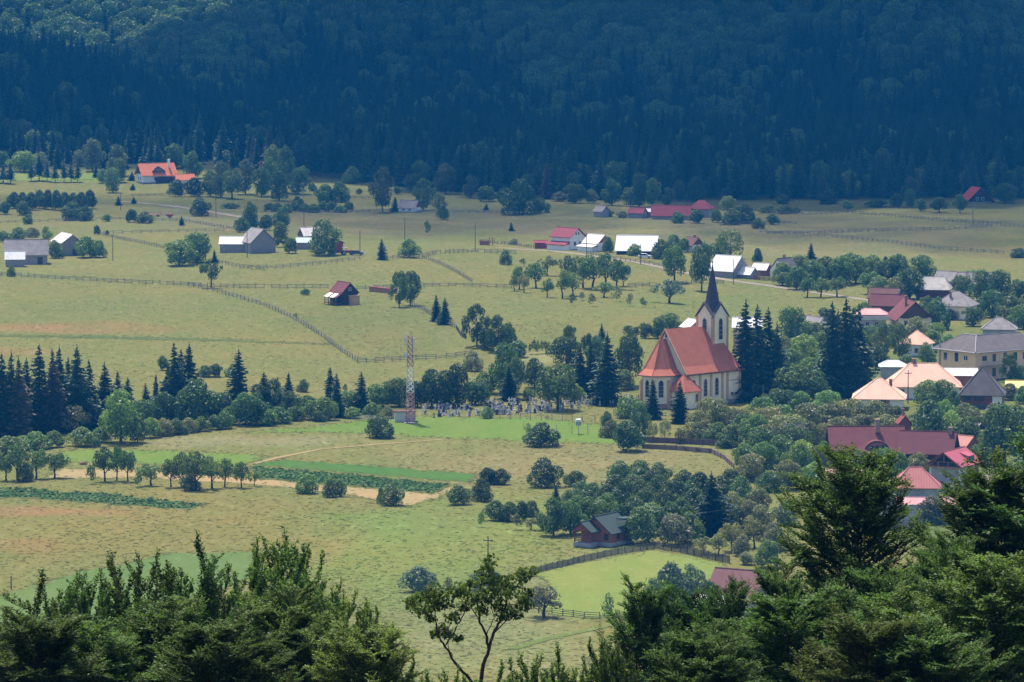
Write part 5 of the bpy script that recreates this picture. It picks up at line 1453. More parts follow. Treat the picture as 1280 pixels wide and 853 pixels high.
# ================================================================== chalet on the upper meadow
o = house('chalet', 'dark brown chalet with striped awnings and a maroon roof', 'chalet', 430, 382, 6.6, 5.2, 3.6, 2.6, -58, WOODD, T_MAROON, oe=.35, og=.35, windows=[('right', 0, 4.2, .7, .7)], base=.2)
b = MB(); b.prism([(-2.6, 3.3), (-2.6, 3.15), (-4.6, 2.1), (-4.6, 2.25)], 'x', -3.3, 3.3); b.build('verandah_roof', T_MAROON, o)
for x in (-1.9, 1.2):
    b = MB(); b.prism([(-2.75, 3.42), (-2.75, 3.34), (-4.75, 2.26), (-4.75, 2.34)], 'x', x - 1.15, x + 1.15); b.build('awning', plain((0.80, 0.72, 0.58), 0.8), o)
b = MB(); b.box(-3.3, 3.3, -4.5, -2.6, .5, .65)
for x in (-3.2, -1.1, 1.1, 3.1): b.box(x, x + .14, -4.5, -4.36, -.3, 2.2)
for z in (1.0, 1.4): b.box(-3.2, 3.2, -4.48, -4.42, z, z + .12)
b.build('verandah', WOODB, o)
b = MB(); b.box(3.3, 4.6, -.4, 2.4, -.3, 2.6); b.prism([(-.6, 2.6), (2.6, 2.6), (2.6, 2.9), (-.6, 2.8)], 'x', 3.3, 4.8); b.build('side_shed', plaster((0.62, 0.36, 0.20)), o)
o = empty('woodpile', P(479, 366), R(-52)); tag(o, 'long stack of firewood under red tin behind the chalet', 'woodpile')
part_box(o, 'logs', WOODO, -6, 6, -.6, .6, -.3, 1.3); part_box(o, 'cover', S_CRIM, -6.1, 6.1, -.75, .75, 1.3, 1.42)

# ================================================================== far farmhouses
o = house('farmhouse', 'white farmhouse with bright orange roof at the forest edge', 'house', 195, 230, 13.6, 8.5, 3.6, 4.0, 22, WHITE, T_ORANGE, gm=WOODD, oe=.7, og=.8, windows=row('front', 2, 6, 1.2) + row('left', 2, 5, 1.2), chim=[(4.9, -1.5, 5.0, 9.2, .8, WHITE)])
r = hip_roof(o, 4.8, 2.2, 4.8, 1.6, .2, WOODD, .3, name='dormer', x0=0, y0=-2.9)
part_box(o, 'porch', WOODD, -1.5, 6.8, -5.4, -4.3, 0.0, 2.4)
part_box(o, 'porch_roof', T_ORANGE, -1.8, 7.2, -5.8, -4.2, 2.9, 3.05)
house('annex', 'low orange-roofed outbuilding right of the far farmhouse', 'shed', 231, 231, 7.0, 4.5, 2.0, 1.9, 12, WHITE, T_ORANGE)
house('barn', 'big grey plank barn with weathered roof at left edge', 'barn', 33, 331, 13.0, 8.0, 3.4, 4.0, 6, WOODG, T_GREY, oe=.6, base=0, doors=[('front', 4.2, 1.6, 2.3)])
house('shed', 'low plank shed with bright tin roof before the grey barn', 'shed', 19, 334, 5.6, 4.0, 2.7, 1.9, 4, WOODG, S_WHITE, base=0)
house('barn', 'grey barn with pale tin roof and open gable toward us', 'barn', 84, 320, 9.5, 6.2, 4.4, 2.2, -66, WOODG, S_PALE, oe=.7, og=.8, base=0, gm=WOODG, doors=[('right', 1.0, 1.6, 2.2)])
house('shed', 'plank shed with shining tin roof joined to the tall barn', 'shed', 291, 316, 7.6, 5.4, 3.0, 1.9, -3, WOODG, S_WHITE, base=0)
house('barn', 'tall grey barn with a broad plank gable in the left meadow', 'barn', 322, 317, 8.5, 8.6, 3.6, 3.9, -62, WOODG, T_GREY, base=0, oe=.5, og=.5, gm=WOODG)
house('shed', 'small hut with mint green roof beside the big leafy tree', 'shed', 380, 312, 4.4, 3.5, 2.4, 1.2, -4, WOODG, S_MINT, base=0)
house('barn', 'beige-roofed barn half hidden behind the big leafy tree', 'barn', 388, 305, 6.5, 5, 3.0, 2.2, 25, WOODB, S_PALE, base=0)
house('shed', 'red plank shed right of the big leafy tree', 'shed', 420, 316, 3.0, 3.4, 3.0, .8, -50, wood((0.33, 0.07, 0.05)), T_BROWN, base=0)
house('cottage', 'little white far cottage with broken grey gambrel roof', 'cottage', 512, 266, 6.6, 5.0, 1.9, 2.4, -24, WHITE, T_GREY, gm=wood((0.30, 0.10, 0.07)), windows=row('front', 2, 5, .8, .8, .8))
o = house('house', 'white house with crimson roof on the gravel road', 'house', 710, 313, 8.0, 7.2, 4.6, 2.4, -42, WHITE, S_CRIM, oe=.6, og=.7, windows=[('right', -1.2, 1.6, 1.0, 1.2), ('right', 1.4, 1.6, 1.0, 1.2), ('right', -.6, 5.0, .6, .8), ('right', .6, 5.0, .6, .8), ('front', -2, 1.6, 1, 1.2)])
b = MB(); b.prism([(-3.6, 3.0), (-3.6, 2.8), (-6.4, 1.8), (-6.4, 2.0)], 'x', -4.3, 4.2); b.build('lean_to_roof', S_CRIM, o)
part_box(o, 'lean_to', WHITE, -3.8, 3.9, -6.0, -3.6, -.5, 2.0)
house('shed', 'small red plank shed left of the crimson-roofed house', 'shed', 676, 311, 3.9, 3.0, 2.0, .5, 0, wood((0.33, 0.06, 0.06)), S_CRIM, base=0)
o = house('house', 'white house with pale pink roof and lean-to by the road', 'house', 746, 315, 6.6, 6.0, 3.0, 2.4, -45, WHITE, S_PALE, gm=wood((0.34, 0.14, 0.12)), windows=[('right', 0.3, 1.2, 1.2, 1.2), ('front', 1.5, 1.2, 1, 1)])
b = MB(); b.prism([(-3.0, 2.6), (-3.0, 2.45), (-6.0, 1.7), (-6.0, 1.85)], 'x', -3.6, 3.6); b.build('lean_to_roof', S_PALE, o)
part_box(o, 'lean_to', WHITE, -3.2, 3.2, -5.6, -3.0, -.4, 1.75)
house('barn', 'long barn with gleaming ribbed white roof on the road', 'barn', 797, 319, 12.5, 8.0, 2.2, 3.9, -9, WOODD, sheet((0.86, 0.84, 0.82), 'X', .55), oe=.8, og=.5, base=0)
house('barn', 'white-roofed barn with grey gable behind the spire', 'barn', 911, 348, 8.6, 9.0, 2.4, 4.0, -36, WOODG, S_WHITE, oe=.5, og=.4, base=0)
house('shed', 'low lean-to shed with white roof against the grey gable', 'shed', 934, 349, 5.2, 4.0, 1.6, 1.7, -40, WOODG, S_WHITE, base=0)
house('shed', 'small shed with white roof right of the white-roofed barn', 'shed', 952, 345, 4.6, 3.8, 2.0, 1.5, -28, WOODRV, S_WHITE, base=0)
o = house('house', 'white house with a steep glazed gable in the orchard', 'house', 980, 348, 6.0, 6.0, 2.4, 3.3, 48, WHITE, T_SLATE, chim=[(1, .8, 4.0, 6.6)], windows=[('left', -1, .9, 1, 1), ('left', 1, .9, 1, 1), ('left', 0, 3.0, 1.4, 1.3)])
house('shed', 'tiny orange-roofed hut in the village orchard', 'hut', 1003, 340, 3.2, 3.0, 2.4, 1.2, 20, WHITE, T_SALMON, base=0)
house('cottage', 'small cottage with brown gable among roadside trees', 'cottage', 866, 316, 5, 4.6, 2.6, 2.2, -52, WHITE, T_BROWN, gm=WOODB, chim=[(0, .8, 3.6, 5.6)])
house('barn', 'long crimson-roofed barn at the far forest edge', 'barn', 839, 275, 13.6, 7.0, 1.8, 3.2, -4, WOODG, S_CRIM, base=0)
house('barn', 'crimson hipped barn right of the long crimson barn', 'barn', 877, 272, 7.5, 7.0, 3.2, 2.8, -20, WOODG, S_CRIM, hip=2.0, base=0)
house('shed', 'low dark red shed left of the long crimson barn', 'shed', 797, 273, 5.4, 4.5, 1.9, 1.5, -24, WOODG, S_CRIM, base=0)
house('shed', 'tiny white-roofed shed between the crimson roofs', 'shed', 811, 272, 2.4, 2.5, 2.2, .8, -10, WOODG, S_WHITE, base=0)
house('shed', 'lone grey shed in the far meadow', 'shed', 752, 272, 4.2, 3.8, 2.2, 1.6, -48, WOODG, T_GREY, base=0)
o = house('chalet', 'red-roofed chalet with steep wide gable at the forest edge', 'chalet', 1220, 254, 7.0, 9.6, 1.2, 4.4, -72, WOODD, sheet((0.42, 0.06, 0.05)), oe=1.2, og=.9, windows=[('right', -1, 1, 1, 1), ('right', 1.2, 1, 1, 1)])
b = MB(); b.box(-.5, .5, -1, 1, 0, .2)

# ================================================================== behind the church
house('house', 'pink-gabled house with white roof behind the church', 'house', 866, 426, 5.0, 4.2, 3.6, 1.7, -66, PINKP, S_WHITE, gm=PINKP)
house('house', 'pink brick house with flat white roof behind the spruces', 'house', 934, 442, 7.0, 5.5, 7.0, 2.0, -4, PINKP, S_WHITE, windows=row('front', 3, 7, 3.8))
house('house', 'low house with grey and crimson roof behind the village spruces', 'house', 1018, 420, 7.2, 5.2, 2.4, 2.3, -55, WHITE, T_GREY)
house('shed', 'crimson-roofed shed in the trees left of the village spruces', 'shed', 1003, 413, 4.4, 4.0, 2.4, 1.4, -30, WOODB, S_MAG, base=0)
# ---------------- upper village
o = house('house', 'cream house with a wide dark brown wooden gable', 'house', 1137, 414, 10.5, 9.2, 3.6, 4.2, -80, CREAM, T_MAROON, gm=WOODB, oe=.9, og=1.0, windows=[('right', -2.4, 1.2, .9, 1.6), ('right', 1.0, 1.2, 1.5, 1.5)], chim=[(2, -1.6, 6, 9.2)])
b = MB(); b.box(5.3, 6.2, -3.4, 3.4, 3.5, 3.75); b.build('balcony', WOODB, o)
house('house', 'brown-roofed house at the back of the upper village', 'house', 1106, 388, 8, 6, 3.4, 2.4, -20, WOODB, T_BROWN, base=0)
house('house', 'house with long maroon roof left of the brown gable', 'house', 1110, 398, 9, 6, 3.6, 2.6, -14, WOODB, T_MAROON, base=0, chim=[(3, .5, 5, 7.4, .5, METALG)])
o = house('house', 'house with low pink tin roof and pale parapet', 'house', 1090, 414, 7.4, 6.0, 4.4, 1.3, -4, GREYP, S_PINK, hip=4.0, windows=row('front', 2, 5, 1.4, 1.0, 1.0))
part_box(o, 'parapet', plaster((0.55, 0.5, 0.45)), -4.2, 4.6, -3.8, -3.45, 3.0, 4.1)
house('barn', 'long barn with bleached shingle roof above the village', 'barn', 1167, 375, 9.4, 8.0, 3.0, 3.2, -10, wood((0.13, 0.06, 0.06)), T_OLDPALE, hip=6.0, base=0)
house('barn', 'grey-roofed barn behind the bleached barn', 'barn', 1184, 362, 6.0, 6.0, 2.6, 2.4, -30, WOODG, T_GREY, base=0)
house('barn', 'long grey barn roof at the top right of the village', 'barn', 1222, 364, 11.5, 7.0, 2.4, 2.8, -3, WOODG, T_GREY, base=0)
o = house('house', 'cream house with grey hipped roof and a small balcony', 'house', 1195, 401, 9.4, 8.4, 4.2, 3.4, -22, CREAM, T_GREY, hip=1.6, oe=.7, windows=[('front', -2.6, 1.4, 1.1, 1.8), ('front', 0, 1.4, 1, 1.4), ('right', -2, 1.4, 1.4, 1.8), ('right', 1.6, 1.4, 1.4, 1.8)], chim=[(-1, -2, 5.5, 7.6, .5)])
b = MB(); b.box(4.7, 6.0, -3.6, 3.0, 1.1, 1.25); b.box(5.92, 6.0, -3.6, 3.0, 1.25, 2.1); b.build('balcony', WOODB, o)
house('house', 'house with patched grey hipped roof behind the hotel', 'house', 1249, 424, 8.4, 7.4, 2.6, 2.7, -8, GREYP, T_GREY, hip=1.4)
# ---------------- hotel
o = house('hotel', 'large ochre hotel with slate grey roof at right edge', 'hotel', 1196, 477, 9.0, 10.0, 7.4, 3.4, 0, OCHRE, T_SLATE, hip=.1)
for ch in list(o.children):
    for g in list(ch.children): bpy.data.objects.remove(g)
    bpy.data.objects.remove(ch)
loc = P(1219, 477); o.location = (loc.x, loc.y, hs(loc.x, loc.y)); o.rotation_euler = (0, 0, R(38))
# wing A runs left-back from the near corner (local -x is left), wing B right-back along +y of the rotated frame
b = MB(); b.box(-0.01, 20.0, 0, 9.0, -1, 7.2); b.box(-0.0, 9.0, 8.9, 13.4, -1, 7.2); b.build('wall', OCHRE, o)
zz0, zz1, tp = 6.95, 7.15, 10.6
e = .8
V = [(-e, -e, zz0), (21, -e, zz0), (21, 9 + e, zz0), (9 + e, 9 + e, zz0), (9 + e, 13.4 + e, zz0), (-e, 13.4 + e, zz0)]
V += [(x, y, z + .22) for x, y, z in V] + [(4.5, 4.5, tp), (19, 4.5, tp), (4.5, 9.0, tp)]
b = MB(); b.add(V, [(5, 4, 3, 2, 1, 0), (0, 1, 7, 6), (1, 2, 8, 7), (2, 3, 9, 8), (3, 4, 10, 9), (4, 5, 11, 10), (5, 0, 6, 11), (6, 7, 13, 12), (7, 8, 13), (8, 9, 12, 13), (9, 10, 14, 12), (10, 11, 14), (11, 6, 12, 14)])
r = b.build('roof', T_SLATE, o)
b = MB(); b.tube([V[6], V[12]], .14, 5); b.tube([V[12], V[13]], .14, 5); b.tube([V[12], V[14]], .14, 5); b.tube([V[11], V[14]], .14, 5); b.build('hip_tiles', plain((0.22, 0.21, 0.22), .6), r)
b = MB(); b.tube([(-e, -e - .1, zz0 + .05), (21, -e - .1, zz0 + .05)], .12, 5); b.tube([(-e - .1, -e, zz0 + .05), (-e - .1, 13.4 + e, zz0 + .05)], .12, 5); b.build('gutter', plain((0.5, 0.48, 0.48), .5), r)
def hwin(face, a, z, w, hh):
    m = MB(); g = MB(); t = .11
    def bx(mb, a0, a1, z0, z1, o0, o1):
        if face == 'B': mb.box(a0, a1, -o1, -o0, z0, z1)
        else: mb.box(-o1, -o0, a0, a1, z0, z1)
    bx(m, a - w / 2 - t, a + w / 2 + t, z - t, z, -.04, .07); bx(m, a - w / 2 - t, a + w / 2 + t, z + hh, z + hh + t, -.04, .07)
    bx(m, a - w / 2 - t, a - w / 2, z, z + hh, -.04, .07); bx(m, a + w / 2, a + w / 2 + t, z, z + hh, -.04, .07)
    f = m.build('window', WFRAME, o); bx(g, a - w / 2, a + w / 2, z, z + hh, -.03, .03); g.build('pane', GL, f)
for a, z, w, hh in ((6.6, 4.3, 1.3, 2.2), (3.7, 4.9, .55, 1.0), (3.0, 4.9, .55, 1.0), (3.7, 1.3, .55, 1.0), (3.0, 1.3, .55, 1.0), (6.9, 1.3, .55, 1.0), (6.1, 1.3, .55, 1.0), (10.5, 4.4, 1.2, 1.8)): hwin('A', a, z, w, hh)
for a, z, w, hh in ((3.0, 4.8, 1.6, 1.2), (6.2, 4.4, 1.1, 1.9), (6.2, .9, 1.2, 2.0), (9.8, 4.6, 1.0, 1.8), (13.2, 4.2, 1.3, 2.1), (16.4, 4.4, 1.2, 1.8), (9.8, 1.2, 1.1, 1.6)): hwin('B', a, z, w, hh)
b = MB(); b.box(1.4, 8.4, -1.3, -.01, 3.5, 3.65)
for x in (1.45, 3.1, 4.8, 6.5, 8.3): b.box(x, x + .06, -1.28, -1.22, 3.65, 4.6)
b.box(1.4, 8.4, -1.28, -1.22, 4.55, 4.62); b.build('balcony', METALG, o)
b = MB(); b.tube([(-.15, 12.4, 0), (-.15, 12.4, 8.6)], .16, 6); b.build('drainpipe', METALG, o)
b = MB(); b.box(14.5, 20, -3.2, -.01, 2.6, 2.8); b.box(14.6, 19.9, -3.1, -.02, -1, 2.6); b.build('side_wing', GREYP, o)
# ---------------- houses below the hotel
o = house('house', 'small white house with salmon hipped roof behind tall trees', 'house', 1146, 447, 6.2, 6.0, 3.4, 3.0, -28, WHITE, T_SALMON, hip=.3, windows=[('front', 1.2, 1.2, .8, 1.0), ('right', 0, 1.2, .8, 1.0)], fm=plain((0.35, 0.06, 0.05)))
house('house', 'white house with huge salmon hipped roof and brick chimney', 'house', 1154, 500, 16.2, 11.0, 3.4, 4.6, -2, WHITE, T_SALMON, hip=6.2, oe=.8, windows=[('front', -5.2, 1.0, 1.0, 1.5), ('front', -2.0, 1.0, 1.0, 1.5), ('front', 2, 1.0, 1.0, 1.5), ('front', 6, 1.0, 1.3, 1.5)], chim=[(-2.2, .2, 7.4, 9.0, .8)])
o = house('house', 'white house with salmon pyramid roof and brick-framed window', 'house', 1099, 513, 11.0, 9.6, 2.9, 4.0, -6, WHITE, T_SALMON, hip=.8, oe=.7, windows=[('front', .9, .9, 1.4, 1.5)], chim=[(2.6, -1.2, 4.2, 6.8, .7)], fm=WFB)
b = MB(); face_box(b, 11.0, 9.6, 'front', -.55, .1, .1, 2.8, -.02, .05); face_box(b, 11.0, 9.6, 'front', 1.75, 2.5, .1, 2.8, -.02, .05); face_box(b, 11.0, 9.6, 'front', .1, 1.75, .1, .75, -.02, .05); face_box(b, 11.0, 9.6, 'front', .1, 1.75, 2.52, 2.8, -.02, .05); b.build('brick_surround', BRICK, o)
house('shed', 'low building with plain white roof behind the salmon roofs', 'shed', 1116, 474, 6.0, 5.0, 3.0, 1.2, -4, GREYP, S_WHITE, hip=2.6, base=0)
house('shed', 'long low building with dazzling white roof below the hotel', 'shed', 1200, 488, 7.6, 6.5, 3.6, 1.2, -4, BRICK, S_WHITE, base=0)
o = house('wooden_house', 'red wooden house with steep slate pyramid roof', 'house', 1228, 512, 9.4, 8.0, 3.6, 5.6, -8, wood((0.27, 0.08, 0.05)), T_SLATE, hip=.3, oe=.6, base=1.3, basem=plaster((0.14, 0.12, 0.11)), windows=[('front', -.6, 2.0, 2.2, 1.3), ('front', -3.2, 2.0, 1.4, 1.2)], fm=WFB)
b = MB(); face_box(b, 9.4, 8.0, 'front', 2.4, 4.6, 1.35, 3.3, -.02, .06); b.build('white_panel', WHITE, o)
house('shed', 'small yellow house at the right edge beside the slate roof', 'shed', 1272, 498, 5, 4, 2.4, 1.4, -10, YELLOW, plain((0.70, 0.52, 0.16), .6), base=0)
# ---------------- dark red house complex
o = house('guest_house', 'long guest house with dark red roof and eyebrow dormer', 'house', 1082, 583, 14.8, 9.0, 3.6, 4.0, 3, WOODB, T_MAROON, oe=.8, og=.6, windows=row('front', 4, 12, 1.0, 1.2, 1.4), chim=[(2.2, -1.2, 6.6, 9.2, .9, plaster((0.40, 0.27, 0.2)))])
b = MB(); b.prism([(-4.3, 4.15), (-4.3, 4.0), (-6.6, 2.3), (-6.6, 2.45)], 'x', -3.6, 5.6); b.build('porch_roof', T_MAROON, o)
pts = [(1.7 + 2.7 * math.cos(math.pi * k / 10), 3.0 + 2.3 * math.sin(math.pi * k / 10)) for k in range(11)]
b = MB(); b.prism(pts, 'y', -5.0, -1.5); b.build('eyebrow_dormer', T_MAROON, o)
pts = [(1.7 + 2.2 * math.cos(math.pi * k / 10), 3.1 + 1.8 * math.sin(math.pi * k / 10)) for k in range(11)]
b = MB(); b.prism(pts, 'y', -5.10, -5.01); b.build('dormer_front', BRICK, o)
for x in (.6, 1.7, 2.8):
    b = MB(); b.box(x - .35, x + .35, -5.16, -5.11, 3.4, 4.3); b.build('dormer_pane', GL, o)
b = MB(); b.box(3.2, 6.4, -5.4, -4.5, .3, 3.0); b.build('porch', WOODD, o)
house('wing_house', 'second dark red house with ribbed roof and dark gable', 'house', 1160, 586, 10.5, 8.4, 3.4, 3.6, -14, WOODD, tiles((0.145, 0.055, 0.06), .2, 1.5), oe=.7, og=.7, chim=[(4.6, -.2, 6, 8, .8, plaster((0.35, 0.25, 0.2)))])
o = house('gabled_tower', 'narrow brick-red tower house with a little gable', 'tower', 1129, 561, 2.6, 2.5, 5.4, 1.4, -80, wood((0.22, 0.075, 0.065)), tiles((0.24, 0.07, 0.06), .1), oe=.25, og=.25, base=0, chim=[(-.3, 0, 6.2, 8.2, .4)])
house('shed', 'low shed with salmon roof right of the dark red houses', 'shed', 1203, 570, 5, 4.6, 2.2, 1.6, -40, BRICK, tiles((0.50, 0.24, 0.19), .2), base=0)
o = house('unfinished_house', 'half built white house with magenta roof and open timber gable', 'house', 1194, 612, 8.4, 7.0, 4.2, 2.2, -52, WHITE, S_MAG, oe=.8, og=1.1, windows=[('right', -1.6, 5.0, .1, .1), ('front', -2.4, 1.2, .8, 1.4)], base=.8)
# the open gable faces left-front, the long plastered side right-front
for ch in list(o.children):
    for g in list(ch.children): bpy.data.objects.remove(g)
    bpy.data.objects.remove(ch)
L, W = 9.0, 6.6
n0 = P(1197, 612); o.location = (n0.x - .3, n0.y + 5.2, hs(n0.x, n0.y + 5)); o.rotation_euler = (0, 0, R(62))
b = MB(); b.box(-L / 2, L / 2, -W / 2, W / 2, -.8, 4.4); b.build('wall', WHITE, o)
b = MB(); b.box(-L / 2 - .06, L / 2 + .06, -W / 2 - .06, W / 2 + .06, -.9, .9); b.build('plinth', GREYP, o)
r = gable_roof(o, L, W, 4.9, 2.3, S_MAG, .8, 1.1)
b = MB(); b.box(-L / 2 - .9, -L / 2, -W / 2, W / 2, 4.3, 4.5)
for y in (-3.1, -1.1, 1.0, 3.0): b.box(-L / 2 - .85, -L / 2 - .7, y, y + .15, 4.5, 5.3)
b.box(-L / 2 - .85, -L / 2 - .72, -W / 2, W / 2, 5.3, 5.42); b.build('balcony', WOODO, o)
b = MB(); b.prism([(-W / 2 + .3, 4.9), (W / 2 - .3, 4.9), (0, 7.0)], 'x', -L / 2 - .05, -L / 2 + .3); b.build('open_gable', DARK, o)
b = MB(); b.prism([(-W / 2, 4.5), (-W / 2 + .2, 4.5), (.1, 7.05), (-.1, 7.05)], 'x', -L / 2 - .6, -L / 2 - .45); b.prism([(W / 2, 4.5), (W / 2 - .2, 4.5), (-.1, 7.06), (.1, 7.06)], 'x', -L / 2 - .62, -L / 2 - .47); b.box(-L / 2 - .6, -L / 2 - .45, -.1, .1, 5.3, 7.0); b.build('gable_timber', WOODO, o)
for x in (-2.6, .2, 2.8): window(o, L, W, 'front', x, 1.4, .8, 1.4, fm=WOODO)
b = MB(); b.prism([(-3.0, 5.2), (-2.9, 6.1), (-1.0, 6.75), (-1.0, 5.6)], 'x', .4, 3.4); b.build('dormer', S_MAG, o)
b = MB(); b.box(.7, 3.1, -3.06, -3.01, 5.35, 5.95); b.build('dormer_pane', GL, o)
b = MB(); b.box(-L / 2 - .03, -L / 2, -2.9, 2.9, 1.0, 4.1); b.build('grey_render', GREYP, o)
b = MB(); b.box(L / 2 - 1.8, L / 2 + .08, -W / 2 - .07, -W / 2 - .003, .95, 4.3); b.build('brick_corner', wood((0.3, 0.1, 0.05)), o)
house('shed', 'grey block house with faded red pyramid roof', 'house', 1144, 626, 9.0, 8.0, 2.6, 3.4, -3, BLOCK, sheet((0.40, 0.15, 0.14), 'X', .6), hip=2.2, oe=.5, base=0)
o = house('shed', 'long low block shed with pink tin roof', 'shed', 1152, 652, 12.6, 4.0, 3.2, .9, -4, BLOCK, sheet((0.56, 0.28, 0.29)), hip=10.5, base=0)
o = empty('block_wall', P(1118, 662)); tag(o, 'bare grey concrete block wall in front of the pink roof', 'wall')
b = MB(); b.box(-4.5, 4.0, 0, .3, -1, 4.6); b.box(-3.2, .2, .8, 1.1, -1, 6.4); b.build('wall', BLOCK, o)
house('shed', 'pink-roofed barn half hidden by the big foreground tree', 'barn', 1060, 622, 8.2, 5.5, 3.4, 1.8, 2, WOODD, S_PINK, base=0)
house('house', 'house with plum roof and bright white front at the paddock', 'house', 925, 772, 8.6, 8.0, 3.0, 4.0, -30, GREYP, tiles((0.22, 0.11, 0.11), .2), oe=.4)
house('shed', 'bright white outbuilding below the plum roofed house', 'shed', 895, 780, 6.0, 3.4, 3.4, .9, -6, WHITE, S_WHITE, base=0)
house('shed', 'small dark hut among the olive garden trees', 'hut', 990, 556, 4.0, 3.6, 2.2, 1.8, 35, WOODD, T_GREY, base=0)
house('shed', 'tiny dark gabled hut on the grassy slope at right', 'hut', 1229, 537, 2.2, 2.4, 1.2, 1.2, -70, WOODD, T_GREY, base=0)
o = house('utility_hut', 'small whitish hut with flat dark roof at the mast', 'hut', 506, 528, 4.6, 3.0, 2.3, .1, 3, plaster((0.62, 0.62, 0.58)), WOODB, hip=3.6, oe=.2, base=0, doors=[('right', -.5, .8, 1.9)])
# ------------------------------------------------------------------ fences
FW = wood((0.23, 0.21, 0.19)); FWD = wood((0.17, 0.145, 0.125)); FWB = wood((0.14, 0.10, 0.08))
POSTM = {}
def fence(label, pix, hh=1.2, step=2.6, style='rail', m=None, pr=0.09, name='rail_fence'):
    m = m or FW
    pts = [P(*p) for p in pix]
    line = []
    for a, b in zip(pts[:-1], pts[1:]):
        n = max(1, round((b - a).xy.length / step))
        for k in range(n):
            q = a.lerp(b, k / n); line.append(Vector((q.x, q.y, hs(q.x, q.y))))
    line.append(pts[-1])
    rr = random.Random(len(line) * 13 + int(pts[0].x))
    o = empty(name, line[0]); tag(o, label, 'fence')
    b0 = line[0]
    key = (round(hh, 2), m.name, style)
    if key not in POSTM:
        pm = MB(); pm.tube([(0, 0, -.3), (0.02, 0, hh * .6), (0, .02, hh * 1.12)], [pr, pr * .95, pr * .7], 5); POSTM[key] = pm.mesh('post', m)
    while len(line) > 100: line = line[::2] + ([line[-1]] if len(line) % 2 == 0 else [])
    for q in line:
        p = link('post', POSTM[key], o, q - b0); p.rotation_euler = (rr.uniform(-.06, .06), rr.uniform(-.06, .06), rr.uniform(0, 6)); p.scale = (1, 1, rr.uniform(.85, 1.15))
    r = MB()
    for a, c in zip(line[:-1], line[1:]):
        a, c = a - b0, c - b0
        d = (c - a); nrm = Vector((-d.y, d.x, 0)).normalized() * .06
        if style in ('rail', 'dense'):
            zs = (.35, .65, .95) if style == 'rail' else (.28, .58, .88)
            for z in zs:
                if rr.random() < .12: continue
                z1, z2 = hh * z + rr.uniform(-.06, .06), hh * z + rr.uniform(-.06, .06)
                t = .05 if style == 'rail' else .065
                r.hexa([a + nrm + Vector((0, 0, z1 - t)), c + nrm + Vector((0, 0, z2 - t)), c + nrm * 1.9 + Vector((0, 0, z2 - t)), a + nrm * 1.9 + Vector((0, 0, z1 - t)),
                        a + nrm + Vector((0, 0, z1 + t)), c + nrm + Vector((0, 0, z2 + t)), c + nrm * 1.9 + Vector((0, 0, z2 + t)), a + nrm * 1.9 + Vector((0, 0, z1 + t))])
        elif style == 'plank':
            n = max(1, int(d.length / .22))
            for k in range(n):
                p = a + d * (k / n); q = a + d * ((k + .6) / n); tz = hh * rr.uniform(.9, 1.06)
                r.hexa([p + nrm, q + nrm, q + nrm * 1.5, p + nrm * 1.5, p + nrm + Vector((0, 0, tz)), q + nrm + Vector((0, 0, tz)), q + nrm * 1.5 + Vector((0, 0, tz)), p + nrm * 1.5 + Vector((0, 0, tz))])
        elif style == 'wire':
            for z in (.3, .6, .95): r.tube([a + Vector((0, 0, hh * z)), c + Vector((0, 0, hh * z))], .014, 3, False)
        elif style == 'solid':
            r.hexa([a + nrm + Vector((0, 0, -.4)), c + nrm + Vector((0, 0, -.4)), c + nrm * 3 + Vector((0, 0, -.4)), a + nrm * 3 + Vector((0, 0, -.4)), a + nrm + Vector((0, 0, hh)), c + nrm + Vector((0, 0, hh)), c + nrm * 3 + Vector((0, 0, hh)), a + nrm * 3 + Vector((0, 0, hh))])
    r.build({'plank': 'boards', 'solid': 'panel', 'wire': 'wire'}.get(style, 'rails'), m, o)
    return o
fence('long grey rail fence across the upper left meadow', [(-15, 344), (60, 349), (130, 353), (235, 358), (300, 361), (370, 361), (410, 361)], 1.3, 2.4, 'dense')
fence('curving rail fence running down the slope to the lower corner', [(236, 358), (275, 367), (330, 383), (372, 402), (405, 423), (428, 441), (447, 453)], 1.3, 2.2, 'dense')
fence('rail fence along the bottom of the upper slope', [(447, 454), (480, 453), (520, 450), (570, 447), (592, 445)], 1.3, 2.4, 'dense')
fence('rail fence behind the chalet', [(446, 362), (490, 361), (540, 359), (590, 359), (640, 361)], 1.2, 2.4, 'dense')
fence('rail fence falling from the two leafy trees past the slim spruces', [(513, 383), (530, 389), (545, 399), (570, 411), (582, 424)], 1.2, 2.4)
fence('far rail fence below the tall barn', [(300, 336), (345, 336), (400, 331), (450, 325)], 1.1, 2.6)
fence('rail fence right of the lone bluish spruce', [(478, 325), (530, 322), (545, 318), (590, 316), (645, 318)], 1.3, 2.2, 'dense')
fence('slanting rail fence in the middle meadow', [(528, 323), (550, 331), (570, 341), (590, 353)], 1.1, 2.6)
fence('short rail fence between the left barns and the slope', [(262, 327), (290, 333), (330, 339)], 1.1, 2.6)
fence('far left fence behind the barns', [(125, 294), (160, 302), (205, 311)], 1.1, 3)
fence('far fence across the left meadow', [(130, 293), (200, 291), (280, 290)], 1.1, 3)
fence('faint far fence below the long hedge', [(0, 279), (80, 277), (150, 275), (230, 277), (290, 287)], 1.0, 3)
fence('faint far fence beneath the grove', [(165, 246), (240, 245), (320, 246), (400, 247), (470, 249)], 1.0, 3)
fence('far fence along the low hedge line', [(330, 266), (430, 267), (470, 265), (560, 266), (640, 268)], 1.0, 3)
fence('roadside rail fence left of the red shed', [(600, 303), (640, 307), (670, 311)], 1.1, 2.2, 'dense')
fence('rail fence above the hillside orchard', [(785, 359), (830, 358), (870, 355), (905, 355)], 1.1, 2.4, 'dense')
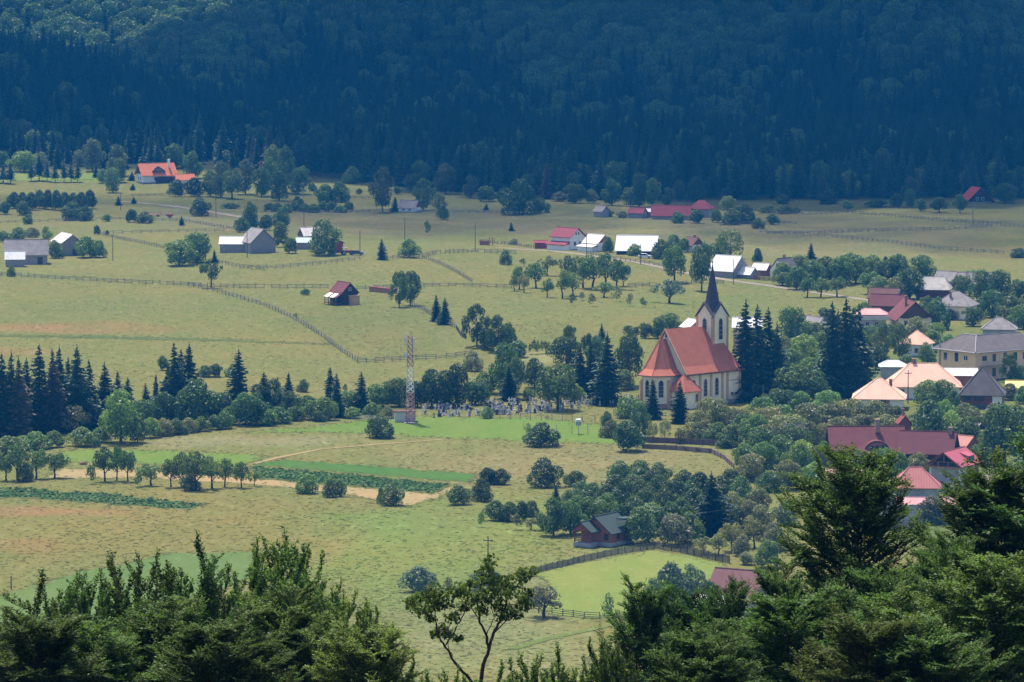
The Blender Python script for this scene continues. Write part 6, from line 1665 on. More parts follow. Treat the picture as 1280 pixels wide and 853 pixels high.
fence('roadside fence right of the white ribbed barn', [(735, 318), (770, 325), (800, 329), (835, 335)], 1.0, 3)
fence('upper rail fence in the far right meadow', [(950, 292), (1010, 293), (1060, 291), (1120, 289), (1180, 288), (1240, 284)], 1.2, 2.4, 'dense')
fence('middle rail fence in the far right meadow', [(960, 293), (1040, 297), (1110, 304), (1180, 313), (1255, 318)], 1.2, 2.8)
fence('topmost rail fence in the far right meadow', [(960, 269), (1020, 269), (1060, 267), (1110, 271), (1180, 277), (1290, 286)], 1.2, 2.6, 'dense')
fence('fence around the far bushes right of the crimson barns', [(900, 283), (950, 280), (995, 280)], 1.2, 2.2, 'dense', FWD)
fence('dark red plank fence beside the small white-roofed shed', [(943, 350), (955, 351), (969, 351)], 1.3, 2.0, 'plank', WOODRV, name='plank_fence')
fence('grey plank fence in front of the log cabin', [(655, 721), (690, 712), (730, 702), (772, 693), (800, 689), (818, 686)], 1.15, 2.0, 'plank', FWD, name='plank_fence')
fence('darker plank fence running down behind the pale fruit trees', [(818, 686), (850, 691), (885, 699), (912, 705)], 1.4, 2.0, 'plank', wood((0.12, 0.10, 0.085)), name='plank_fence')
fence('low broken rail fence at the near end of the paddock', [(640, 763), (690, 768), (730, 773), (770, 775), (800, 771)], 1.0, 2.2, 'rail', FWD)
fence('short fence behind the foreground sapling', [(545, 741), (590, 741), (640, 742)], 1.1, 2.4, 'rail')
fence('brown board wall below the church garden', [(803, 561), (845, 563), (889, 567), (905, 575), (917, 586)], 1.0, 3.0, 'solid', wood((0.24, 0.17, 0.13)), name='board_fence')
fence('darker board wall behind the garden trees', [(800, 553), (850, 555), (905, 558)], 1.2, 3.0, 'solid', wood((0.17, 0.11, 0.085)), name='board_fence')
fence('dark board fence in the orchard below the village', [(935, 602), (965, 605), (1008, 609)], 1.3, 3.0, 'solid', FWD, name='board_fence')
fence('thin wire fence below the gravestones', [(548, 521), (600, 523), (650, 525), (690, 526), (728, 527), (775, 527)], 1.5, 2.6, 'wire', FWD, .07, name='wire_fence')
fence('second wire fence around the little shrine', [(655, 538), (695, 541), (735, 543), (765, 541)], 1.7, 3.6, 'wire', FWD, .06, name='wire_fence')
fence('short white railing beside the white hut', [(440, 524), (470, 525), (488, 526)], .9, 2.0, 'rail', plain((0.5, .48, .45), .7), name='white_railing')

# ------------------------------------------------------------------ poles
PM = wood((0.13, 0.11, 0.095))
def pole(label, px, b, hp, arm=True, m=None, r=.13, lamp=False):
    p = P(px, b); H = hp / SC(p.y)
    o = empty('utility_pole', p); tag(o, label, 'utility pole')
    t = MB(); t.tube([(0, 0, -.4), (0, 0, H)], [r, r * .7], 7); t.build('pole', m or PM, o)
    if arm:
        a = MB(); a.box(-.8, .8, -.06, .06, H - .75, H - .6); a.build('crossarm', m or PM, o)
        for x in (-.7, 0, .7):
            i = MB(); i.tube([(x, 0, H - .6), (x, 0, H - .32)], .06, 6); i.build('insulator', plain((0.35, 0.3, 0.27), .4), o)
    return p, H
pole('utility pole with crossarm rising behind the foreground sapling', 610, 742, 72)
for lab, px, b, hp, arm in [
    ('thin wooden pole right of the small left bushes', 141, 326, 32, False), ('wooden pole before the long dark hedge', 45, 261, 25, False), ('wooden pole below the tiny spruces', 151, 263, 22, False),
    ('wooden pole beside the far track', 270, 272, 28, False), ('thin pole before the tall grey barn', 309, 322, 32, False), ('wooden pole before the low far hedge', 380, 287, 26, False),
    ('thin wooden pole near the far farmstead', 450, 320, 32, False), ('thin leaning pole in the far middle meadow', 506, 300, 28, False), ('wooden pole left of the orange wooden gate', 594, 315, 36, False),
    ('thick concrete pole before the pink-roofed house', 733, 320, 29, False), ('thin pole at the roadside below the ribbed barn', 801, 331, 26, False), ('dark pole beside the white-roofed barn', 917, 356, 32, False),
    ('thin pole in the far right meadow', 1216, 284, 26, False), ('grey pole between the salmon roofs', 1135, 505, 42, True), ('metal pole behind the cemetery trees', 681, 505, 26, False),
    ('thin pole among the trees above the paddock', 912, 676, 42, True), ('dark slim pole by the church spruces', 954, 512, 30, False), ('pole at the corner of the grey hipped house', 1186, 412, 34, True), ('wooden post in the near left wheat', 14, 737, 17, False)]:
    pole(lab, px, b, hp, arm)
def cable(label, pts, sag):
    b = MB(); 
    for a, c in zip(pts[:-1], pts[1:]):
        b.tube([a.lerp(c, k / 10) - Vector((0, 0, sag * 4 * (k / 10) * (1 - k / 10))) for k in range(11)], .035, 4, False)
    o = b.build('overhead_cable', DARK); tag(o, label, 'cable')
q = P(681, 505); c2 = P(812, 505)
cable('thin overhead cable strung from the cemetery pole to the church', [q + Vector((0, 0, 26 / SC(q.y) - .1)), Vector((c2.x, c2.y + 2, c2.z + 2.5))], .6)
q1 = P(912, 676); q2 = P(757, 684)
cable('overhead cable from the tree pole to the log cabin', [q1 + Vector((0, 0, 42 / SC(q1.y) - .2)), q2 + Vector((2, 3, 4.5))], .5)

# ------------------------------------------------------------------ radio mast
def mast():
    p = P(513, 529)
    o = empty('radio_mast', p); tag(o, 'red and white lattice radio mast with dishes beside the hut', 'mast')
    RED = plain((0.40, 0.22, 0.195), .6); WHT = plain((0.66, 0.62, 0.58), .6)
    H = 19.4
    wd = lambda z: .98 - .52 * z / H
    def section(z0, z1, m):
        b = MB(); n = max(2, int((z1 - z0) / 1.0))
        for sx in (-1, 1):
            for sy in (-1, 1): b.tube([(sx * wd(z0), sy * wd(z0), z0), (sx * wd(z1), sy * wd(z1), z1)], .08, 5)
        for k in range(n):
            a, c = z0 + (z1 - z0) * k / n, z0 + (z1 - z0) * (k + 1) / n
            for s in (-1, 1):
                b.tube([(-wd(a), s * wd(a), a), (wd(c), s * wd(c), c)], .06, 4, False); b.tube([(wd(a), s * wd(a), a), (-wd(c), s * wd(c), c)], .06, 4, False)
                b.tube([(s * wd(a), -wd(a), a), (s * wd(c), wd(c), c)], .06, 4, False); b.tube([(s * wd(a), wd(a), a), (s * wd(c), -wd(c), c)], .06, 4, False)
            b.tube([(-wd(a), -wd(a), a), (wd(a), -wd(a), a)], .06, 4, False)
        b.build('mast_section', m, o)
    section(0, 6.9, RED); section(6.9, 12.6, WHT); section(12.6, H, RED)
    def dish(x, y, z, r):
        b = MB(); n = 12
        rg = [[(x + rr * math.cos(k * 2 * math.pi / n), y - dd, z + rr * math.sin(k * 2 * math.pi / n)) for k in range(n)] for rr, dd in ((.03, 0), (r * .6, .12), (r, .32), (r, .38), (r * .5, .42), (.03, .44))]
        b.add([q for g in rg for q in g], [(i * n + k, i * n + (k + 1) % n, (i + 1) * n + (k + 1) % n, (i + 1) * n + k) for i in range(5) for k in range(n)])
        b.build('dish', WHT, o)
    dish(-1.05, -.4, 15.2, .55); dish(-1.0, -.3, 18.7, .42)
    for x, y, z in ((-.85, -.5, 17.2), (.85, -.5, 17.4), (.8, .6, 17.4), (-.9, .5, 18.3), (.75, -.5, 15.6)):
        b = MB(); b.box(x - .13, x + .13, y - .1, y + .1, z, z + 1.7); b.build('panel_antenna', WHT, o)
    b = MB(); b.tube([(0, 0, H - .3), (0, 0, H + 1.3)], .05, 5); b.tube([(.3, 0, H - .3), (.3, 0, H + .8)], .04, 5); b.build('lightning_rod', METALG, o)
    b = MB(); b.box(-1.3, 1.3, -1.3, 1.3, -.5, .15); b.build('footing', STONE, o)
mast()

# ------------------------------------------------------------------ shrine, gate, heaps, vehicles
o = empty('shrine', P(723, 543)); tag(o, 'small white-roofed box on a post in the fenced meadow', 'shrine')
part_box(o, 'post', METALG, -.06, .06, -.06, .06, -.3, 1.9); part_box(o, 'box', GREYP, -.55, .55, -.4, .4, 1.9, 2.8)
b = MB(); b.prism([(-.65, 2.8), (.65, 2.8), (.5, 3.3), (-.5, 3.3)], 'y', -.55, .55); b.build('roof', WHITE, o)
o = empty('wooden_gate', P(607, 307)); tag(o, 'orange wooden gateway with a small roof by the far fence', 'gate')
for x in (-2.0, 1.1, 2.2): part_box(o, 'post', RUSTW, x, x + .25, -.1, .15, -.3, 2.0 if x < 0 else 2.5)
part_box(o, 'boards', RUSTW, -1.75, 1.1, -.02, .08, .1, 1.5); part_box(o, 'cap', RUSTW, .8, 2.7, -.5, .55, 2.5, 2.7)
b = MB(); rg = [[(rr * math.cos(k * .628), rr * .8 * math.sin(k * .628), z) for k in range(10)] for rr, z in ((.9, -.1), (.75, .35), (.4, .65), (.05, .75))]
b.add([q for g in rg for q in g], [(i * 10 + k, i * 10 + (k + 1) % 10, (i + 1) * 10 + (k + 1) % 10, (i + 1) * 10 + k) for i in range(3) for k in range(10)])
tag(b.build('hay_heap', plaster((0.26, 0.15, 0.09), .3), None, P(104, 581)), 'low brown heap of old hay on the green strip', 'heap')
def wheel(o, x, y, r, w=.16):
    b = MB(); b.tube([(x, y - w / 2, r), (x, y + w / 2, r)], r, 12); t = b.build('wheel', DARK, o)
    b = MB(); b.tube([(x, y - w / 2 - .01, r), (x, y + w / 2 + .01, r)], r * .55, 10); b.build('rim', METALG, t)
def tractor(px, py):
    o = empty('tractor', P(px, py), R(15)); tag(o, 'small red tractor parked beside the far farmstead', 'tractor')
    RD = plain((0.30, 0.05, 0.05), .5)
    b = MB(); b.prism([(-.2, .7), (1.9, .7), (1.9, 1.35), (1.7, 1.5), (-.2, 1.55)], 'y', -.4, .4); b.build('bonnet', RD, o)
    b = MB()
    for x in (-1.3, -.15):
        for y in (-.55, .47): b.box(x, x + .08, y, y + .08, 1.0, 2.3)
    b.box(-1.45, .05, -.7, .7, 2.3, 2.4); b.box(-1.3, -.1, -.5, .5, .7, 1.1); b.build('cab', plain((0.5, 0.48, 0.46), .5), o)
    for y in (-.75, .75): wheel(o, -.9, y, .75, .35); wheel(o, 1.5, y, .42, .25)
tractor(433, 319)
def car(px, py, col, rz, label):
    o = empty('parked_car', P(px, py), R(rz)); tag(o, label, 'car')
    b = MB(); b.prism([(-2.1, .35), (2.1, .35), (2.1, .8), (1.3, .95), (-2.05, .95)], 'y', -.82, .82); b.build('body', plain(col, .3), o)
    b = MB(); b.prism([(-1.7, .95), (1.1, .95), (.4, 1.45), (-1.3, 1.45)], 'y', -.72, .72); b.build('cabin', GL, o)
    b = MB(); b.box(-1.3, .4, -.7, .7, 1.45, 1.5); b.build('car_roof', plain(col, .3), o)
    for x in (-1.3, 1.3):
        for y in (-.75, .75): wheel(o, x, y, .32)
car(446, 319, (0.10, 0.11, 0.14), 4, 'dark parked car right of the small red tractor')
car(806, 323, (0.75, 0.75, 0.75), -6, 'white car parked at the ribbed white-roofed barn')
o = empty('hay_trailer', P(193, 271), 0.2); tag(o, 'rusty flat hay trailer in the far left meadow', 'trailer')
part_box(o, 'bed', RUSTW, -2.2, 2.2, -.9, .9, .7, .85)
for x in (-2.1, 2.0): part_box(o, 'end_rack', RUSTW, x, x + .1, -.9, .9, .85, 1.7)
for x in (-1.3, 1.3):
    for y in (-.8, .8): wheel(o, x, y, .4)
o = empty('farm_cart', P(212, 272), -.3); tag(o, 'small red cart right of the rusty hay trailer', 'cart')
part_box(o, 'box', plain((0.35, 0.06, 0.04), .6), -1.1, 1.1, -.7, .7, .5, 1.2)
for y in (-.75, .75): wheel(o, 0, y, .45)

# ------------------------------------------------------------------ cemetery
def stone_mesh(k):
    b = MB()
    if k == 0:
        b.box(-.35, .35, -.12, .12, -.2, .95); b.tube([(0, -.12, .95), (0, .12, .95)], .35, 10); b.box(-.5, .5, -.25, .25, -.2, .18)
    elif k == 1:
        b.box(-.10, .10, -.08, .08, -.2, 1.7); b.box(-.42, .42, -.081, .081, 1.05, 1.25); b.box(-.35, .35, -.22, .22, -.2, .3)
    elif k == 2:
        b.prism([(-.3, -.2), (.3, -.2), (.2, 1.5), (0, 1.8), (-.2, 1.5)], 'y', -.14, .14); b.box(-.45, .45, -.3, .3, -.2, .25)
    else:
        b.box(-.45, .45, -.12, .12, -.2, .8); b.box(-.5, .5, -.9, .9, -.2, .22)
    return b
GM = [plaster((0.54, 0.52, 0.49)), plaster((0.36, 0.35, 0.35)), plain((0.045, 0.045, 0.05), .25, name='polished_granite'), plaster((0.50, 0.44, 0.38)), plain((0.62, 0.61, 0.58), .6)]
KN = ['round-topped slab', 'stone cross', 'pointed stone', 'low tomb slab']; MNM = ['white', 'grey', 'black granite', 'sandstone', 'pale']
GME = {}
gr = random.Random(21)
FLOWM = [plain((0.6, 0.45, 0.08), .8), plain((0.55, 0.10, 0.12), .8), plain((0.65, 0.6, 0.6), .8)]
ng_ = 0
while ng_ < 285:
    x = gr.choice([gr.uniform(528, 650), gr.uniform(600, 690), gr.uniform(690, 812)])
    yb = np.interp(x, [520, 560, 620, 680, 740, 812], [523, 521, 518.5, 516, 509, 504])
    y = yb - gr.choice([0, 2.2, 4.4, 6.6, 8.8, 11.0, 13]) * (1 if x < 700 else .65) + gr.uniform(-.5, .5)
    k = gr.choices([0, 1, 2, 3], [5, 4, 3, 2])[0]; mi = gr.choices(range(5), [4, 4, 6, 3, 3])[0]
    if (k, mi) not in GME: GME[(k, mi)] = stone_mesh(k).mesh('gravestone', GM[mi])
    o = link('gravestone', GME[(k, mi)], None, P(x, y)); s = gr.uniform(.6, 1.0); o.scale = (s, s, s * gr.uniform(.9, 1.1)); o.rotation_euler = (0, 0, gr.uniform(-.35, .35))
    tag(o, f'{MNM[mi]} {KN[k]} among the crowded graves below the slope', 'gravestone', f'{MNM[mi]} {KN[k]}s in the cemetery')
    if gr.random() < .22:
        fl = crown_mesh('grave_flowers', ng_ % 3, 0, 5, 40, .25, (.2, .3), 'dome', m=FLOWM[ng_ % 3]) if ('f', ng_ % 3) not in GME else GME[('f', ng_ % 3)]
        GME[('f', ng_ % 3)] = fl
        q = o.location + Vector((0, -.9, 0)); f = link('grave_flowers', fl, None, Vector((q.x, q.y, hs(q.x, q.y)))); f.scale = (.55, .45, .4)
        tag(f, f'small {("yellow", "red", "white")[ng_ % 3]} flower bunch in front of a gravestone', 'flowers', f'{("yellow", "red", "white")[ng_ % 3]} flowers on the graves')
    ng_ += 1
# ------------------------------------------------------------------ foreground trees on the camera's hillside
def tube_arrays(Vl, Fl, pts, r0, r1, n=4):
    pts = np.asarray(pts); m = len(pts)
    base = sum(len(v) for v in Vl)
    d = np.gradient(pts, axis=0); d = unit(d)
    ref = np.where(np.abs(d[:, 2:3]) > .8, np.array([[1.0, .2, 0]]), np.array([[0, 0, 1.0]]))
    u = unit(np.cross(d, ref)); w = np.cross(d, u)
    rad = np.linspace(r0, r1, m)[:, None]
    ring = [pts + (u * math.cos(2 * math.pi * k / n) + w * math.sin(2 * math.pi * k / n)) * rad for k in range(n)]
    V = np.stack(ring, 1).reshape(-1, 3)
    Vl.append(V)
    for i in range(m - 1):
        for k in range(n):
            k2 = (k + 1) % n
            Fl.append((base + i * n + k, base + i * n + k2, base + (i + 1) * n + k2, base + (i + 1) * n + k))
def curve(p, d, L, n, up, r, wig=.12):
    pts = [p]; d = d / np.linalg.norm(d)
    for i in range(n):
        d = d + np.array([0, 0, up]) + r.normal(size=3) * wig
        d = d / np.linalg.norm(d)
        pts.append(pts[-1] + d * L / n)
    return np.array(pts)
def sample(pts, t):
    i = min(len(pts) - 2, int(t * (len(pts) - 1))); f = t * (len(pts) - 1) - i
    return pts[i] * (1 - f) + pts[i + 1] * f, pts[i + 1] - pts[i]
def big_tree(seed, H, spread, z_first, nb, style, leaf=.075):
    """style 'upright' (hornbeam with leaf-laden vertical shoots) or 'layered' (beech with spreading sprays)"""
    r = rng(seed)
    Vl, Fl, LP, LN, LD = [], [], [], [], []
    up_ = style == 'upright'
    trunk = curve(np.array([0, 0, -.6]), np.array([0, 0, 1.0]), H * (.62 if up_ else .96), 12, .25, r, .05)
    tube_arrays(Vl, Fl, trunk, .17, .05 if up_ else .015, 7)
    def twig(p, d, L, nl, flat):
        pts = curve(p, d, L, 4, .04 if flat else .22, r, .14)
        tube_arrays(Vl, Fl, pts, .008, .003, 3)
        t = (np.arange(nl) + .5) / nl
        idx = t * 4; i = np.minimum(3, idx.astype(int)); f = (idx - i)[:, None]
        c = pts[i] * (1 - f) + pts[i + 1] * f
        dv = unit(pts[i + 1] - pts[i])
        up = np.array([0, 0, 1.0])
        side = unit(np.cross(dv, up) + 1e-6)
        sgn = np.where(np.arange(nl) % 2 == 0, 1, -1)[:, None]
        if flat:
            off = side * sgn + dv * .5
            nrm = unit(np.array([0, 0, 1.0]) + r.normal(size=(nl, 3)) * .42)
        else:
            a = r.uniform(0, 6.28, nl)[:, None]
            o2 = np.cross(dv, side)
            off = side * np.cos(a) + o2 * np.sin(a) + dv * .7
            nrm = unit(r.normal(size=(nl, 3)) + np.array([0, 0, .7]))
        off = unit(off)
        LP.append(c + off * leaf * .75); LN.append(nrm); LD.append(off)
    for b in range(nb):
        t = z_first + (1 - z_first) * (b + r.uniform(0, .8)) / nb
        p, _ = sample(trunk, min(.99, t))
        a = b * 2.399 + r.uniform(-.3, .3)
        rel = (t - z_first) / (1 - z_first)
        if up_:
            rho = spread * math.sqrt((b + .5) / nb) * r.uniform(.8, 1.1)
            end = np.array([math.cos(a) * rho, math.sin(a) * rho, H * (1 - .42 * (rho / spread) ** 2) * r.uniform(.85, 1.0)])
            p, _ = sample(trunk, .35 + .64 * (1 - .8 * rho / spread) * r.uniform(.8, 1.0) if rho < spread else .38)
            w_ = np.linspace(0, 1, 9)[:, None]
            ctl = np.array([end[0] * .85, end[1] * .85, p[2] * .55 + end[2] * .45])
            bough = p * (1 - w_) ** 2 + 2 * ctl * w_ * (1 - w_) + end * w_ ** 2
            bough[1:] += r.normal(size=(8, 3)) * .05
            L = float(np.linalg.norm(end - p))
        else:
            el = R(14 + 46 * rel)
            L = spread * (1 - .60 * rel ** 2.2) * r.uniform(.7, 1.12)
            d = np.array([math.cos(a) * math.cos(el), math.sin(a) * math.cos(el), math.sin(el)])
            bough = curve(p, d, L, 8, -.015, r, .07)
        tube_arrays(Vl, Fl, bough, .055 * (1 - .6 * rel) + .012, .008, 5)
        ns = int(9 + 2.6 * L) if up_ else int(10 + 8 * L / spread)
        for s in range(ns):
            ts = .14 + .86 * (s + r.uniform(0, .6)) / ns
            q, dd = sample(bough, min(.985, ts))
            dd = unit(dd)
            sd = unit(np.cross(dd, np.array([0, 0, 1.0]))) * (1 if s % 2 else -1)
            if style == 'layered':
                d2 = dd * .65 + sd * r.uniform(.5, 1.0) + np.array([0, 0, r.uniform(-.12, .22)])
                L2 = L * .36 * (1.15 - .6 * ts) * r.uniform(.7, 1.2) + .25
                sub = curve(q, d2, L2, 5, .0, r, .10)
            else:
                d2 = dd * .6 + sd * r.uniform(.2, 1.0) + r.normal(size=3) * .3 + np.array([0, 0, r.uniform(.1, .7)])
                L2 = .5 + .6 * r.random()
                sub = curve(q, d2, L2, 5, .13, r, .09)
            tube_arrays(Vl, Fl, sub, .016, .005, 3)
            nt = int(8 + 5 * L2)
            for k in range(nt):
                tk = .1 + .9 * (k + r.random() * .5) / nt
                q2, d3 = sample(sub, min(.98, tk)); d3 = unit(d3)
                s3 = unit(np.cross(d3, np.array([0, 0, 1.0]))) * (1 if k % 2 else -1)
                if style == 'layered': twig(q2, d3 * .8 + s3 * r.uniform(.4, .9) + np.array([0, 0, r.uniform(-.1, .15)]), r.uniform(.22, .42), 10, True)
                else: twig(q2, d3 * .9 + s3 * r.uniform(.0, .7) + r.normal(size=3) * .25 + np.array([0, 0, .4]), r.uniform(.16, .30), 9, False)
    V = np.concatenate(Vl)
    wood_ = bpy.data.meshes.new('trunk'); wood_.from_pydata(V.tolist(), [], Fl); wood_.update(); wood_.materials.append(BARKD)
    p, n_, d_ = np.concatenate(LP), np.concatenate(LN), np.concatenate(LD)
    n_ = unit(n_ - d_ * np.sum(n_ * d_, 1, keepdims=True))
    s = np.cross(n_, d_)
    sz = (leaf * r.uniform(.75, 1.3, len(p)))[:, None]
    droop = n_ * sz * .12
    Q = np.stack([p - d_ * sz * .6, p + s * sz * .33 + droop, p + d_ * sz * .65 - droop, p - s * sz * .33 + droop], 1)
    lv = quads_mesh('foliage', Q, NEARLEAF)
    return wood_, lv
VAR = [big_tree(1, 10.5, 2.7, .30, 46, 'upright'), big_tree(2, 10.0, 2.4, .32, 42, 'upright'), big_tree(3, 12.0, 3.9, .26, 54, 'layered', .085), big_tree(4, 11.0, 3.6, .28, 50, 'layered', .08)]
HGT = [10.5, 10.0, 12.0, 11.0]
NEARC = dict(h=(0.075, 0.130, 0.034), b=(0.066, 0.130, 0.034), y=(0.10, 0.155, 0.04))
def near_tree(px, top, D, var, scale, rz, col, name, label, group=None, wide=1.0):
    """a hillside tree whose top reaches the picture row TOP at distance D"""
    d = ray(px, top); k = D / d.y
    x, zt = d.x * k, CAMZ + d.z * k
    zg = hs(x, D)
    H = zt - zg
    o = empty(name, (x, D, zg), rz)
    sz = H / (HGT[var] * (1.03 if var < 2 else .97))
    o.scale = (scale * wide, scale * wide, sz)
    link('trunk', VAR[var][0], o)
    f = link('foliage', VAR[var][1], o)
    f.color = (*NEARC[col], 1)
    tag(o, label, 'tree', group)
for a in [
    (62, 722, 128, 1, 1.05, .4, 'h', 'hornbeam_tree', 'hornbeam at the left edge of the foreground'),
    (-20, 745, 122, 0, 1.0, 2.1, 'h', 'hornbeam_tree', 'hornbeam cut by the left edge of the foreground'),
    (108, 714, 124, 0, .9, 1.2, 'h', 'hornbeam_tree', 'hornbeam second from the left tip in the foreground'),
    (178, 690, 126, 0, .95, 3.0, 'h', 'hornbeam_tree', 'tall-shooted hornbeam before the green wheat'),
    (250, 676, 124, 1, .95, 5.1, 'h', 'hornbeam_tree', 'hornbeam between the two tallest left foreground crowns'),
    (345, 666, 126, 0, 1.0, 4.2, 'h', 'hornbeam_tree', 'tallest hornbeam of the left foreground group'),
    (385, 690, 122, 1, .9, .9, 'h', 'hornbeam_tree', 'hornbeam just right of the tallest foreground hornbeam'),
    (430, 738, 120, 0, .8, 2.6, 'y', 'hornbeam_tree', 'lower yellowish hornbeam at the right of the left group'),
    (100, 800, 100, 2, .62, 1.9, 'b', 'beech_tree', 'low beech in front of the left hornbeams'),
    (215, 775, 102, 3, .66, 3.4, 'b', 'beech_tree', 'spreading beech in front of the left hornbeams'),
    (370, 760, 100, 3, .66, 5.2, 'h', 'beech_tree', 'beech spilling to the right below the tallest hornbeam'),
    (440, 800, 98, 2, .5, .3, 'y', 'beech_tree', 'small sunny beech at the right foot of the left group'),
    (520, 826, 100, 1, .5, 1.0, 'y', 'hornbeam_tree', 'small sprig of hornbeam left of the open sapling'),
    (560, 836, 100, 0, .5, 3.1, 'h', 'hornbeam_tree', 'hornbeam tip under the left limb of the open sapling'),
    (632, 832, 102, 1, .5, .6, 'h', 'hornbeam_tree', 'hornbeam tip at the foot of the open sapling'),
    (702, 812, 102, 1, .55, 5.6, 'y', 'hornbeam_tree', 'pale hornbeam tip at the bottom below the paddock corner'),
    (765, 800, 104, 0, .55, 1.4, 'h', 'hornbeam_tree', 'hornbeam tip at the left foot of the right group'),
    (915, 752, 116, 3, .42, 3.3, 'b', 'beech_tree', 'slender beech partly hiding the plum-roofed house'),
    (668, 818, 104, 0, .6, 2.2, 'h', 'hornbeam_tree', 'hornbeam tip right of the open sapling'),
    (735, 806, 106, 1, .6, 4.4, 'h', 'hornbeam_tree', 'hornbeam tip left of the right foreground group'),
    (795, 752, 118, 3, .5, 2.0, 'b', 'beech_tree', 'beech at the left of the right foreground group'),
    (850, 752, 122, 2, .5, .2, 'b', 'beech_tree', 'slim beech left of the plum-roofed house'),
    (935, 800, 104, 3, .6, 4.0, 'b', 'beech_tree', 'lower beech below the plum-roofed house'),
    (1045, 590, 126, 2, .84, 1.1, 'b', 'beech_tree', 'tall broad beech with its crown before the pink-roofed barn'),
    (1180, 700, 120, 3, .66, 2.9, 'b', 'beech_tree', 'beech between the two tallest right foreground crowns'),
    (1255, 600, 124, 2, .88, 4.9, 'b', 'beech_tree', 'tallest beech at the right edge of the foreground'),
    (1310, 570, 122, 3, 1.05, .7, 'b', 'beech_tree', 'beech cut by the right edge of the foreground'),
    (1020, 760, 100, 2, .66, 3.6, 'h', 'beech_tree', 'beech in front of the tall broad beech'),
    (1125, 770, 98, 3, .7, .0, 'h', 'beech_tree', 'beech at the bottom between the right crowns'),
    (1225, 720, 98, 2, .7, 1.6, 'h', 'beech_tree', 'beech at the bottom right corner'),
    (985, 728, 118, 3, .55, 5.5, 'b', 'beech_tree', 'beech on the left flank of the tall broad beech'),
    (1105, 735, 118, 2, .62, 2.4, 'b', 'beech_tree', 'beech on the right flank of the tall broad beech'),
    (1060, 790, 92, 3, .62, 1.3, 'y', 'beech_tree', 'lowest beech at the bottom below the tall broad beech'),
    (890, 812, 94, 2, .55, 2.7, 'h', 'beech_tree', 'low beech at the bottom left of the right group'),
    (1170, 800, 92, 2, .62, 5.0, 'b', 'beech_tree', 'low beech at the bottom among the right crowns'),
    (30, 790, 98, 3, .7, 2.0, 'h', 'beech_tree', 'low beech in the bottom left corner'),
    (300, 790, 94, 2, .62, 4.1, 'h', 'beech_tree', 'low beech at the bottom under the left hornbeams'),
]:
    near_tree(*a)

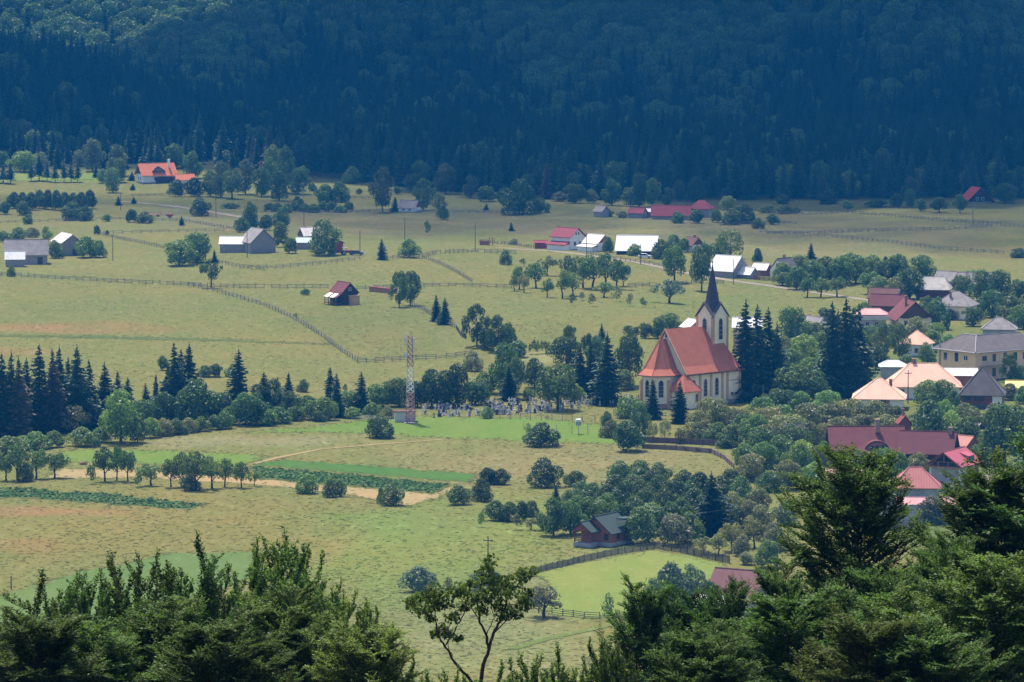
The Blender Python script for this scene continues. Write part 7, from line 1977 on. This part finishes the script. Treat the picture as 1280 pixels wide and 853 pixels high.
# the thin open tree in the middle: its limbs, then leaf clusters at their ends
def open_tree():
    D = 118.0
    def W(px, py, dy=0.0):
        d = ray(px, py); k = (D + dy) / d.y
        return np.array([d.x * k, D + dy, CAMZ + d.z * k])
    r = rng(9)
    b0 = W(597, 860); g = hs(b0[0], D)
    Vl, Fl = [], []
    org = np.array([b0[0], D, g])
    def limb(pts, r0, r1, dys=None):
        q = np.array([W(*p, dy=(dys[i] if dys else 0)) for i, p in enumerate(pts)]) - org
        # smooth by subdivision
        t = np.linspace(0, len(q) - 1, (len(q) - 1) * 4 + 1)
        s = np.stack([np.interp(t, np.arange(len(q)), q[:, k]) for k in range(3)], 1)
        s[1:-1] += r.normal(size=s[1:-1].shape) * .012
        tube_arrays(Vl, Fl, s, r0, r1, 6)
        return s
    limb([(602, 900), (600, 860), (604, 832), (611, 812)], .065, .042)
    q = np.array([[0, 0, -.4], list(W(602, 900) - org)]); tube_arrays(Vl, Fl, q, .11, .085, 6)
    limb([(600, 868), (588, 850), (570, 830), (556, 808), (548, 794)], .045, .022, [0, -.1, -.3, -.5, -.6])
    S = [
        limb([(611, 812), (617, 792), (625, 776), (630, 760), (638, 742), (652, 726), (662, 716)], .045, .008, [0, .1, .2, .3, .4, .5, .6]),
        limb([(611, 812), (608, 795), (600, 778), (598, 756), (600, 735), (610, 712), (612, 698)], .04, .008, [0, 0, -.1, -.2, 0, .2, .2]),
        limb([(625, 776), (628, 756), (626, 738), (634, 722)], .02, .006, [.2, .3, .5, .6]),
        limb([(548, 794), (546, 782), (540, 772), (528, 764), (514, 758)], .022, .006, [-.6, -.7, -.8, -.9, -.9]),
        limb([(556, 808), (566, 792), (576, 776), (581, 760), (585, 742), (578, 732)], .026, .007, [-.5, -.4, -.3, -.2, -.1, 0]),
        limb([(546, 782), (543, 762), (536, 746), (545, 736)], .016, .006, [-.7, -.6, -.6, -.5]),
        limb([(600, 778), (590, 762), (580, 748), (568, 738)], .018, .006, [-.1, .3, .5, .6]),
        limb([(617, 792), (634, 776), (648, 764), (660, 752)], .018, .006, [.1, -.3, -.5, -.6]),
        limb([(570, 830), (562, 815), (560, 800)], .02, .01, [-.3, .1, .3]),
        limb([(548, 794), (560, 786), (566, 774)], .014, .005, [-.6, -.2, 0]),
        limb([(608, 795), (618, 770), (612, 752), (604, 744)], .016, .005, [0, .5, .7, .7]),
        limb([(576, 776), (570, 764), (560, 755)], .012, .005, [-.3, .1, .3]),
    ]
    CL = [(612, 700, 11), (605, 716, 12), (616, 724, 12), (652, 720, 14), (663, 715, 10), (640, 732, 14), (646, 746, 15), (655, 756, 12), (632, 742, 12), (626, 758, 12), (606, 742, 14), (596, 750, 12), (585, 744, 14), (574, 736, 13), (566, 742, 10), (580, 758, 11),
          (545, 738, 13), (536, 746, 14), (548, 752, 13), (558, 756, 11), (518, 758, 12), (528, 764, 12), (512, 752, 9), (524, 746, 10), (566, 772, 12), (552, 786, 10), (545, 792, 9), (560, 792, 10), (648, 764, 12), (638, 770, 11), (616, 752, 13), (620, 738, 11), (603, 764, 10), (572, 798, 8), (590, 730, 9), (612, 708, 9), (660, 740, 9), (634, 724, 11), (538, 772, 9), (602, 728, 11), (540, 758, 12), (626, 772, 9)]
    LP, LN = [], []
    for cx_, cy_, rp in CL:
        c = W(cx_, cy_, r.uniform(-.7, .7)) - org
        rad = rp / (F / D)
        for _ in range(int(rp * 6)):
            v = unit(r.normal(size=(1, 3)))[0] * rad * r.random() ** .4 * np.array([1.1, 1.0, .72])
            LP.append(c + v); LN.append(unit(np.array([[v[0] * 2, v[1] * 2, .25]]) + r.normal(size=(1, 3)) * .6)[0])
        # a twig into the cluster
        near = min(S, key=lambda s: np.min(np.linalg.norm(s - c, axis=1)))
        j = int(np.argmin(np.linalg.norm(near - c, axis=1)))
        tube_arrays(Vl, Fl, np.array([near[j], (near[j] + c) / 2 + np.array([0, 0, -.03]), c, c + (c - near[j]) * .3 + np.array([0, 0, .08])]), .009, .003, 4)
    V = np.concatenate(Vl)
    o = empty('open_tree', tuple(org)); tag(o, 'thin open young tree with bare crooked limbs in the foreground', 'tree')
    me = bpy.data.meshes.new('trunk'); me.from_pydata(V.tolist(), [], Fl); me.update(); me.materials.append(BARKD); link('trunk', me, o)
    f = link('foliage', quads_mesh('foliage', leaf_quads(np.array(LP), np.array(LN), .105, r, .6), NEARLEAF), o)
    f.color = (0.075, 0.125, 0.034, 1)
open_tree()
